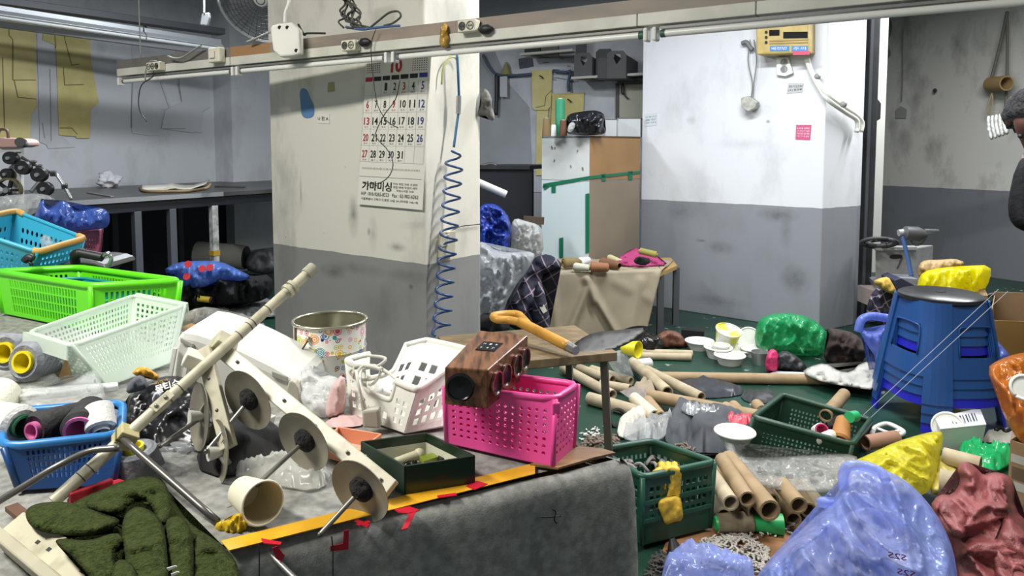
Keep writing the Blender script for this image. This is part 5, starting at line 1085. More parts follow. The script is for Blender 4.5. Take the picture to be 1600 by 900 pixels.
# dark green box
zt = ZT+0.046
q4 = [on(565, 690, zt), on(633, 728, zt), on(741, 712, zt), on(666, 676, zt)]; q0 = [flat(p, ZT+0.006) for p in q4]
t = thing('green_box', 'dark green open cardboard box with cream inside on the yellow tape', 'box', q0[1])
m_gb = M('dark_green_card', '#12291c', 0.28); m_cr = M('cream_lining', '#c8c7b4', 0.6); cc = sum(q0, Vector())/4
for i in range(4):
    a, b_, c, d = q0[i], q0[(i+1) % 4], q4[(i+1) % 4], q4[i]; sd_ = obj('side_panel', B().add([a, b_, c, d], [(0, 1, 2, 3)]), m_gb, t, solid=0.003)
    k = lambda p: flat(p+(cc-p)*0.03, p.z); obj('lining', B().add([k(a), k(b_), k(c-Vector((0, 0, 0.014))), k(d-Vector((0, 0, 0.014)))], [(0, 1, 2, 3)]), m_cr, sd_, solid=0.001)
obj('bottom_panel', B().add(q0, [(0, 1, 2, 3)]), m_cr, t, solid=0.003)
t = thing('wooden_bobbin', 'cream wooden bobbin lying in the green box', 'bobbin', on(640, 720, ZT+0.015))
a, b_ = on(618, 722, ZT+0.02), on(655, 710, ZT+0.02)
obj('shaft', B().cyl(a, b_, 0.006, 0.0075), M('bobbin_cream', '#c8c2a4', 0.5), t, smooth=2); obj('end_flange', B().sphere(b_, 0.009), M('bobbin_cream', '#c8c2a4'), t, smooth=True)
tag(obj('green_card', B().prism([on(x, y, ZT+0.016) for x, y in ((655, 718), (677, 712), (684, 719), (662, 726))], (0, 0, 0.005)), M('leaf_green', '#7d8a2a', 0.5)), 'bright green card pack in the green box', 'card')
tag(obj('black_eraser', B().prism([on(x, y, ZT+0.014) for x, y in ((684, 720), (694, 718), (696, 724), (687, 726))], (0, 0, 0.008)), m_ink, bevel=0.001), 'little black block at the right inside the green box', 'block')
o = obj('black_screws', B(), m_ink); rs = random.Random(2); bb = B()
for k in range(26):
    p = on(rs.uniform(620, 652), rs.uniform(722, 730), ZT+0.014); d = Vector((rs.uniform(-1, 1), rs.uniform(-1, 1), rs.uniform(-0.1, 0.5))).normalized()*0.008; bb.cyl(p-d, p+d, 0.0014, n=6)
bpy.data.objects.remove(o); tag(obj('loose_screws', bb, m_ink), 'scatter of black screws in the front of the green box', 'screws', None, 'stuff')
for k, (pts, lb) in enumerate(((((562, 716), (570, 708), (577, 704), (576, 720), (568, 726)), 'white tissue petal nearest the bar end'), (((584, 730), (590, 716), (597, 712), (603, 730), (600, 746)), 'white tissue petal against the green box side'))):
    tag(obj('tissue_scrap', inflate(list(pts), 0.99-0.01*k, 0.01, 0.005, 30, k+2, 3), M('tissue_white', '#dcdcd6', 0.8), smooth=True), lb, 'tissue')
# pink basket
zt = 0.862
top = [on(694, 604, zt), on(868, 624, zt), on(903, 600, zt), on(752, 582, zt)]
bot = [on(698, 691, ZT+0.008), on(864, 729, ZT+0.008), on(896, 699, ZT+0.008), on(748, 668, ZT+0.008)]
m_pk2 = M('hot_pink_plastic', '#ea4f9a', 0.35)
t = basket('pink_basket', 'hot pink basket with rows of round holes on the table', 'basket', top, bot, m_pk2, [(13, 7), (6, 7)], 0.005, rnd=True, fill=0.5, th=0.0025, mu=0.05, mv=(0.12, 0.14))
obj('clip', B().box(top[1]+Vector((0, -0.004, -0.012)), (0.012, 0.006, 0.018), 0.2), m_pk2, t, bevel=0.002)
# wooden speaker resting on it
t = thing('speaker', 'walnut box speaker with four drivers resting on the pink basket', 'speaker', at(760, 610, 1.05))
DF, DB = 1.0, 1.14
h8 = [at(694, 632, DF), at(762, 639.5, DF), at(824.5, 586, DB), at(752, 572, DB+0.02), at(694.5, 574, DF), at(763, 578, DF), at(825, 524, DB), at(750, 516, DB+0.02)]
m_wal = M('walnut', '#80573a', 0.3, 0, (22, '#43291a', 0.35, 0.62), None, 1, 0, 0.5, (6, 1, 3))
obj('cabinet', B().hexa(h8), m_wal, t, bevel=0.002)
fn_ = page(h8[4], h8[5], h8[1], h8[0], 0.0); nf = (h8[5]-h8[4]).cross(h8[0]-h8[4]).normalized(); nf = nf if nf.y < 0 else -nf
c = fn_(0.36, 0.5)
obj('bass_port', B().lathe(c, nf, [(0.021, -0.001), (0.021, 0.003), (0.018, 0.004), (0.0165, 0.002), (0, 0.0012)], 28), M('port_black', '#0d0d0e', 0.25), t, smooth=2)
fr2_ = page(h8[5], h8[6], h8[2], h8[1], 0.0); n2_ = (h8[6]-h8[5]).cross(h8[1]-h8[5]).normalized(); n2_ = n2_ if n2_.dot(CAM-h8[5]) > 0 else -n2_
for s_ in (0.17, 0.38, 0.67, 0.88):
    c = fr2_(s_, 0.5); r_ = 0.0185
    dv = obj('driver', B().lathe(c, n2_, [(r_, -0.001), (r_, 0.0035), (r_*0.86, 0.004), (r_*0.8, 0.002), (r_*0.35, 0.001), (0, 0.0025)], 24), M('driver_black', '#1a1a1c', 0.3), t, smooth=2)
    obj('trim_ring', B().lathe(c, n2_, [(r_*1.02, 0.001), (r_*1.02, 0.005), (r_*0.9, 0.005), (r_*0.9, 0.001)], 24, True), M('copper_ring', '#a0766a', 0.25, 0.8), dv, smooth=2)
tp_ = page(h8[7], h8[6], h8[5], h8[4], 0.0)
obj('control_panel', B().prism([tp_(s_, q_)+Vector((0, 0, 0.0005)) for s_, q_ in ((0.3, 0.32), (0.72, 0.32), (0.72, 0.55), (0.3, 0.55))], (0, 0, 0.0015)), M('panel_black', '#17171a', 0.25), t)
bb = B()
for i in range(3):
    for j in range(2): letter(bb, '◀▶+-MS'[i*2+j] if False else 'M+-◀▶P'[i*2+j], lambda s_, q_: tp_(s_, q_)+Vector((0, 0, 0.0025)), 0.38+i*0.13, 0.39+j*0.1, 0.05, 0.04)
obj('button_marks', bb, M('panel_ink', '#b9bcc0', 0.4), t)['kind'] = 'stuff'
# ---------------------------------------------------------------- paper cup
t = thing('paper_cup', 'cream paper cup lying on its side on the grey cloth', 'cup', on(395, 815, ZT))
c0 = at(411, 786, 0.84); axc = Vector((-0.68, 0.72, -0.13)).normalized()
obj('cup_wall', B().lathe(c0, axc, [(0.0262, 0.0), (0.0257, 0.001), (0.0195, 0.062), (0.0192, 0.062), (0, 0.061)], 36, caps=False), M('cup_paper', '#dcd8c0', 0.55), t, smooth=2)
obj('inside', B().lathe(c0, axc, [(0.0252, 0.0), (0.0187, 0.058), (0, 0.058)], 36, caps=False), M('cup_inside', '#cfc6a2', 0.55), t, smooth=2)
uu = axc.orthogonal().normalized(); vv = axc.cross(uu)
obj('rolled_rim', B().tube([c0+(uu*math.cos(a)+vv*math.sin(a))*0.0262 for a in [2*math.pi*i/36 for i in range(37)]], 0.0014, 8, sub=0), M('cup_rim', '#e6e2cc', 0.5), t, smooth=True)
# grey film and dark cloth behind the cup
tag(obj('plastic_film', lay([(358, 742), (400, 722), (450, 712), (505, 730), (520, 752), (490, 768), (440, 760), (400, 752)], ZT+0.005, 0.012, 0.02, 22, 4, 5), film('milky_film', '#d0d0c8', 0.6), smooth=True), 'milky plastic sheet rumpled behind the paper cup', 'plastic')
tag(obj('black_cloth', lay([(300, 730), (330, 668), (400, 660), (450, 690), (460, 715), (400, 730), (350, 748)], ZT+0.004, 0.03, 0.015, 16, 3, 6), M('black_fabric', '#1a1a1b', 0.9), smooth=True), 'black cloth under the tilted discs', 'cloth')
t = thing('long_carton', 'long narrow carton with yellow and white sides under the discs', 'carton', at(415, 705, 1.08))
a, b_ = at(364, 674, 1.1), at(470, 722, 1.03)
obj('box', B().bar(a, b_, 0.02, 0.024), M('carton_white2', '#c9c8be', 0.5), t, bevel=0.001)
for s0, s1 in ((0.02, 0.42), (0.62, 0.8)):
    obj('yellow_band', B().bar(a.lerp(b_, s0), a.lerp(b_, s1), 0.0206, 0.0246), M('band_ochre', '#c39426', 0.4), t)
tag(obj('white_bracket', B().prism([at(x, y, 1.1) for x, y in ((396, 650), (416, 656), (410, 682), (394, 672))], (0.01, 0.02, 0)), m_wh, bevel=0.002), 'white plastic bracket standing behind the long carton', 'bracket')
# ---------------------------------------------------------------- thread stand lying across the table
m_be = M('beige_enamel', '#bdb8a0', 0.4, 0, (40, '#9d977f', 0.25, 0.5)); m_rod = M('rod_steel', '#8d8c86', 0.42, 0.7); m_dk = M('rod_dark', '#6c6a66', 0.35, 0.6)
t = thing('thread_stand', 'beige metal thread stand lying across the clutter with disc holders', 'thread stand', at(85, 782, 0.93))
pA, pB = at(83, 784, 0.875), at(484, 424, 1.2)
obj('pole', B().cyl(pA, pB, 0.0085, n=18), m_be, t, smooth=2)
dpole = (pB-pA).normalized()
def pk(x):  # point on pole at image column x
    lo, hi = 0.0, 1.0
    for _ in range(40):
        mid = (lo+hi)/2; p = pA.lerp(pB, mid); s_ = PX+F*p.x/(p.y*CP-(p.z-H)*SP)
        if s_ < x: lo = mid
        else: hi = mid
    return pA.lerp(pB, lo)
obj('pole_tip', B().cyl(pk(478), pB+dpole*0.01, 0.011, n=16), M('tip_grey', '#9a9684', 0.5), t, smooth=2)
for x in (455, 448): obj('pole_ring', B().cyl(pk(x), pk(x)+dpole*0.006, 0.0125, n=18), m_be, t, smooth=2)
for x in (417, 394, 388, 372, 280, 262, 140, 125): obj('pole_groove', B().cyl(pk(x), pk(x)+dpole*0.0015, 0.0088, n=18), M('groove_dark', '#4c4a40', 0.6), t, smooth=2)
sl_a, sl_b = pk(243), pk(272)
obj('sleeve_plate', B().bar(sl_a+Vector((0, -0.008, 0.003)), sl_b+Vector((0, -0.008, 0.003)), 0.014, 0.004, (0, -1, 0.4)), m_be, t, bevel=0.001)
for k in (0.25, 0.75): obj('sleeve_screw', B().sphere(sl_a.lerp(sl_b, k)+Vector((0, -0.011, 0.004)), 0.003), m_rod, t, smooth=True)
def cross(p, q, w, h, up):
    return obj('cross_arm', B().bar(p, q, w, h, up), m_be, t, bevel=0.0015)
a1, a2 = at(346, 546, 1.085), at(612, 765, 0.89)
cross(a1, a2, 0.024, 0.012, (-0.1, -0.75, 0.65))
for k in (0.12, 0.42, 0.6, 0.78, 0.95): obj('arm_screw', B().sphere(a1.lerp(a2, k)+Vector((0, -0.006, 0.005)), 0.0026), m_dk, t, smooth=True)
b1, b2 = at(318, 545, 1.07), at(358, 700, 0.98)
cross(b1, b2, 0.022, 0.012, (0, -1, 0.2))
for k in (0.3, 0.62, 0.93): obj('arm_screw', B().sphere(b1.lerp(b2, k)+Vector((0, -0.007, 0)), 0.0026), m_dk, t, smooth=True)
obj('arm_clamp', B().box(at(303, 562, 1.055), (0.028, 0.026, 0.022), 0.3, 0.2, 0.5), M('clamp_white', '#d8d5c6', 0.4), t, bevel=0.002)
obj('arm_clamp', B().box(at(349, 540, 1.095), (0.034, 0.028, 0.03), 0.2, 0.4, 0.7), m_be, t, bevel=0.002)
cb_ = obj('pole_clamp', B().box(pk(196), (0.026, 0.024, 0.026), 0.5, 0.3, 0.6), M('clamp_olive', '#b3ab7c', 0.45), t, bevel=0.002)
obj('clamp_band', B().box(pk(196), (0.028, 0.026, 0.003), 0.5, 0.3, 0.6), M('clamp_dark2', '#6b6648', 0.5), cb_)
m_disc = M('disc_grey', '#8f8a7b', 0.4, 0, (14, '#6b6659', 0.3, 0.65)); m_sp = M('sponge_black', '#1c1b1a', 0.95, 0, None, (120, 1.0))
def disc(cx, cy, D, r, n, tipx, tipy, Dt, cap=False):
    c = at(cx, cy, D); n = Vector(n).normalized()
    dk = obj('disc', B().lathe(c, n, [(0, 0.0), (r*0.3, 0.0), (r*0.75, 0.002), (r, 0.006), (r, 0.0072), (r*0.75, 0.0034), (r*0.3, 0.0015), (0, 0.0015)], 40), m_disc, t, smooth=2)
    if cap:
        obj('spool_hub', B().cyl(c, c+n*0.02, 0.007, 0.011, n=16), M('hub_white2', '#cfcec4', 0.4), dk, smooth=2)
        for k in range(3):
            an = k*2.09; u0 = n.orthogonal().normalized(); d = u0*math.cos(an)+n.cross(u0)*math.sin(an)
            obj('hub_fin', B().bar(c+d*0.008+n*0.002, c+d*0.022-n*0.004, 0.004, 0.01, n), M('hub_grey', '#8f8d85', 0.4), dk)
    else:
        obj('sponge', B().lathe(c, n, [(0.017, 0.0005), (0.0165, 0.007), (0.01, 0.012), (0.005, 0.016), (0, 0.016)], 20), m_sp, dk, smooth=2)
    sp = obj('spindle', B().cyl(c, at(tipx, tipy, Dt), 0.0032, n=12), m_rod, t, smooth=2)
    obj('spindle_tip', B().sphere(at(tipx, tipy, Dt), 0.0034), m_dk, sp, smooth=True)
nd1 = (at(500, 835, 0.82)-at(567, 762, 0.865)).normalized()
disc(567, 762, 0.865, 0.044, nd1+Vector((0.08, -0.36, 0.25)), 500, 835, 0.82)
disc(479, 686, 0.95, 0.045, nd1+Vector((0.06, -0.36, 0.25)), 402, 757, 0.875)
disc(392, 622, 1.03, 0.048, nd1+Vector((0.06, -0.33, 0.28)), 322, 706, 0.97)
disc(318, 650, 1.04, 0.05, (-0.75, -0.6, 0.1), 250, 697, 0.97, True)
disc(348, 705, 0.985, 0.045, (-0.75, -0.6, 0.1), 322, 705, 0.965, True)
obj('side_rod', B().tube([pk(201)+Vector((0, -0.015, 0)), at(260, 745, 0.895), at(340, 815, 0.845)], 0.0045, 10, sub=3), m_dk, t, smooth=True)
obj('side_rod', B().tube([at(186, 700, 0.915), at(140, 705, 0.91), at(90, 728, 0.885), at(40, 758, 0.87), at(-5, 785, 0.86)], 0.0045, 10), m_dk, t, smooth=True)
tag(obj('thin_rod', B().cyl(at(380, 824, 0.845), at(462, 905, 0.775), 0.0032, n=12), m_rod, smooth=2), 'thin bright steel rod poking off the front edge of the table', 'rod')
tag(obj('twist_ribbon', inflate([(334, 826), (340, 814), (362, 812), (362, 806), (374, 800), (385, 808), (388, 822), (380, 836), (360, 839), (344, 834)], 0.84, 0.009, 0.008, 40, 3, 2.5), M('yellow_foil', '#c6a41e', 0.3), smooth=True), 'yellow foil ribbon twisted round the rod joint', 'ribbon')
tag(obj('black_clip', B().bar(at(358, 794, 0.895), at(368, 808, 0.88), 0.008, 0.006), m_ink, bevel=0.001), 'black clip by the paper cup base', 'clip')
tag(obj('flat_blade', B().bar(at(304, 794, 0.90), at(330, 814, 0.875), 0.008, 0.003), m_dk), 'flat steel blade beside the side rod', 'blade')
# ---------------------------------------------------------------- olive felt heap
m_fg = M('olive_felt', '#454f2a', 1.0, 0, (160, '#2f381b', 0.3, 0.7), (300, 0.8), 1, 0, 0.1)
t = thing('felt_cloth', 'olive green felt cloth heaped over the front left table edge', 'cloth', on(200, 860, ZT))
def tD(off): return lambda y: on(400, y, ZT).y-off
def fold(out, off, T, seed, wr=0.012, fr=9, name='fold', step=6): obj(name, inflate(out, tD(off), T, wr, fr, seed, step, 2), m_fg, t, smooth=True)
fold([(50, 850), (60, 830), (90, 800), (150, 765), (230, 744), (262, 762), (290, 815), (345, 848), (374, 880), (380, 950), (150, 950), (120, 880)], 0.035, 0.04, 1, 0.03, 7)
fold([(36, 800), (56, 785), (110, 783), (160, 802), (192, 812), (175, 828), (140, 838), (90, 836), (50, 828)], 0.085, 0.022, 2)
fold([(122, 790), (160, 764), (200, 748), (240, 742), (260, 754), (270, 790), (264, 818), (246, 824), (240, 792), (222, 778), (196, 792), (180, 808)], 0.08, 0.022, 3)
fold([(188, 822), (200, 796), (222, 790), (248, 806), (258, 830), (262, 870), (266, 945), (205, 950), (196, 870)], 0.11, 0.02, 4)
fold([(84, 848), (92, 840), (140, 846), (175, 832), (194, 835), (198, 850), (176, 862), (182, 890), (176, 950), (150, 915), (115, 872)], 0.10, 0.016, 5)
fold([(256, 812), (280, 804), (298, 822), (304, 860), (300, 950), (264, 950), (260, 860)], 0.09, 0.02, 6)
fold([(296, 834), (330, 842), (362, 866), (376, 895), (376, 950), (300, 950)], 0.075, 0.018, 7)
fold([(172, 890), (186, 872), (206, 878), (218, 905), (220, 950), (176, 950)], 0.125, 0.014, 8)
for k, (x, y) in enumerate(((268, 888), (272, 897))): tag(obj('lint_scrap', B().prism([at(x-8+k*3, y, on(270, y, ZT).y-0.15), at(x+6, y-4, on(270, y, ZT).y-0.15), at(x+8, y-2, on(270, y, ZT).y-0.15), at(x-4, y+4, on(270, y, ZT).y-0.15)], (0, 0.001, 0)), M('lint_white', '#d8d8d0', 0.8)), ('small white scrap on the olive felt, upper of two', 'small white scrap on the olive felt, lower of two')[k], 'scrap')
# beige frame at the bottom left
t = thing('channel_frame', 'beige metal channel frame at the bottom left corner', 'frame', at(60, 850, 0.8))
a, b_ = at(22, 826, 0.80), at(175, 925, 0.66)
obj('channel', B().bar(a, b_, 0.034, 0.02, (0.2, -0.6, 0.75)), m_be, t, bevel=0.002)
obj('side_flange', B().bar(at(2, 842, 0.79), at(120, 940, 0.66), 0.012, 0.035, (0.2, -0.6, 0.75)), M('flange_beige', '#a9a48e', 0.45), t, bevel=0.002)
for s_ in (0.3, 0.42, 0.75): obj('slot', B().bar(a.lerp(b_, s_)+Vector((0.002, -0.0075, 0.0085)), a.lerp(b_, s_+0.03)+Vector((0.002, -0.0075, 0.0085)), 0.004, 0.002, (0.2, -0.6, 0.75)), m_ink, t)
tag(obj('wood_splint', B().bar(on(18, 792, ZT+0.02), on(38, 808, ZT+0.02), 0.014, 0.006), M('splint_brown', '#5d4130', 0.7)), 'short brown wood splint at the end of the metal frame', 'splint')
# ================================================================ left background floor
m_blk = M('black_garment', '#17181b', 0.9, 0, (20, '#0e0f11', 0.3, 0.7)); m_new = M('newsprint', '#8f9190', 0.8, 0, (40, '#5e6062', 0.4, 0.6))
tag(obj('clothes_heap', inflate([(240, 480), (280, 440), (330, 425), (390, 432), (425, 428), (428, 460), (400, 474), (330, 480), (290, 492)], 5.2, 0.25, 0.16, 5, 2, 4, zmin=0.005), m_blk, smooth=True), 'heap of black clothes on the floor under the cutting table', 'clothes')
t = thing('printed_bag', 'crumpled blue bag with red prints on the black clothes', 'bag', at(325, 450, 5.0))
o = obj('film', inflate([(252, 424), (275, 410), (310, 407), (345, 408), (370, 420), (397, 434), (370, 440), (340, 438), (318, 450), (290, 449), (268, 440), (278, 430)], 4.95, 0.12, 0.06, 7, 5, 4), film('blue_print_film', '#5f80cc', 0.95, 0.3), t, smooth=True)
for x, y in ((294, 413), (316, 420), (328, 418), (292, 432)): obj('red_print', B().lathe(at(x, y, 4.77), (0, -1, 0.4), [(0, 0), (0.025, 0), (0.025, 0.004), (0, 0.004)], 12), m_red, t)
for k, q_ in enumerate((((300, 474), (380, 462), (430, 470), (428, 482), (340, 490)), ((330, 484), (400, 474), (430, 480), (430, 494), (360, 500)), ((290, 488), (340, 478), (370, 486), (320, 498)))):
    tag(obj('newspaper', lay(list(q_), 0.004+0.02*k, 0.01, 0.03, 5, k+1, 5, 0), m_new, smooth=True), ('grey newspaper sheets spread nearest the black clothes', 'grey newspaper sheets spread beside the column foot', 'folded grey newspaper left of the other sheets')[k], 'newspaper')
t = thing('yellow_spool', 'small yellow thread spool lying in front of the black clothes', 'spool', on(318, 469, 0.05))
a, b_ = at(306, 466, 4.9), at(331, 469, 4.9); obj('thread', B().cyl(a.lerp(b_, 0.15), b_.lerp(a, 0.1), 0.022), M('thread_gold', '#b39a2c', 0.7), t, smooth=2)
for p in (a, b_): obj('flange', B().cyl(p-(b_-a)*0.02, p+(b_-a)*0.06, 0.026), m_ink, t, smooth=2)
tag(obj('grey_sack', inflate([(380, 420), (385, 398), (405, 388), (430, 392), (435, 425), (410, 430)], 6.2, 0.12, 0.05, 7, 4, 4), M('sack_grey', '#5f6063', 0.6), smooth=True), 'grey plastic sack under the far end of the cutting table', 'sack')
t = thing('fabric_roll', 'pale rolled fabric lying behind the taped table leg', 'fabric', at(345, 400, 6.2))
obj('roll', B().cyl(at(308, 396, 6.2), at(384, 402, 6.2), 0.11), M('pale_roll', '#8c8a83', 0.8), t, smooth=2); obj('roll_end', B().cyl(at(384, 402, 6.19), at(386, 402, 6.19), 0.1), m_ink, t, smooth=2)
tag(obj('plastic_bag', inflate([(280, 526), (280, 500), (296, 484), (328, 478), (360, 490), (386, 490), (398, 512), (402, 530), (360, 534), (310, 532)], 1.72, 0.05, 0.03, 12, 6, 4), film('clear_film_e', '#d5d3cc', 0.32), smooth=True), 'clear bag of food scraps on the far side of the work table', 'bag')
for k, (x, y, c) in enumerate(((300, 512, '#b5813c'), (318, 516, '#7d4a3d'), (352, 515, '#7c8a3a'), (380, 520, '#a86a4a'))): tag(obj('food_scrap', heap(at(x, y+8, 1.74), (0.022, 0.016, 0.011), 0.008, 30, k, 16, 10), M('food%d' % k, c, 0.7), smooth=True), ('orange-brown', 'reddish brown', 'olive green', 'pale brown')[k]+' food scrap inside the clear bag', 'food')
# ================================================================ middle: cabinet and what stands on it
a, b_, c = at(846.8, 212, 5.25), at(921.4, 212, 5.0), at(1000.5, 206.4, 5.4); zc = b_.z
a, b_, c = flat(a, 0), flat(b_, 0), flat(c, 0); d = a+c-b_
t = thing('white_cabinet', 'tall cabinet with a white board side and a brown board side', 'cabinet', b_)
m_wbd = M('white_board', '#cdd0cd', 0.55, 0, (3, '#bfc2bf', 0.3, 0.7)); m_bbd = M('brown_board', '#a37f55', 0.6, 0, (4, '#94724a', 0.3, 0.7)); m_tbd = M('taupe_board', '#8f8372', 0.65, 0, (4, '#85796a', 0.3, 0.7)); m_ib = M('pale_blue_board', '#c4d0d2', 0.5)
up = Vector((0, 0, 1)); zs = at(921, 283, 5.0).z
def panel(nm, p, q_, z0, z1, m_, th=0.012):
    n = Vector(((q_-p).y, -(q_-p).x, 0)).normalized(); n = n if n.dot(CAM-p) > 0 else -n
    return obj(nm, B().prism([flat(p, z0), flat(q_, z0), flat(q_, z1), flat(p, z1)], -n*th), m_, t)
panel('upper_white_panel', a, b_, zs+0.003, zc, m_wbd); panel('lower_pale_panel', a, b_, 0, zs-0.003, m_ib); panel('upper_brown_panel', b_, c, zs+0.003, zc, m_bbd); panel('lower_taupe_panel', b_, c, 0, zs-0.003, m_tbd)
obj('top_panel', B().prism([flat(p, zc-0.015) for p in (a, b_, c, d)], (0, 0, 0.015)), m_dark, t)
nA, nB = hn(a, b_), hn(b_, c)
def onA(x, y, o=0.003): return hit(x, y, b_+nA*o, nA)
def onB2(x, y, o=0.003): return hit(x, y, b_+nB*o, nB)
t2 = thing('green_tape', 'dark green masking tape sealing the cabinet boards', 'tape', onA(860, 290)); m_gt = M('green_tape', '#0f6b4d', 0.45)
for f_, pts in ((onA, ((849, 287), (921, 275), (921, 280), (849, 293))), (onB2, ((921, 275), (1000, 267), (1000, 271), (921, 280))), (onA, ((862, 290), (868, 289), (868, 301), (862, 301))), (onA, ((848, 291), (853, 288), (858, 292), (851, 297))), (onB2, ((939, 272), (946, 271), (946, 283), (940, 283))), (onB2, ((981, 268), (988, 267), (988, 281), (982, 281))), (onA, ((915, 303), (921, 302), (921, 394), (915, 396))), (onA, ((874, 372), (880, 371), (880, 402), (874, 403)))):
    obj('tape_piece', B().prism([f_(x, y) for x, y in pts], (nA if f_ is onA else nB)*0.003), m_gt, t2)
bb = B(); rs = random.Random(4)
for k in range(8): x, y = rs.uniform(852, 915), rs.uniform(225, 270); bb.bar(onA(x, y), onA(x+rs.uniform(-1, 1), y+4), 0.008, 0.002, nA)
obj('scuff_mark', bb, M('scuff', '#7f7b72', 0.8), t)['kind'] = 'stuff'
def stand(nm, lb, x, w, y0, mat, cat, D=5.05, taper=0.8, tip=None):
    p = flat(at(x, 211, D), zc); h_ = at(x, y0, D).z-zc; r_ = w/2*D/1100
    tt = thing(nm, lb, cat, p); obj('thread', B().lathe(p, (0, 0, 1), [(r_, 0), (r_, h_*0.05), (r_*taper, h_*0.95), (r_*taper*0.8, h_)], 20), mat, tt, smooth=2)
    obj('core_tip', B().cyl(p+Vector((0, 0, h_)), p+Vector((0, 0, h_*1.03)), r_*taper*0.5), tip or m_cr, tt, smooth=2)
stand('thread_cone', 'brown thread cone at the left edge of the cabinet top', 854, 14, 185, M('thread_brown', '#7a6442', 0.75), 'thread cone', 5.12)
stand('thread_tube', 'tall green thread tube standing on the cabinet', 875, 15, 155, M('thread_green', '#1f7d57', 0.6, 0, (3, '#3aa07a', 0.4, 0.6)), 'thread tube', 5.2, 1.0)
stand('thread_cone', 'dark brown thread cone left of the black bag', 880, 13, 188, M('thread_dbrown', '#5b3a24', 0.75), 'thread cone', 5.0)
stand('thread_cone', 'small white thread cone between the brown cones', 865, 9, 195, m_twh, 'thread cone', 5.1)
tag(obj('black_bag', inflate([(884, 209), (888, 196), (884, 182), (895, 176), (910, 175), (925, 172), (938, 174), (945, 180), (944, 196), (948, 206), (940, 211), (905, 212)], 5.0, 0.07, 0.05, 9, 3, 3), M('black_film', '#1d1e22', 0.25), smooth=True), 'crumpled black plastic bag on top of the cabinet', 'bag')
tag(obj('white_plastic', inflate([(886, 207), (888, 194), (896, 190), (900, 196), (894, 206)], 4.9, 0.02, 0.02, 14, 5, 2.5), film('white_film', '#e3e4e2'), smooth=True), 'white plastic tuft in front of the black bag', 'plastic')
for x0, x1, y0, lb, D in ((946, 963, 186, 'small white carton right of the black bag', 5.35), (964, 1000, 184, 'wide white carton at the right end of the cabinet top', 5.45)):
    p, q_ = flat(at(x0, 208, D), zc), flat(at(x1, 208, D), zc); h_ = at(x0, y0, D).z-zc
    tt = thing('white_carton', lb, 'carton', p); obj('body', B().prism([p, q_, q_+Vector((0.05, 0.18, 0)), p+Vector((0.05, 0.18, 0))], (0, 0, h_*0.94)), M('carton_grey', '#c2c4c6', 0.6), tt)
    obj('lid', B().prism([p+up*h_*0.94, q_+up*h_*0.94, q_+Vector((0.05, 0.18, h_*0.94)), p+Vector((0.05, 0.18, h_*0.94))], (0, 0, h_*0.06)), M('carton_dark', '#5b5a56', 0.6), tt)
# dark worktable behind, roll, bags
t = thing('dark_worktable', 'dark worktable against the back wall left of the cabinet', 'table', flat(at(790, 300, 6.0), 0))
q4 = [at(735, 264, 5.6), at(828, 268, 5.5)]; z_ = q4[0].z; q4 = [flat(p, z_) for p in q4]
obj('tabletop', B().prism([q4[0], q4[1], q4[1]+vd*0.55, q4[0]+vd*0.5], (0, 0, 0.03)), m_dark, t)
obj('shade_board', B().prism([flat(q4[0], 0)+vd*0.03, flat(q4[1], 0)+vd*0.03, flat(q4[1], 0)+vd*0.06, flat(q4[0], 0)+vd*0.06], (0, 0, z_)), m_bks, t)  # black panel stands in for the deep shade below the tabletop
tag(obj('scissors', B().tube([at(x, y, 5.6) for x, y in ((752, 260), (765, 256), (775, 258), (770, 262))], 0.012).tube([at(x, y, 5.6) for x, y in ((775, 260), (795, 261), (810, 262))], 0.01), m_dk, smooth=True), 'grey shears lying on the dark worktable', 'shears')
tag(obj('white_roll', B().cyl(at(745, 284, 4.4), at(791, 304, 4.4), 0.024), M('roll_white', '#c9cac8', 0.5), smooth=2), 'white roll poking out from behind the column', 'roll')
tag(obj('brown_plank', B().bar(at(818, 343, 5.0), at(850, 345, 5.0), 0.05, 0.05), M('plank_dark', '#4e4032', 0.7)), 'dark brown plank edge behind the clear bag', 'plank')
m_bb = M('dark_blue_film', '#1e3a97', 0.18, 0, None, (30, 0.5))
tag(obj('blue_sack', inflate([(745, 395), (745, 330), (756, 318), (772, 318), (785, 325), (797, 342), (800, 370), (794, 392), (775, 400)], 4.3, 0.11, 0.09, 10, 3, 3), m_bb, smooth=True), 'shiny dark blue sack leaning against the column edge', 'sack')
tag(obj('clear_sack', inflate([(796, 400), (800, 372), (798, 350), (806, 340), (822, 346), (840, 350), (848, 360), (850, 398), (825, 404)], 4.35, 0.09, 0.08, 12, 5, 3), film('clear_sack_film', '#cfcfcd', 0.75, 0.2), smooth=True), 'clear plastic sack between the blue sack and the cabinet', 'sack')
tag(obj('white_sack', inflate([(742, 500), (744, 376), (760, 380), (775, 392), (800, 395), (825, 392), (838, 398), (826, 420), (806, 445), (790, 475), (785, 500)], 4.05, 0.14, 0.11, 8, 7, 4), film('white_sack_film', '#c3c6ca', 0.85, 0.25), smooth=True), 'big whitish plastic sack below the blue sack', 'sack')
tag(obj('dark_bundle', inflate([(742, 516), (744, 490), (790, 488), (800, 520), (770, 526)], 3.95, 0.15, 0.04, 6, 3, 6), m_blk, smooth=True), 'black bundle on the floor under the whitish sack', 'bundle')
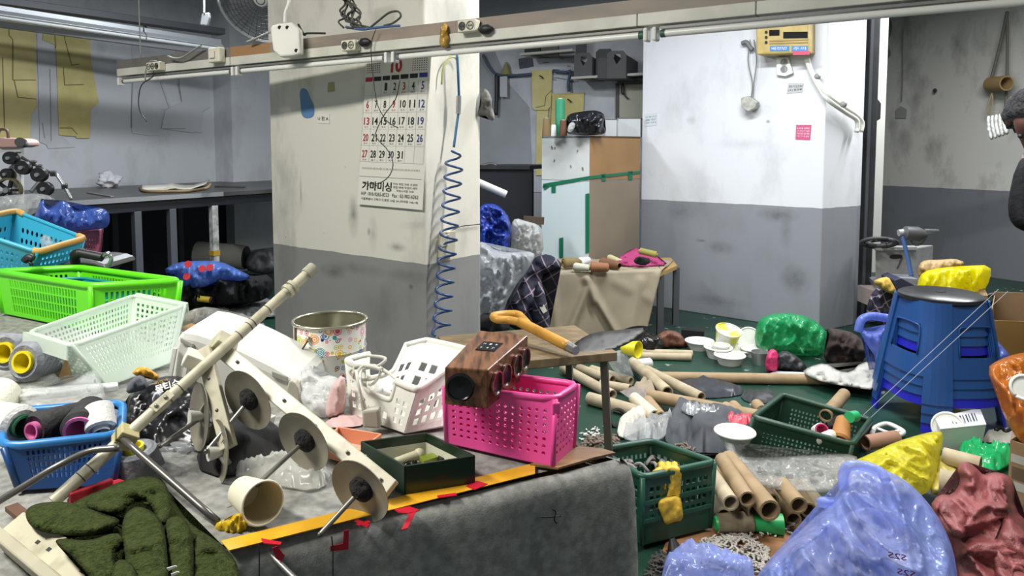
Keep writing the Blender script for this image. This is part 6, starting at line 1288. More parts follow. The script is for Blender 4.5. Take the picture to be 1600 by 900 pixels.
# plaid jacket
m_pl = M('plaid', '#232333', 0.9); nt = m_pl.node_tree; L = nt.links; b = nt.nodes['Principled BSDF']; tc = nt.nodes.new('ShaderNodeTexCoord'); prev = None
for rot, sc, w_, colr in ((0.5, 14, 0.10, '#6f5a66'), (2.07, 14, 0.10, '#6f5a66'), (0.5, 14, 0.035, '#9a93a0'), (2.07, 14, 0.035, '#9a93a0')):
    mp = nt.nodes.new('ShaderNodeMapping'); mp.inputs['Rotation'].default_value = (0, rot, 0); L.new(tc.outputs['Object'], mp.inputs[0]); sx = nt.nodes.new('ShaderNodeSeparateXYZ'); L.new(mp.outputs[0], sx.inputs[0])
    m1 = nt.nodes.new('ShaderNodeMath'); m1.operation = 'MULTIPLY'; m1.inputs[1].default_value = sc; L.new(sx.outputs['X'], m1.inputs[0])
    m2 = nt.nodes.new('ShaderNodeMath'); m2.operation = 'FRACT'; L.new(m1.outputs[0], m2.inputs[0]); m3 = nt.nodes.new('ShaderNodeMath'); m3.operation = 'LESS_THAN'; m3.inputs[1].default_value = w_; L.new(m2.outputs[0], m3.inputs[0])
    mx = nt.nodes.new('ShaderNodeMix'); mx.data_type = 'RGBA'; mx.inputs[7].default_value = lin(colr); L.new(m3.outputs[0], mx.inputs[0])
    if prev: L.new(prev.outputs[2], mx.inputs[6])
    else: mx.inputs[6].default_value = lin('#232333')
    prev = mx
L.new(prev.outputs[2], b.inputs['Base Color'])
t = thing('plaid_jacket', 'navy plaid jacket thrown over the corner of the draped table', 'jacket', at(830, 520, 4.1))
obj('back', inflate([(786, 505), (792, 475), (806, 440), (822, 412), (848, 396), (866, 400), (882, 416), (860, 424), (846, 430), (846, 460), (862, 508), (850, 518), (815, 520)], (4.3, 4.0), 0.08, 0.05, 7, 4, 4), m_pl, t, smooth=True)
obj('sleeve', inflate([(832, 505), (834, 450), (844, 436), (852, 460), (862, 512), (846, 520)], 3.95, 0.05, 0.03, 8, 6, 4), m_pl, t, smooth=True)
obj('care_label', B().prism([at(x, y, 3.88) for x, y in ((843, 480), (850, 476), (855, 486), (849, 490))], (0, 0.003, 0)), m_paper, t)
# low table under a beige cloth
t = thing('low_table', 'low plywood table under the beige cloth by the cabinet', 'table', flat(at(950, 510, 4.7), 0)); zl = 0.43
p = [flat(at(852, 420, 4.45), zl), flat(at(1030, 420, 4.45), zl), flat(at(1058, 420, 4.75), zl), flat(at(1048, 410, 5.1), zl), flat(at(872, 410, 5.0), zl)]
obj('tabletop', B().prism([q_-up*0.02 for q_ in p], (0, 0, 0.025)), M('plywood', '#a98a52', 0.6), t)
for q_ in (p[0], p[1], p[2], p[4]): k_ = flat(q_.lerp(p[3], 0.12), 0); obj('leg', B().box((k_.x, k_.y, zl/2), (0.04, 0.04, zl-0.03)), M('leg_grey', '#4a4d52'), t)
m_bc = M('beige_cloth', '#9d927c', 0.9, 0, (5, '#8a806c', 0.3, 0.7)); V_ = []; Fc = []; nu, nv = 56, 26
segs = [((922, 440), (884, 530), 6, 0.045), ((926, 458), (966, 525), 5, 0.035), ((918, 436), (930, 470), 7, 0.05), ((1000, 440), (985, 515), 8, 0.02), ((960, 440), (1020, 470), 9, 0.012), ((862, 440), (870, 525), 6, 0.02), ((1028, 430), (1024, 505), 6, 0.02)]
def clothz(x, y):
    s_ = 0
    for (ax_, ay_), (bx_, by_), w_, h_ in segs:
        dx, dy = bx_-ax_, by_-ay_; k = max(0, min(1, ((x-ax_)*dx+(y-ay_)*dy)/(dx*dx+dy*dy))); dd = math.hypot(x-ax_-k*dx, y-ay_-k*dy); s_ = max(s_, h_*math.exp(-(dd/w_)**2))
    return s_
for j in range(nv+1):
    for i in range(nu+1):
        s_, q_ = i/nu, j/nv
        x = 846+s_*188-(q_*22 if s_ > 0.5 else 0)*max(0, s_-0.5)*2+q_*14*max(0, 0.5-s_)*2; y = 428-6*s_+q_*(102-12*s_-5*math.sin(s_*9))
        V_.append(at(x, y, 4.42-0.05*q_-clothz(x, y)))
for j in range(nv):
    for i in range(nu): k = j*(nu+1)+i; Fc.append((k, k+nu+1, k+nu+2, k+1))
k0 = len(V_); 
for j in range(4):
    for i in range(nu+1):
        s_ = i/nu; p0 = V_[i]; bk_ = flat(p[4].lerp(p[3].lerp(p[2], 0.4), s_), zl+0.012); V_.append(p0.lerp(bk_, (j+1)/4) if j < 3 else bk_)
        V_[-1].z = zl+0.012+0.004*rn(V_[-1], 10, 2) if j else max(V_[-1].z, zl+0.01)
for i in range(nu): Fc.append((i, i+1, k0+i+1, k0+i))
for j in range(3):
    for i in range(nu): k = k0+j*(nu+1)+i; Fc.append((k, k+1, k+nu+2, k+nu+1))
for j in range(nv):   # left return of the cloth
    a_, c_ = V_[j*(nu+1)], V_[(j+1)*(nu+1)]; k = len(V_); V_ += [a_+Vector((0.02, 0.4, 0)), c_+Vector((0.02, 0.4, 0)), V_[j*(nu+1)+nu]+Vector((0.03, 0.35, 0)), V_[(j+1)*(nu+1)+nu]+Vector((0.03, 0.35, 0))]
    Fc += [(j*(nu+1), k, k+1, (j+1)*(nu+1)), (j*(nu+1)+nu, (j+1)*(nu+1)+nu, k+3, k+2)]
tag(obj('beige_cloth', B().add(V_, Fc), m_bc, smooth=True), 'beige cloth with deep folds draped over the low table', 'cloth')
zl2 = zl+0.02
for k, (x0, y0, x1, y1, r_, c_, lb) in enumerate(((880, 405, 905, 403, 0.035, '#7b6a42', 'olive brown thread cone at the left end of the beige cloth'), (897, 411, 922, 413, 0.028, '#b9b9a4', 'pale green thread cone in the middle of the beige cloth'), (905, 404, 920, 400, 0.03, '#dadada', 'white thread cone behind the pale green one'), (923, 411, 952, 412, 0.035, '#8a5a3c', 'reddish brown thread cone on the beige cloth'), (940, 404, 968, 409, 0.034, '#6e4a30', 'dark brown thread cone right of the reddish one'), (952, 396, 972, 404, 0.022, '#c2b48c', 'thin cream thread cone at the back of the beige cloth'))):
    p0, p1 = on(x0, y0+6, zl2+r_), on(x1, y1+6, zl2+r_); p1.z = p0.z = zl2+r_; cone('thread_cone', lb, p0, p1-p0, (p1-p0).length, r_, r_*0.75, M('th'+c_, c_, 0.75), M('core_green2', '#2f7d5d', 0.5) if k == 4 else m_kraft)
tag(obj('pink_cloth', inflate([(962, 412), (970, 398), (985, 392), (995, 385), (1005, 396), (1020, 392), (1030, 405), (1046, 414), (1010, 418), (985, 418)], (4.9, 4.6), 0.05, 0.04, 12, 5, 3), M('magenta_cloth', '#a33468', 0.7), smooth=True), 'rumpled magenta cloth at the right of the beige table', 'cloth')
tag(obj('dark_cloth', inflate([(988, 410), (995, 400), (1010, 402), (1018, 410), (1005, 416)], 4.52, 0.03, 0.03, 14, 3, 2.5), m_blk, smooth=True), 'small black cloth tucked into the magenta cloth', 'cloth')
t = thing('olive_spool', 'olive thread spool on the magenta cloth', 'spool', at(1012, 396, 4.6)); obj('thread', B().cyl(at(1000, 392, 4.65), at(1026, 398, 4.6), 0.022), M('thread_olive', '#8c8440', 0.7), t, smooth=2); obj('core', B().cyl(at(998, 391.5, 4.66), at(1028, 398.5, 4.595), 0.01), m_kraft, t, smooth=2)
# wooden side table with shovel
ZW = 0.61
L_, R_ = on(684, 525, ZW), on(965, 550, ZW); e1 = (on(825, 563, ZW)-R_).normalized(); e2 = Vector((-e1.y, e1.x, 0)); e2 = e2 if e2.y < 0 else -e2
det = e2.x*(-e1.y)-(-e1.x)*e2.y; dx, dy = R_.x-L_.x, R_.y-L_.y; aa = (dx*(-e1.y)-(-e1.x)*dy)/det
N_ = L_+e2*aa; F_ = R_-e2*aa
t = thing('side_table', 'small wooden side table with steel legs behind the pink basket', 'table', flat((L_+R_)/2, 0))
m_sw = M('side_table_wood', '#7d6a4b', 0.55, 0, (9, '#5e4e36', 0.35, 0.65), None, 1, 0, 0.5, (2, 6, 1))
obj('tabletop', B().prism([p_-up*0.028 for p_ in (L_, N_, R_, F_)], (0, 0, 0.028)), m_sw, t, bevel=0.003)
for p_ in (L_, N_, R_, F_):
    k_ = p_.lerp((L_+R_)/2, 0.14); o_ = p_.lerp((L_+R_)/2, 0.02); lg = obj('leg', B().bar(flat(o_, 0), k_-up*0.028, 0.022, 0.022, (0.3, 1, 0)), M('leg_taupe', '#5d574e', 0.4, 0.4), t); obj('foot_cap', B().box(flat(o_, 0.012), (0.028, 0.028, 0.024)), m_ink, lg)
rr = [flat(p_.lerp((L_+R_)/2, 0.05), 0.2) for p_ in (L_, N_, R_, F_)]
for i in range(4): obj('stretcher', B().bar(rr[i], rr[(i+1) % 4], 0.014, 0.014), M('leg_taupe', '#5d574e'), t)
t = thing('shovel', 'shovel with a yellow wooden D-handle and dark blade on the side table', 'shovel', on(885, 540, ZW)); m_hd = M('handle_wood', '#c8963f', 0.4, 0, (10, '#a97a30', 0.35, 0.65))
hz = 0.66
obj('shaft', B().tube([on(812, 503, hz+0.01), on(850, 522, hz-0.005), on(888, 541, hz-0.02)], 0.0165, 12), m_hd, t, smooth=True)
obj('grip', B().tube([on(814, 504, hz+0.01), on(795, 500, hz+0.012), on(776, 499, hz+0.014), on(771, 494, hz+0.014), on(785, 491, hz+0.014), on(808, 491, hz+0.014), on(816, 497, hz+0.012), on(828, 510, hz+0.005)], 0.013, 10), m_hd, t, smooth=True)
obj('ferrule', B().cyl(on(884, 539, hz-0.02), on(900, 548, hz-0.025), 0.017, 0.014), M('ferrule_steel', '#b5b6b2', 0.25, 0.8), t, smooth=2)
obj('blade', inflate([(887, 546), (905, 530), (928, 519), (970, 515), (1016, 511), (1004, 522), (985, 536), (950, 550), (915, 556), (895, 554)], (2.3, 2.1), 0.012, 0.004, 12, 2, 5), M('blade_dark', '#2c2825', 0.5, 0.0, (9, '#1f1c1a', 0.3, 0.7)), t, smooth=True)
# ================================================================ floor clutter, right side
m_tube = M('kraft_core', '#9c8566', 0.75, 0, (12, '#85704f', 0.3, 0.7)); m_tube2 = M('kraft_pale', '#b5a78c', 0.75, 0, (12, '#9c8e73', 0.3, 0.7))
def ctube(label, p, q, r, mat=m_tube, group=None, z0=0.0, z1=None):
    a, b_ = on(p[0], p[1], r+z0), on(q[0], q[1], r+(z0 if z1 is None else z1))
    return tag(obj('cardboard_tube', B().pipe(a, b_, r, r*0.78, 14), mat, smooth=2), label, 'tube', group)
G1 = 'cardboard tubes scattered over the green floor'; G2 = 'cardboard tubes piled beside the front crate'
sh1 = 'short cardboard tube in the loose fan behind the side table leg, %s of four'
for p, q, r in (((880, 575), (957, 617), 0.026), ((904, 575), (957, 594), 0.024), ((924, 577), (986, 596), 0.024), ((938, 600), (984, 608), 0.024)): ctube(sh1 % {880: 'nearest', 904: 'second', 924: 'third', 938: 'lowest'}[p[0]], p, q, r, m_tube2, G1, 0.005)
ctube('pale tube lying in front of the fan of tubes beside the table leg', (920, 622), (1024, 651), 0.03, m_tube2, G1)
ctube('tube slanting down from the yellow cup', (989, 566), (1043, 613), 0.03, m_tube2, G1, 0.02)
ctube('tube slanting across to the dark plastic sheet', (1010, 578), (1096, 621), 0.026, m_tube2, G1, 0.02)
ctube('long brown tube running from the fan of tubes to the tilted crate', (1013, 618), (1185, 651), 0.03, m_tube, G1, 0.03)
ctube('longest brown tube lying straight across the green floor', (1033, 589), (1352, 594), 0.028, m_tube, G1)
ctube('pale tube by the brown leather bag, rear of two', (990, 550), (1082, 553), 0.022, m_tube2, G1)
ctube('pale tube by the brown leather bag, front of two', (1000, 556), (1080, 558), 0.022, m_tube2, G1)
ctube('short cream tube standing out over the white cloth', (991, 622), (1023, 650), 0.028, M('cream_tube', '#c8bfa6', 0.7), G1, 0.03)
ctube('short brown tube beside the short cream one', (1012, 626), (1033, 652), 0.026, m_tube, G1, 0.03)
ctube('short tube end under the shovel blade', (935, 558), (955, 554), 0.024, m_tube2, G1, 0.0)
for x, y, k in ((1134, 636, 'left'), (1146, 634, 'middle'), (1182, 632, 'right')): ctube('small tube end poking up behind the long tube, %s of three' % k, (x, y), (x+9, y+10), 0.026, m_tube, G1, 0.03)
ctube('brown tube leaning behind the tilted crate', (1290, 650), (1319, 616), 0.028, m_tube, G1, 0.05)
ctube('brown tube right of the tilted crate', (1352, 692), (1400, 684), 0.03, M('tube_reddish', '#9a7560', 0.7), G1, 0.02)
ctube('brown tube jutting out behind the yellow bag', (1474, 712), (1532, 727), 0.03, m_tube2, G1, 0.1)
pile = [((1112, 742), (1142, 786), 0.026, 1, 0.1), ((1120, 728), (1181, 800), 0.027, 0, 0.05), ((1128, 718), (1168, 780), 0.025, 0, 0.12), ((1138, 718), (1203, 798), 0.034, 0, 0.08), ((1180, 755), (1206, 783), 0.026, 0, 0.05), ((1205, 752), (1240, 812), 0.026, 0, 0.0), ((1222, 758), (1248, 790), 0.028, 0, 0.08), ((1240, 758), (1264, 798), 0.026, 0, 0.02), ((1256, 758), (1288, 802), 0.025, 1, 0.02), ((1112, 768), (1131, 805), 0.024, 1, 0.03), ((1140, 772), (1163, 806), 0.025, 0, 0.0), ((1165, 760), (1186, 812), 0.025, 0, 0.0)]
ORD = ['leftmost', 'second', 'third', 'fourth', 'fifth', 'sixth', 'seventh', 'eighth', 'ninth', 'tenth', 'eleventh', 'rightmost']; ends = sorted(q[0] for _, q, _, _, _ in pile)
for p, q, r, m_, z in pile: ctube('cardboard tube in the pile by the front crate, %s open end counted from the crate' % ORD[ends.index(q[0])], p, q, r, m_tube2 if m_ else m_tube, G2, z)
# crates
m_cg2 = M('crate_green', '#1c4a3a', 0.4); m_cd = M('crate_dark', '#22402f', 0.4)
zt = 0.235
top = [on(934, 703, zt), on(1004, 746, zt), on(1116, 722, zt), on(1018, 689, zt)]; bot = inset(top, 0.02, 0.95)
t = basket('plastic_crate', 'dark green plastic crate with a yellow glove over its side', 'crate', top, bot, m_cg2, [(8, 4), (10, 4)], 0.011, fill=0.66, fv=0.55, th=0.006, mu=0.08, mv=(0.32, 0.14))
for k in (0.35, 0.62): 
    for i in (0, 1): j = i+1; obj('ledge', B().bar(bot[i].lerp(top[i], k)+Vector((0, -0.006, 0)), bot[j].lerp(top[j], k)+Vector((0, -0.006, 0)), 0.006, 0.012), m_cg2, t)
t = thing('work_glove', 'yellow rubber glove hung over the rim of the front crate', 'glove', on(1042, 740, 0.24)); m_gl = M('glove_yellow', '#d9b43e', 0.55, 0, (12, '#c29c2c', 0.3, 0.7))
obj('palm', inflate([(1016, 738), (1030, 728), (1056, 726), (1066, 734), (1064, 760), (1062, 792), (1040, 796), (1030, 768), (1027, 745)], 2.12, 0.02, 0.012, 16, 4, 3.5), m_gl, t, smooth=True)
obj('cuff', inflate([(1026, 788), (1034, 778), (1062, 774), (1066, 790), (1068, 813), (1052, 816), (1040, 822), (1034, 806)], 2.09, 0.018, 0.01, 16, 5, 3.5), m_gl, t, smooth=True)
for k in range(3): obj('finger', B().tube([at(1034+k*10, 732, 2.12), at(1034+k*10, 726, 2.17), at(1030+k*10, 730, 2.26), at(1028+k*10, 742, 2.28)], 0.011, 8), m_gl, t, smooth=True)
rs = random.Random(8); bb = B()
for k in range(90):
    p = on(rs.uniform(950, 1085), rs.uniform(700, 735), 0.17); 
    if not inside(p.x, p.y, [(q_.x, q_.y) for q_ in inset(top, 0, 0.9)]): continue
    d = Vector((rs.uniform(-1, 1), rs.uniform(-1, 1), rs.uniform(-0.3, 0.5))).normalized()*0.03; bb.tube([p-d, p+Vector((0, 0, 0.02)), p+d], 0.006, 5, 3)
tag(obj('fabric_shreds', bb, M('shred_grey', '#8a8784', 0.9), smooth=True), 'grey fabric shreds inside the front crate', 'shreds', None, 'stuff')
top = [at(1177, 652, 2.72), at(1331, 695, 2.6), at(1361, 656, 2.92), at(1223, 617, 3.05)]; bot = [at(1161, 722, 2.74), at(1318, 762, 2.63), at(1346, 722, 2.93), at(1208, 690, 3.05)]
t = basket('plastic_crate', 'dark green crate tilted on the tubes with thread cones inside', 'crate', top, bot, m_cd, [(18, 7), (14, 7)], 0.012, fill=0.45, fv=0.5, th=0.006, mu=0.12, mv=(0.15, 0.2))
cone('thread_cone', 'brown thread cone with a red core inside the tilted crate', at(1312, 690, 2.66), (0.45, 0.75, 0.35), 0.13, 0.036, 0.028, M('thread_tan', '#9c6a33', 0.75), M('core_red', '#8e2238', 0.4))
cone('thread_cone', 'thread cone with a pink ring core inside the tilted crate', at(1284, 672, 2.72), (0.1, 0.8, -0.4), 0.07, 0.028, 0.024, m_twh, M('core_magenta', '#b53c66', 0.4), None, 0.85)
cone('thread_cone', 'white thread cone with a yellow cap inside the tilted crate', at(1303, 678, 2.66), (-0.8, -0.1, -0.25), 0.08, 0.02, 0.018, m_twh, m_cy)
tag(obj('spool_lid', B().cyl(at(1327, 652, 2.72), at(1337, 650, 2.75), 0.022), M('cap_green', '#2aa365', 0.4), smooth=2), 'green cap behind the brown cone in the tilted crate', 'cap')
tag(obj('black_rag', inflate([(1292, 668), (1300, 652), (1320, 645), (1330, 655), (1312, 668), (1300, 674)], 2.78, 0.02, 0.02, 18, 4, 3), m_blk, smooth=True), 'black rag inside the tilted crate', 'rag')
# clear sheet, grey garments and bowls in front of it
tag(obj('plastic_sheet', inflate([(1128, 690), (1145, 690), (1152, 708), (1170, 716), (1250, 712), (1320, 708), (1345, 715), (1330, 740), (1310, 768), (1270, 770), (1200, 764), (1165, 748), (1145, 720)], lambda y: on(1240, y, 0.12).y-0.0, 0.03, 0.04, 9, 4, 6), film('clear_sheet', '#bdbcb8', 0.42, 0.15), smooth=True), 'clear plastic sheet sagging in front of the tilted crate', 'plastic')
m_gg = M('grey_garment', '#4d4f54', 0.9, 0, (10, '#404246', 0.3, 0.7))
t = thing('grey_trousers', 'folded dark grey trousers on the floor left of the tilted crate', 'trousers', on(1110, 690, 0))
obj('leg_fold', lay([(1036, 690), (1045, 660), (1062, 640), (1095, 645), (1100, 665), (1075, 690), (1055, 700)], 0.01, 0.06, 0.05, 7, 2, 5), m_gg, t, smooth=True)
obj('leg_fold', lay([(1070, 700), (1080, 668), (1110, 650), (1150, 660), (1172, 672), (1168, 705), (1120, 712), (1085, 710)], 0.01, 0.09, 0.05, 7, 5, 5), m_gg, t, smooth=True)
tag(obj('white_rag', lay([(964, 680), (966, 664), (985, 656), (1000, 646), (1022, 652), (1015, 664), (990, 676), (975, 686)], 0.01, 0.05, 0.03, 14, 3, 4), M('rag_white', '#b8b3a6', 0.85), smooth=True), 'off-white rag at the foot of the loose tubes', 'rag')
tag(obj('plastic_film', lay([(968, 684), (990, 672), (1030, 660), (1055, 654), (1050, 670), (1030, 690), (1000, 692)], 0.03, 0.05, 0.04, 10, 6, 5), film('clear_film_f', '#c6c8c8', 0.5), smooth=True), 'clear film lying on the off-white rag', 'plastic')
tag(obj('red_packet', lay([(1134, 655), (1145, 650), (1178, 652), (1174, 664), (1140, 664)], 0.1, 0.02, 0.02, 20, 2, 3), M('packet_red', '#b43a4a', 0.35), smooth=True), 'red snack packet by the end of the long brown tube', 'packet')
tag(obj('foil_packet', lay([(1062, 640), (1075, 634), (1108, 640), (1130, 650), (1120, 658), (1095, 652), (1075, 648)], 0.09, 0.02, 0.03, 24, 4, 3), M('foil', '#b4b6b8', 0.2, 0.7), smooth=True), 'silver foil wrapper behind the grey trousers', 'wrapper')
m_bw = M('bowl_white', '#dedeD8', 0.4)
def bowl(label, c, r, h, ax=(0, 0, 1), mat=None, nm='plastic_bowl', cat='bowl', grp=None):
    t_ = thing(nm, label, cat, c, grp); ax = Vector(ax).normalized()
    obj('shell', B().lathe(c, ax, [(0, 0.002), (r*0.68, 0.002), (r*0.72, 0.0), (r*0.94, h*0.9), (r, h), (r*1.02, h*0.97)], 28), mat or m_bw, t_, smooth=2, solid=0.003)
    u_ = ax.orthogonal().normalized(); w_ = ax.cross(u_); obj('rim', B().tube([c+ax*h+(u_*math.cos(k)+w_*math.sin(k))*r for k in [2*math.pi*i/28 for i in range(29)]], 0.005, 6, sub=0), mat or m_bw, t_, smooth=True)
bowl('white foam bowl on the grey trousers', on(1148, 688, 0.1), 0.075, 0.035)
bowl('white bowl standing alone left of the stacked bowls', on(1093, 545, 0.0), 0.085, 0.05)
bowl('white bowl nearest the camera among the bowls by the pillar', on(1140, 568, 0.0), 0.085, 0.05)
bowl('white bowl at the left of the bowl cluster', on(1122, 558, 0.0), 0.08, 0.06)
bowl('shallow white bowl at the back of the bowl cluster', on(1165, 552, 0.0), 0.1, 0.03)
bowl('white bowl under the standing lid', on(1178, 556, 0.0), 0.075, 0.045)
bowl('white lid propped upright against the green bag', at(1170, 530, 4.25), 0.07, 0.012, (-0.3, -1, 0.3), None, 'bowl_lid', 'lid')
m_ycup = M('cup_yellow_print', '#d9d9cf', 0.4, 0, (12, '#d4cf3c', 0.42, 0.5))
bowl('noodle cup with yellow print lying among the bowls', at(1132, 542, 4.2), 0.075, 0.12, (0.1, -0.3, 0.9), m_ycup, 'noodle_cup', 'cup')
bowl('small clear cup with yellow print in front of the noodle cup', on(1126, 560, 0), 0.05, 0.08, (0, 0, 1), m_ycup, 'noodle_cup', 'cup')
m_grn = film('green_film', '#2fae6a', 0.8, 0.25, 0.35)
tag(obj('green_bag', inflate([(1178, 535), (1182, 505), (1195, 492), (1225, 489), (1255, 492), (1280, 505), (1294, 522), (1292, 545), (1275, 562), (1245, 560), (1210, 555), (1190, 552)], 4.15, 0.14, 0.07, 8, 3, 4, zmin=0.0), m_grn, smooth=True), 'full green plastic bag at the foot of the white pillar', 'bag')
t = thing('pouch', 'black pouch with a pink end in front of the green bag', 'pouch', on(1230, 580, 0))
obj('body', inflate([(1205, 575), (1212, 555), (1225, 546), (1245, 556), (1262, 572), (1258, 584), (1225, 583)], 3.85, 0.06, 0.03, 12, 4, 4), M('pouch_black', '#27272a', 0.5), t, smooth=True)
obj('pink_end', inflate([(1195, 575), (1198, 552), (1206, 544), (1216, 550), (1217, 570), (1214, 582), (1200, 582)], 3.8, 0.05, 0.02, 14, 5, 3.5), M('pouch_pink', '#c22a62', 0.5), t, smooth=True)
tag(obj('steel_cup', B().lathe(on(1187, 568, 0), (0, 0, 1), [(0.04, 0), (0.05, 0.07), (0.045, 0.07), (0.035, 0.01), (0, 0.01)], 18), M('steel', '#b8bab8'), smooth=2), 'little steel cup left of the pink pouch', 'cup')
tag(obj('brown_coat', inflate([(1286, 560), (1290, 545), (1296, 525), (1292, 512), (1310, 514), (1335, 520), (1350, 535), (1362, 548), (1350, 560), (1340, 572), (1320, 578), (1300, 570)], 4.0, 0.1, 0.06, 8, 6, 4), M('coat_brown', '#352a26', 0.85), smooth=True), 'dark brown coat crumpled right of the green bag', 'coat')
tag(obj('white_cloth', inflate([(1252, 582), (1265, 572), (1290, 566), (1310, 580), (1330, 582), (1345, 566), (1372, 564), (1375, 590), (1366, 610), (1340, 606), (1310, 602), (1275, 594)], lambda y: on(1310, y, 0.06).y, 0.05, 0.05, 9, 4, 4, zmin=0.0), M('cloth_white', '#aeaca6', 0.85), smooth=True), 'white cloth bundle left of the blue stools', 'cloth')
tag(obj('magazine', B().prism([on(x, y, 0.004) for x, y in ((1196, 588), (1212, 582), (1262, 584), (1258, 592))], (0, 0, 0.008)), M('magazine_white', '#c9cdd2', 0.4)), 'white magazine under the black pouch', 'magazine')
tag(obj('brown_bag', inflate([(1022, 545), (1025, 525), (1040, 515), (1060, 518), (1070, 530), (1080, 548), (1060, 546), (1040, 548)], 4.35, 0.1, 0.05, 8, 5, 4), M('leather_brown', '#6b4534', 0.6), smooth=True), 'brown leather bag behind the shovel blade', 'bag')
tag(obj('black_helmet', heap(on(1014, 552, 0), (0.075, 0.07, 0.06), 0.02, 9, 4), M('gloss_black', '#1b1718', 0.2), smooth=True), 'glossy black bundle left of the brown leather bag', 'bundle')
tag(obj('floor_strip', B().bar(on(1065, 521, 0.03), on(1100, 524, 0.03), 0.05, 0.06), m_ink), 'black strip against the foot of the pillar', 'strip')
t = thing('yellow_cup', 'yellow plastic cup lying behind the shovel blade', 'cup', at(982, 545, 3.6)); a = at(974, 543, 3.6); d = Vector((0.7, -0.6, 0.05)).normalized()
obj('wall', B().lathe(a, d, [(0.03, 0), (0.045, 0.09), (0.041, 0.09), (0.027, 0.005), (0, 0.005)], 20), M('cup_yellow', '#ddd22a', 0.4), t, smooth=2)
tag(obj('white_bottle', B().lathe(on(992, 570, 0.03), (1, 0.2, 0.05), [(0.012, -0.02), (0.014, 0), (0.03, 0.02), (0.03, 0.09), (0.02, 0.1)], 18), M('bottle_white', '#d3d4d2', 0.35), smooth=2), 'small white bottle below the yellow cup', 'bottle')
tag(obj('clear_bag', inflate([(948, 560), (965, 545), (980, 552), (985, 575), (992, 592), (968, 588), (955, 575)], 3.6, 0.06, 0.04, 10, 7, 4), film('clear_film_g', '#c9ccd0', 0.45), smooth=True), 'clear plastic bag between the shovel and the tubes', 'bag')
tag(obj('dark_sheet', lay([(1055, 600), (1070, 590), (1110, 592), (1140, 596), (1168, 615), (1130, 622), (1075, 622)], 0.004, 0.02, 0.03, 6, 3, 5), M('sheet_dark', '#2b2d33', 0.35), smooth=True), 'dark plastic sheet spread below the longest tube', 'plastic')
tag(obj('dark_scrap', lay([(1155, 618), (1180, 610), (1208, 612), (1212, 625), (1190, 632), (1165, 628)], 0.004, 0.015, 0.02, 8, 5, 4), M('scrap_dark', '#26292b', 0.5), smooth=True), 'dark plastic scrap right of the dark sheet', 'plastic')
for k, (q_, lb) in enumerate(((((985, 612), (1000, 598), (1018, 594), (1010, 605), (1024, 612), (1005, 622)), 'torn brown paper on the fan of tubes'), (((968, 612), (990, 608), (1012, 616), (1010, 626), (985, 624)), 'torn grey paper under the long brown tube'))): tag(obj('torn_paper', lay(list(q_), 0.06, 0.01, 0.04, 10, k+3, 3.5, 0), M('torn_card%d' % k, ('#8d7f6b', '#77706a')[k], 0.8), smooth=True), lb, 'paper')
tag(obj('tape_roll', B().lathe(on(965, 654, 0.03), (0.3, -0.8, 0.5), [(0.045, -0.012), (0.045, 0.012), (0.036, 0.012), (0.036, -0.012)], 22, True), m_ink, smooth=2), 'black tape roll behind the off-white rag', 'tape roll')
# scraps on the floor: shredded lint and threads
rs = random.Random(12)
def lint(label, pts, n, r, ln, mats, z=0.01, nm='lint_heap', zz=0.05):
    bb = B(); cx = sum(p[0] for p in pts)/len(pts); cy = sum(p[1] for p in pts)/len(pts); k = 0; x0 = min(p[0] for p in pts); x1 = max(p[0] for p in pts); y0 = min(p[1] for p in pts); y1 = max(p[1] for p in pts)
    while k < n:
        x, y = rs.uniform(x0, x1), rs.uniform(y0, y1)
        if not inside(x, y, pts): continue
        c_ = max(0, 1-2*math.hypot((x-cx)/(x1-x0), (y-cy)/(y1-y0))); p = on(x, y, z+rs.random()*zz*c_); d = Vector((rs.uniform(-1, 1), rs.uniform(-1, 1), rs.uniform(-0.25, 0.35)))*ln
        bb.tube([p-d, p+Vector((rs.uniform(-1, 1), rs.uniform(-1, 1), 0.3))*ln*0.5, p+d], r, 4, 3); k += 1
    return tag(obj(nm, bb, mats, smooth=True), label, 'scraps', None, 'stuff')
lint('heap of pale fabric lint on the brown card by the front crate', [(1078, 855), (1110, 838), (1160, 832), (1205, 862), (1190, 895), (1130, 900), (1085, 880)], 420, 0.0035, 0.014, M('lint_pale', '#a7a29a', 0.95))
lint('dark thread lint along the foot of the grey cloth', [(1010, 900), (1022, 865), (1050, 862), (1075, 880), (1060, 905)], 220, 0.003, 0.014, M('lint_dark', '#45423f', 0.95))
lint('brown thread scraps behind the front crate', [(905, 700), (920, 684), (960, 680), (968, 694), (935, 702)], 160, 0.005, 0.02, M('lint_brown', '#6d5f52', 0.95))
lint('shredded scraps between the crates', [(1040, 700), (1075, 690), (1095, 702), (1075, 712)], 100, 0.004, 0.016, M('lint_mid', '#7d6f66', 0.95))
lint('white lint flecks strewn in front of the tube pile', [(1130, 830), (1240, 815), (1250, 832), (1160, 846)], 60, 0.003, 0.008, M('lint_white2', '#c9c8c2', 0.9), 0.01, 'lint_heap', 0.01)
lint('white flecks strewn on the green floor beside the table leg', [(905, 690), (915, 670), (945, 665), (950, 682)], 60, 0.003, 0.008, M('lint_white2', '#c9c8c2'), 0.004, 'lint_heap', 0.006)
tag(obj('card_sheet', B().prism([on(x, y, 0.003) for x, y in ((1020, 900), (1040, 850), (1120, 815), (1250, 808), (1290, 830), (1230, 870), (1180, 905))], (0, 0, 0.004)), M('card_brown', '#8d6540', 0.8, 0, (6, '#775232', 0.3, 0.7))), 'brown cardboard sheet on the floor in front of the front crate', 'cardboard')
t = thing('thread_cone', 'thread cone with a bright green base in front of the tube pile', 'thread cone', on(1170, 822, 0.03)); a, b_, c = on(1120, 818, 0.035), on(1173, 816, 0.035), on(1223, 820, 0.035)
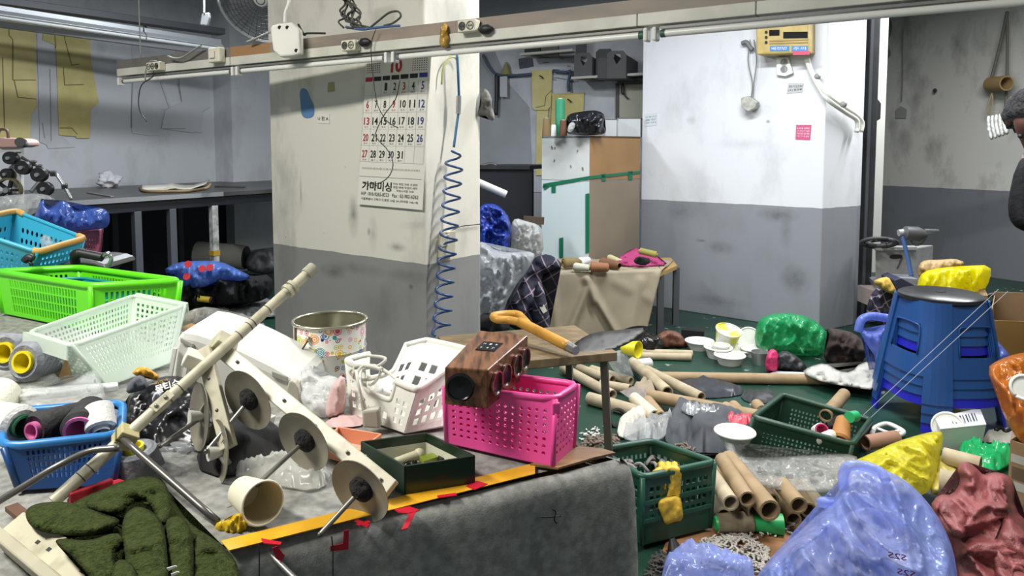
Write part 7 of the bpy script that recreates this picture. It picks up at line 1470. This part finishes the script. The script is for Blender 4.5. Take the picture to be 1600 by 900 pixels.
obj('thread', B().cyl(a, b_, 0.03, 0.034), M('thread_dusty', '#8f826a', 0.85, 0, (30, '#6f644f', 0.35, 0.65)), t, smooth=2); obj('green_base', B().cyl(b_, c, 0.026, 0.033), M('base_green', '#29a356', 0.4), t, smooth=2); obj('green_tip', B().cyl(a-(b_-a)*0.06, a, 0.02, 0.024), M('base_green', '#29a356'), t, smooth=2)
t = thing('oil_funnel', 'black funnel with a thin white stick on the brown card', 'funnel', on(1058, 872, 0.01)); obj('cone', B().lathe(on(1058, 874, 0.012), (-0.2, 0.3, 0.9), [(0.035, 0), (0.03, 0.01), (0.008, 0.06), (0.006, 0.06), (0.02, 0.012), (0, 0.012)], 18), m_ink, t, smooth=2)
obj('collar', B().cyl(on(1066, 868, 0.02), on(1078, 870, 0.02), 0.012, 0.008), M('collar_white', '#c9c9c4', 0.5), t, smooth=2); obj('stick', B().cyl(on(1076, 869, 0.02), on(1112, 871, 0.02), 0.004), M('stick_white', '#d5d5cf', 0.5), t, smooth=2)
# ---------------------------------------------------------------- stools
m_sn = M('stool_navy', '#1d4680', 0.35); m_sr = M('stool_royal', '#1c1ea6', 0.35)
SC = flat(on(1462, 648, 0), 0); RT, RB, SHt = 0.168, 0.245, 0.43
def stool(label, z, mat, cap, first):
    t_ = thing('plastic_stool', label, 'stool', SC+up*z, 'stacked blue stools'); rad = lambda zz: RB+(RT-RB)*(zz/SHt)
    def patch(bb, a0, a1, z0, z1, n=9, o=0.0):
        k = len(bb.v); v = []
        for j in range(3):
            zz = z0+(z1-z0)*j/2
            for i in range(n+1):
                a = a0+(a1-a0)*i/n; sq = 1+0.06*math.cos(4*a+math.pi) ; r_ = (rad(zz)+o)*sq; v.append(SC+Vector((math.cos(a)*r_, math.sin(a)*r_, z+zz)))
        bb.add(v, [(j*(n+1)+i, j*(n+1)+i+1, (j+1)*(n+1)+i+1, (j+1)*(n+1)+i) for j in range(2) for i in range(n)])
    base = math.atan2(-SC.y, -SC.x)+0.02; hw = R(13)
    for k in range(4):
        c_ = base+k*math.pi/2; bb = B(); patch(bb, c_-hw, c_+hw, 0.0, SHt, 4, 0.008); obj('leg', bb, mat, t_, solid=0.008, bevel=0.002)
        a0, a1 = c_+hw, c_+math.pi/2-hw; bb = B(); m0, m1 = a0+(a1-a0)*0.14, a1-(a1-a0)*0.14
        patch(bb, a0, a1, 0.33, SHt); patch(bb, a0, m0, 0.2, 0.33, 2); patch(bb, m1, a1, 0.2, 0.33, 2); patch(bb, a0, a1, 0.11, 0.2)
        obj('side_panel', bb, mat, t_, solid=0.006)
        fr_ = []
        for (a, zz) in ((m0, 0.2), (m0, 0.31), (m0+0.12, 0.33), (m1-0.12, 0.33), (m1, 0.31), (m1, 0.2)): r_ = (rad(zz)+0.006)*(1+0.06*math.cos(4*a+math.pi)); fr_.append(SC+Vector((math.cos(a)*r_, math.sin(a)*r_, z+zz)))
        if cap: obj('window_bead', B().tube(fr_, 0.004, 6, sub=3), mat, t_, smooth=True)
    if cap:
        obj('seat_pad', B().lathe(SC+up*(z+SHt-0.012), (0, 0, 1), [(RT*1.0, 0), (RT*1.05, 0.008), (RT*1.04, 0.022), (RT*0.95, 0.03), (0, 0.032)], 36), M('seat_black', '#1d1e20', 0.3), t_, smooth=2)
        obj('seat_slot', B().box(SC+up*(z+SHt+0.0205), (0.04, 0.01, 0.003)), M('slot_black', '#050505', 0.6), t_)
    else: obj('seat_plate', B().lathe(SC+up*(z+SHt-0.01), (0, 0, 1), [(RT, 0), (RT*0.9, 0.008), (0, 0.008)], 28), mat, t_, smooth=2)
stool('blue plastic stool with a black seat at the top of the stack', 0.126, m_sn, True, 0)
stool('blue plastic stool second from the top of the stack', 0.084, m_sn, False, 0)
stool('blue plastic stool third from the top of the stack', 0.042, m_sn, False, 0)
stool('royal blue plastic stool at the bottom of the stack', 0.0, m_sr, False, 0)
m_bf = film('blue_carrier', '#7b90e2', 0.8, 0.25, 0.4)
t = thing('carrier_bag', 'light blue carrier bag with its handle up left of the stools', 'bag', on(1370, 610, 0))
obj('film', inflate([(1340, 512), (1362, 520), (1385, 505), (1402, 508), (1405, 580), (1395, 610), (1372, 622), (1362, 600), (1370, 560), (1355, 540)], 3.6, 0.07, 0.04, 8, 4, 4), m_bf, t, smooth=True)
obj('handle', B().tube([at(1341, 518, 3.58), at(1346, 500, 3.58), at(1362, 494, 3.58), at(1385, 497, 3.58), at(1402, 500, 3.58)], 0.022, 8), m_bf, t, smooth=True)
t = thing('carrier_bag', 'light blue carrier bag slumped right of the stools', 'bag', on(1550, 640, 0))
obj('film', inflate([(1528, 640), (1535, 560), (1536, 515), (1548, 520), (1572, 548), (1582, 560), (1560, 580), (1552, 610), (1575, 630), (1572, 648), (1545, 648)], 3.5, 0.09, 0.05, 8, 7, 4), m_bf, t, smooth=True)
# clear tub and lid
t = thing('food_tub', 'clear square food tub with a printed film lid by the stools', 'tub', on(1505, 688, 0)); m_ft = M('tub_clear', '#d3d6d6', 0.25, 0, None, None, 0.75)
tp = [on(1462, 655, 0.1), on(1470, 672, 0.1), on(1540, 665, 0.1), on(1530, 640, 0.1)]; bt = inset(tp, 0.004, 0.85)
for i in range(4): obj('side_wall', B().add([bt[i], bt[(i+1) % 4], tp[(i+1) % 4], tp[i]], [(0, 1, 2, 3)]), m_ft, t, solid=0.003)
obj('base', B().add(bt, [(0, 1, 2, 3)]), m_ft, t, solid=0.003)
lidq = inset(tp, 0.104, 1.03); obj('film_lid', B().add(lidq, [(0, 1, 2, 3)]), M('lid_film', '#d9dcdd', 0.3), t, solid=0.004)
bb = B(); fL = lambda s_, q_: (lidq[0]*(1-s_)+lidq[3]*s_)*(1-q_)+(lidq[1]*(1-s_)+lidq[2]*s_)*q_+up*0.004
for k in range(9): s_ = 0.3+k*0.065; bb.add([fL(s_, 0.25), fL(s_+0.02+0.01*(k % 2), 0.25), fL(s_+0.02+0.01*(k % 2), 0.75), fL(s_, 0.75)], [(0, 1, 2, 3)])
obj('barcode_print', bb, m_dk, t)['kind'] = 'stuff'
bowl('white round lid leaning on the clear food tub', at(1482, 668, 2.85), 0.058, 0.025, (-0.55, -0.75, 0.35), None, 'bowl_lid', 'lid')
tag(obj('scrap_card', lay([(1533, 690), (1545, 672), (1600, 665), (1610, 688), (1570, 694)], 0.003, 0.008, 0.01, 10, 3, 5, 0), M('scrap_card', '#a9a69c', 0.8), smooth=True), 'grey torn card on the floor right of the food tub', 'card')
tag(obj('chain_scrap', B().tube([on(x, y, 0.02) for x, y in ((1556, 672), (1564, 668), (1572, 674), (1580, 670), (1588, 674))], 0.008), m_ink, smooth=True), 'short black chain on the torn card', 'chain')
t = thing('white_hanger', 'white plastic hanger frame on the floor behind the yellow bag', 'hanger', on(1385, 680, 0)); obj('frame', B().tube([on(x, y, 0.03) for x, y in ((1362, 678), (1368, 668), (1385, 662), (1402, 668), (1412, 676), (1395, 682), (1372, 682), (1362, 678))], 0.01), m_bw, t, smooth=True); obj('cross_piece', B().tube([on(1372, 670, 0.03), on(1390, 676, 0.03), on(1408, 672, 0.03)], 0.007), m_bw, t, smooth=True)
tag(obj('green_film', lay([(1496, 700), (1506, 698), (1540, 704), (1578, 702), (1582, 724), (1555, 738), (1520, 732), (1505, 716)], 0.02, 0.03, 0.05, 12, 4, 4), film('green_film_b', '#27b56a', 0.9, 0.2), smooth=True), 'bright green plastic film by the cardboard carton', 'plastic')
# yellow bag with rolls
t = thing('yellow_bag', 'yellow plastic bag spilling cardboard rolls behind the front blue bag', 'bag', on(1390, 770, 0)); m_yf = film('yellow_film', '#e3d93a', 0.82, 0.25, 0.4)
obj('film', inflate([(1298, 775), (1302, 752), (1330, 722), (1362, 708), (1400, 690), (1440, 678), (1470, 672), (1475, 684), (1468, 715), (1462, 745), (1448, 774), (1420, 772), (1380, 770), (1340, 776)], (2.55, 2.3), 0.1, 0.05, 7, 3, 3.5), m_yf, t, smooth=True)
obj('torn_mouth', inflate([(1450, 770), (1462, 735), (1470, 705), (1490, 725), (1515, 745), (1520, 762), (1500, 776), (1470, 776)], (2.5, 2.3), 0.05, 0.03, 9, 6, 5), M('yellow_paper', '#b8ac5a', 0.6), t, smooth=True)
ctube('cardboard roll sticking out of the yellow bag mouth', (1468, 752), (1512, 762), 0.04, m_tube2, G1, 0.12)
# front blue bag
t = thing('carrier_bag', 'big see-through blue carrier bag in the right foreground', 'bag', on(1380, 900, 0)); m_fb2 = film('blue_front_film', '#a3b4f4', 0.6, 0.16, 0.5)
obj('film', inflate([(1165, 930), (1195, 880), (1232, 845), (1265, 815), (1295, 788), (1312, 765), (1322, 735), (1338, 725), (1362, 728), (1395, 738), (1430, 762), (1462, 800), (1484, 842), (1494, 880), (1500, 940), (1330, 945)], (1.75, 1.5), 0.13, 0.06, 4.5, 2, 4, zmin=0.0, st=(2.0, 1.0, 0.6)), m_fb2, t, smooth=True)
obj('handle', B().tube([at(1318, 762, 1.68), at(1317, 744, 1.66), at(1326, 729, 1.65), at(1350, 728, 1.64), at(1376, 738, 1.62), at(1385, 752, 1.6)], 0.012, 8), m_fb2, t, smooth=True)
obj('knot', inflate([(1272, 782), (1285, 774), (1300, 782), (1318, 778), (1312, 792), (1285, 796)], 1.66, 0.02, 0.02, 14, 3, 4), m_fb2, t, smooth=True)
m_rp = M('maroon_print', '#8a1f4a', 0.5)
for (x, y, s_, D) in ((1402, 868, 30, 1.4), (1416, 894, 30, 1.38)):
    fnb = page(at(x-s_/2, y-7, D), at(x+s_/2, y-1, D), at(x+s_/2, y+9, D), at(x-s_/2, y+3, D), 0.0); bb = B(); letter(bb, 'S2S', fnb, 0.5, 0.5, -0.95, 0.9, 0.01); obj('print', bb, m_rp, t)
tag(obj('grey_waste', inflate([(1215, 930), (1240, 870), (1290, 830), (1340, 790), (1400, 800), (1440, 850), (1460, 930)], (1.78, 1.58), 0.06, 0.05, 8, 9, 7, zmin=0.0), M('waste_grey', '#a2a2a8', 0.8), smooth=True), 'greyish contents showing through the big blue bag', 'waste')
t = thing('carrier_bag', 'flat piece of blue carrier bag at the bottom of the picture', 'bag', on(1100, 895, 0)); obj('film', lay([(1030, 915), (1040, 888), (1060, 878), (1100, 878), (1140, 888), (1180, 905), (1180, 930), (1050, 930)], 0.02, 0.06, 0.04, 9, 5, 5), m_fb2, t, smooth=True)
# maroon sack, carton, orange bag
t = thing('woven_sack', 'maroon woven sack slumped beside the big blue bag', 'sack', on(1540, 880, 0)); m_ms = M('maroon_weave', '#9a5553', 0.45, 0, (9, '#6a3436', 0.3, 0.7), (240, 0.35))
obj('body', inflate([(1452, 792), (1466, 772), (1488, 774), (1502, 752), (1494, 732), (1506, 719), (1524, 729), (1538, 744), (1552, 737), (1574, 741), (1586, 756), (1585, 796), (1612, 822), (1620, 945), (1500, 945), (1490, 860), (1470, 820)], (2.1, 1.75), 0.10, 0.055, 6, 3, 4, 1, zmin=0.0, st=(1.2, 1.2, 0.8)), m_ms, t, smooth=True)
obj('flap', inflate([(1462, 792), (1480, 776), (1502, 792), (1514, 818), (1505, 845), (1488, 835)], (1.92, 1.82), 0.035, 0.03, 9, 8, 4), m_ms, t, smooth=True)
obj('fold', inflate([(1548, 855), (1562, 835), (1570, 800), (1590, 815), (1612, 840), (1615, 930), (1560, 930)], (1.9, 1.7), 0.04, 0.03, 7, 9, 5), m_ms, t, smooth=True)
t = thing('cardboard_carton', 'cardboard carton with white tape at the right edge', 'carton', on(1600, 840, 0)); D = 2.25
m_kc = M('carton_kraft', '#a88c6c', 0.75, 0, (6, '#96795a', 0.3, 0.7)); p, q_ = flat(at(1578, 700, D), 0), flat(at(1760, 700, D-0.25), 0); h_ = at(1578, 688, D).z; bk = Vector((0.31, 0.4, 0))
obj('front_panel', B().prism([p, q_, q_+up*h_, p+up*h_], (0.004, 0.006, 0)), m_kc, t); obj('side_panel', B().prism([p, p+bk, p+bk+up*h_, p+up*h_], (0.006, 0, 0)), m_kc, t); obj('rear_panel', B().prism([p+bk, q_+bk, q_+bk+up*h_, p+bk+up*h_], (0, 0.006, 0)), m_kc, t); obj('far_panel', B().prism([q_, q_+bk, q_+bk+up*h_, q_+up*h_], (-0.006, 0, 0)), m_kc, t)
obj('flap', B().prism([p+up*h_, p+bk+up*h_, p+bk+Vector((0.06, 0.02, h_+0.07)), p+Vector((0.08, 0, h_+0.06))], (0.004, 0, 0)), m_kc, t)
for z0, z1 in ((0.42, 0.52), (0.75, 0.85)): obj('tape_strip', B().prism([p.lerp(q_, 0.01)+up*h_*z0-Vector((0, 0.002, 0)), q_+up*h_*z0-Vector((0, 0.002, 0)), q_+up*h_*z1-Vector((0, 0.002, 0)), p.lerp(q_, 0.01)+up*h_*z1-Vector((0, 0.002, 0))], (0, -0.001, 0)), M('tape_white', '#c4c2bc', 0.35), t)
obj('print_mark', B().prism([p.lerp(q_, 0.02)+up*h_*0.55-Vector((0, 0.003, 0)), p.lerp(q_, 0.2)+up*h_*0.55-Vector((0, 0.003, 0)), p.lerp(q_, 0.2)+up*h_*0.7-Vector((0, 0.003, 0)), p.lerp(q_, 0.02)+up*h_*0.7-Vector((0, 0.003, 0))], (0, -0.001, 0)), M('print_brown', '#6f5a48', 0.7), t)
t = thing('orange_bag', 'translucent orange bag on top of the carton at the right edge', 'bag', at(1600, 690, 2.2)); obj('film', inflate([(1541, 575), (1560, 562), (1590, 552), (1640, 545), (1680, 600), (1680, 690), (1610, 696), (1592, 690), (1570, 655), (1556, 615)], (2.3, 2.15), 0.12, 0.05, 7, 4, 5), film('orange_film', '#c06f1e', 0.8, 0.2, 0.35), t, smooth=True)
bowl('white cup seen through the orange bag', at(1594, 606, 2.09), 0.035, 0.04, (-0.3, -0.8, 0.3), None, 'white_cup', 'cup')
# ---------------------------------------------------------------- back right: bench, tool, cartons
DBn = 4.5
t = thing('metal_bench', 'grey metal bench behind the stool stack', 'bench', flat(at(1410, 520, DBn), 0)); zb = at(1400, 452, DBn).z
p = [flat(at(x, 452, DBn), zb) for x in (1376, 1500)]; q4 = [p[0], p[1], p[1]+Vector((0.2, 0.45, 0)), p[0]+Vector((0.15, 0.45, 0))]
m_bn = M('bench_grey', '#77797c', 0.45, 0.2); obj('top_plate', B().prism([k-up*0.03 for k in q4], (0, 0, 0.03)), m_bn, t)
for k in q4: obj('leg', B().box(flat(k.lerp(q4[(q4.index(k)+2) % 4], 0.06), zb/2), (0.04, 0.04, zb-0.03)), m_bn, t)
obj('drawer', B().prism([p[0]+Vector((0.0, -0.005, -0.14)), p[1]+Vector((0, -0.005, -0.14)), p[1]+Vector((0, 0.3, -0.14)), p[0]+Vector((0, 0.3, -0.14))], (0, 0, 0.11)), M('drawer_pinkish', '#8d7f7a', 0.6), t)
t = thing('metal_box', 'pale metal tool box with an oval hand hole on the bench', 'box', at(1400, 440, 4.75)); D = 4.75
obj('body', B().prism([at(x, y, D) for x, y in ((1367, 388), (1432, 387), (1430, 446), (1367, 446))], (0.2, 0.14, 0)), M('box_grey', '#a9aaa8', 0.5, 0.2, (12, '#8c8d8c', 0.3, 0.7)), t, bevel=0.008)
obj('hand_hole', B().prism([at(x, y, D-0.002) for x, y in chaikin([(1390, 398), (1410, 397), (1410, 404), (1390, 405)], 2)], (0, -0.002, 0)), m_ink, t)
obj('top_edge', B().bar(at(1367, 389, D-0.005), at(1432, 388, D-0.005), 0.01, 0.02), M('box_edge', '#c3c4c2', 0.4, 0.3), t)
obj('seam', B().bar(at(1402, 420, D-0.003), at(1410, 402, D-0.003), 0.01, 0.006, (0, 1, 0)), m_dk, t)
t = thing('vent_unit', 'dark slatted ventilation unit behind the pillar corner', 'vent', flat(at(1355, 512, 4.95), 0)); D = 4.95
obj('housing', B().prism([flat(at(1336, 480, D), 0), flat(at(1380, 480, D), 0), flat(at(1380, 480, D+0.3), 0), flat(at(1336, 480, D+0.3), 0)], (0, 0, at(1350, 437, D).z)), M('vent_dark', '#2e2f31', 0.5), t)
for k in range(14): y = 446+k*4.6; obj('slat', B().bar(at(1344, y, D-0.01), at(1378, y, D-0.01), 0.012, 0.008), M('slat_grey', '#595a5c', 0.5), t)
for k in range(7): obj('guard_wire', B().bar(at(1346+k*5, 444, D-0.02), at(1346+k*5, 510, D-0.02), 0.004, 0.004, (0, 1, 0)), M('slat_grey', '#595a5c'), t)
t = thing('cable_coil', 'coil of black cable on the pale metal box', 'cable', at(1375, 388, 4.7)); rs = random.Random(6)
for k in range(5):
    pts = [at(1374+(28-k*3)*math.cos(a+k)+rs.uniform(-2, 2), 379+(7-k*0.6)*math.sin(a+k)+rs.uniform(-1, 1), 4.7+0.1*math.sin(a)) for a in [i*0.7 for i in range(10)]]; obj('loop', B().tube(pts, 0.012, 6, 4), M('cable_dusty', '#3a3b3c', 0.6), t, smooth=True)
t = thing('power_drill', 'grey power tool with a bright bit on the metal box', 'tool', at(1425, 385, 4.6)); D = 4.6
obj('motor', B().lathe(at(1414, 364, D), (1, 0, -0.1), [(0.02, -0.02), (0.045, 0), (0.05, 0.08), (0.035, 0.12), (0.02, 0.14)], 18), M('tool_grey', '#4a4b4d', 0.5), t, smooth=2)
obj('hand_grip', B().tube([at(1425, 368, D), at(1432, 378, D), at(1440, 372, D), at(1441, 364, D)], 0.028, 8), M('tool_grey2', '#58595b', 0.5), t, smooth=True); obj('drill_bit', B().cyl(at(1444, 361, D), at(1466, 361, D), 0.016, 0.012), M('chrome', '#c5c7c8'), t, smooth=2)
obj('side_handle', B().cyl(at(1404, 364, D), at(1418, 362, D), 0.022), M('handle_pale', '#9b9c9a', 0.5), t, smooth=2)
obj('air_hose', B().tube([at(1410, 368, D), at(1414, 385, D), at(1420, 410, D), at(1424, 432, D)], 0.014, 8), M('hose_blue', '#4d6fa8', 0.4), t, smooth=True)
tag(obj('yellow_rag', inflate([(1362, 440), (1376, 434), (1388, 432), (1394, 442), (1402, 455), (1392, 460), (1378, 452)], 4.4, 0.04, 0.03, 10, 3, 3), M('rag_ochre', '#c3a44c', 0.8), smooth=True), 'ochre rag on the left end of the metal bench', 'rag')
tag(obj('navy_folder', B().prism([at(x, y, 4.4) for x, y in ((1397, 438), (1408, 434), (1434, 448), (1428, 458), (1402, 458))], (0.02, 0.2, 0)), M('folder_navy', '#2c2f45', 0.6), bevel=0.006), 'navy folded cloth on the metal bench beside the ochre rag', 'cloth')
tag(obj('grey_folder', B().prism([at(x, y, 4.5) for x, y in ((1404, 434), (1434, 436), (1436, 448))], (0.02, 0.15, 0)), M('folder_grey', '#8a8c90', 0.6)), 'grey flat folder leaning on the metal box', 'folder')
tag(obj('hanging_jacket', inflate([(1352, 500), (1356, 470), (1366, 452), (1380, 446), (1396, 452), (1398, 505), (1375, 512)], 4.47, 0.06, 0.04, 8, 5, 4), m_pl, smooth=True), 'dark plaid jacket hanging off the left end of the bench', 'jacket')
tag(obj('paper_bag', inflate([(1432, 432), (1436, 412), (1446, 406), (1470, 406), (1492, 404), (1509, 410), (1500, 420), (1470, 425), (1450, 440)], 4.3, 0.08, 0.05, 9, 4, 3.5), M('bag_kraft', '#a58a5c', 0.6), smooth=True), 'crumpled kraft paper bag behind the bright yellow bag', 'bag')
tag(obj('yellow_sack', inflate([(1432, 470), (1433, 440), (1442, 424), (1470, 418), (1510, 415), (1548, 414), (1548, 436), (1534, 460), (1528, 480), (1500, 474), (1460, 472)], 4.1, 0.1, 0.05, 8, 6, 4), film('yellow_sack_film', '#f2e80c', 0.97, 0.25, 0.5), smooth=True), 'bright yellow plastic bag right behind the top stool', 'bag')
t = thing('kraft_box', 'narrow kraft carton standing right behind the stools', 'carton', flat(at(1535, 520, 4.0), 0)); p, q_ = flat(at(1524, 480, 4.0), 0), flat(at(1543, 480, 4.0), 0); h_ = at(1530, 463, 4.0).z
obj('body', B().prism([p, q_, q_+Vector((0.06, 0.25, 0)), p+Vector((0.02, 0.25, 0))], (0, 0, h_)), m_kc, t, bevel=0.003); obj('lid_flap', B().prism([p+up*h_, q_+up*h_, q_+Vector((0.03, 0.08, h_+0.03)), p+Vector((0.03, 0.08, h_+0.03))], (0, 0, 0.004)), m_kc, t)
t = thing('open_carton', 'open brown carton on the floor right of the stools', 'carton', flat(at(1590, 545, 4.0), 0)); m_oc = M('carton_ochre', '#8f6c34', 0.7)
p, q_ = at(1545, 500, 3.7), at(1700, 500, 3.6); zt = p.z; p, q_ = flat(p, 0), flat(q_, 0); bk = Vector((0.3, 0.4, 0))
obj('front_panel', B().prism([p, q_, q_+up*zt, p+up*zt], (0, 0.006, 0)), m_oc, t); obj('side_panel', B().prism([p, p+bk, p+bk+up*(zt+0.05), p+up*zt], (0.006, 0, 0)), m_kc, t); obj('rear_panel', B().prism([p+bk, q_+bk, q_+bk+up*(zt+0.07), p+bk+up*(zt+0.07)], (0, 0.006, 0)), m_kc, t); obj('far_panel', B().prism([q_, q_+bk, q_+bk+up*zt, q_+up*zt], (-0.006, 0, 0)), m_kc, t)
tag(obj('rubber_ring', B().tube([at(1556+16*math.cos(a), 467+7*math.sin(a), 4.3) for a in [2*math.pi*i/24 for i in range(25)]], 0.014, 8, sub=0), m_ink, smooth=True), 'black rubber ring hanging above the open carton', 'ring')
tag(obj('grey_stand', B().tube([at(1553, 480, 4.35), at(1560, 470, 4.35), at(1545, 500, 4.3)], 0.02, 8).tube([at(1556, 475, 4.35), flat(at(1570, 540, 4.4), 0)], 0.018, 8, 0), m_bn, smooth=True), 'grey metal stand holding the rubber ring', 'stand')
m_str = M('nylon', '#b9bcc0', 0.3, 0, None, None, 0.6)
for k, (p, q_) in enumerate((((1342, 655), (1560, 452)), ((1350, 662), (1575, 455)))): tag(obj('nylon_thread', B().cyl(at(*p, 2.95), at(*q_, 2.85), 0.0012, n=5), m_str), ('upper', 'lower')[k]+' of two nylon threads stretched across the stool stack', 'thread')
# ================================================================ person at the right edge
t = thing('person', 'person in a dark quilted jacket bending at the right edge of the picture', 'person', flat(at(1700, 400, 3.25), 0))
J = [(1690, 400, 3.3), (1668, 330, 3.28), (1645, 275, 3.25), (1632, 243, 3.2), (1622, 222, 3.14), (1617, 190, 3.1), (1610, 168, 3.08),   # 0-6 pelvis..head
     (1618, 268, 3.12), (1594, 342, 3.0), (1640, 350, 2.9),                      # near arm 7-9
     (1700, 275, 3.45), (1720, 345, 3.4), (1665, 360, 3.1),                      # far arm 10-12
     (1672, 430, 3.2), (1668, 0, 0), (1672, 0, 0), (1655, 0, 0), (1712, 430, 3.4), (1706, 0, 0), (1710, 0, 0), (1690, 0, 0)]
P = [at(x, y, D) if D else None for x, y, D in J]
for k, hip, dx in ((14, 13, -0.02), (18, 17, 0.04)):
    h_ = P[hip]; P[k] = Vector((h_.x+dx, h_.y-0.05, 0.45)); P[k+1] = Vector((h_.x+dx+0.02, h_.y+0.02, 0.08)); P[k+2] = Vector((h_.x+dx-0.12, h_.y-0.05, 0.04))
E = [(0, 1), (1, 2), (2, 3), (3, 4), (4, 5), (5, 6), (2, 7), (7, 8), (8, 9), (2, 10), (10, 11), (11, 12), (0, 13), (13, 14), (14, 15), (15, 16), (0, 17), (17, 18), (18, 19), (19, 20)]
rad = [0.15, 0.155, 0.16, 0.07, 0.06, 0.088, 0.075, 0.085, 0.062, 0.048, 0.085, 0.062, 0.048, 0.1, 0.07, 0.05, 0.045, 0.1, 0.07, 0.05, 0.045]
me = bpy.data.meshes.new('body'); me.from_pydata([tuple(p) for p in P], E, []); bo = bpy.data.objects.new('body', me); COL.objects.link(bo); bo.parent = t; bo.matrix_parent_inverse = Matrix.Translation(-Vector(t['_w']))
sk = bo.modifiers.new('skin', 'SKIN'); ss = bo.modifiers.new('sub', 'SUBSURF'); ss.levels = 2; ss.render_levels = 2
for i, v in enumerate(me.skin_vertices[0].data): v.radius = (rad[i], rad[i]); v.use_root = (i == 0)
dg = bpy.context.evaluated_depsgraph_get(); m2 = bpy.data.meshes.new_from_object(bo.evaluated_get(dg)); bo.modifiers.clear(); bo.data = m2
m_jk = M('quilted_black', '#141416', 0.75, 0, (34, '#060607', 0.4, 0.6), (40, 0.8), 1.0, 0.0, 0.15); m_sk2 = M('skin', '#54332a', 0.6); m_trs = M('trousers_dark', '#26282e', 0.85)
m2.materials.clear(); [m2.materials.append(x) for x in (m_jk, m_sk2, m_trs)]
zn = P[3].z
for pl_ in m2.polygons:
    c_ = pl_.center; pl_.use_smooth = True; pl_.material_index = 1 if c_.z > zn-0.01 and (c_-P[5]).length < 0.24 else 2 if c_.z < P[13].z-0.05 else 0
hc = P[5]; hd = Vector((-0.35, -0.3, -0.88)).normalized()
v = []; f = []; n, m_ = 28, 18
for i in range(m_+1):
    a = math.pi*i/m_
    for j in range(n):
        th = 2*math.pi*j/n; d = Vector((math.sin(a)*math.cos(th), math.sin(a)*math.sin(th), math.cos(a))); k = 1+0.10*noise.noise(d*9)
        if d.dot(hd) > 0.45: k *= 0.78
        v.append(hc+Vector((0.02, 0.02, 0.035))+Vector((d.x*0.118, d.y*0.125, d.z*0.118))*k)
for i in range(m_):
    for j in range(n): f.append((i*n+j, (i+1)*n+j, (i+1)*n+(j+1) % n, i*n+(j+1) % n))
f = [q_ for q_ in f if (sum((v[i] for i in q_), Vector())/4).z > hc.z-0.05]
obj('hair', B().add(v, f), M('hair_dark', '#3a393c', 0.9, 0, (60, '#141316', 0.4, 0.62), (120, 1.0)), t, smooth=True, solid=0.01)
# face: eyes, nose, mouth, ear; it looks down to the left
fl_ = hd; fr_ = fl_.cross(Vector((0, 0, 1))).normalized(); fu = fr_.cross(fl_)
obj('nose', B().lathe(hc+fl_*0.085+fu*0.01, fl_, [(0.02, 0), (0.016, 0.015), (0.006, 0.028), (0, 0.03)], 10), m_sk2, t, smooth=True)
for s_ in (-1, 1):
    obj('eye', B().sphere(hc+fl_*0.088+fr_*0.033*s_+fu*0.032, 0.011), m_ink, t, smooth=True); obj('ear', B().sphere(hc+fr_*0.092*s_+fu*0.01-fl_*0.01, (0.018, 0.022, 0.03)), m_sk2, t, smooth=True)
obj('mouth', B().tube([hc+fl_*0.088-fu*0.04+fr_*0.022*s_ for s_ in (-1, 0, 1)], 0.005, 6), M('lips', '#6a3a34', 0.5), t, smooth=True)
obj('forearm_sleeve', B().tube([P[8].lerp(P[9], 0.2)+Vector((0.01, -0.055, 0.0)), P[8].lerp(P[9], 0.6)+Vector((0, -0.04, 0)), P[9]], [0.052, 0.055, 0.05], 12), M('beige_sleeve', '#a79a84', 0.8), t, smooth=True)
for arm, sgn in ((9, 1), (12, -1)):
    wp = P[arm]; d = (P[arm]-P[arm-1]).normalized(); s_ = d.cross(Vector((0, 0, 1))).normalized(); gl_ = M('glove_offwhite', '#b9b2a0', 0.85)
    hd_ = obj('glove', B().sphere(wp+d*0.05, (0.042, 0.042, 0.03)), gl_, t, smooth=True)
    for k, ln in enumerate((0.065, 0.075, 0.07, 0.055)): b0 = wp+d*0.08+s_*(k-1.5)*0.019; obj('finger', B().tube([b0-d*0.02, b0+d*ln*0.6-up*0.01, b0+d*ln-up*0.035], 0.009, 8, 4), gl_, hd_, smooth=True)
    obj('thumb', B().tube([wp+d*0.03+s_*0.03*sgn, wp+d*0.06+s_*0.055*sgn-up*0.01, wp+d*0.09+s_*0.05*sgn-up*0.025], 0.0095, 8, 4), gl_, hd_, smooth=True)
for k in (16, 20): pp = P[k]; d = Vector((-0.9, -0.45, 0)); obj('shoe', B().sphere(pp+Vector((0.0, 0, 0.005)), (0.12, 0.065, 0.045)), m_ink, t, smooth=True)
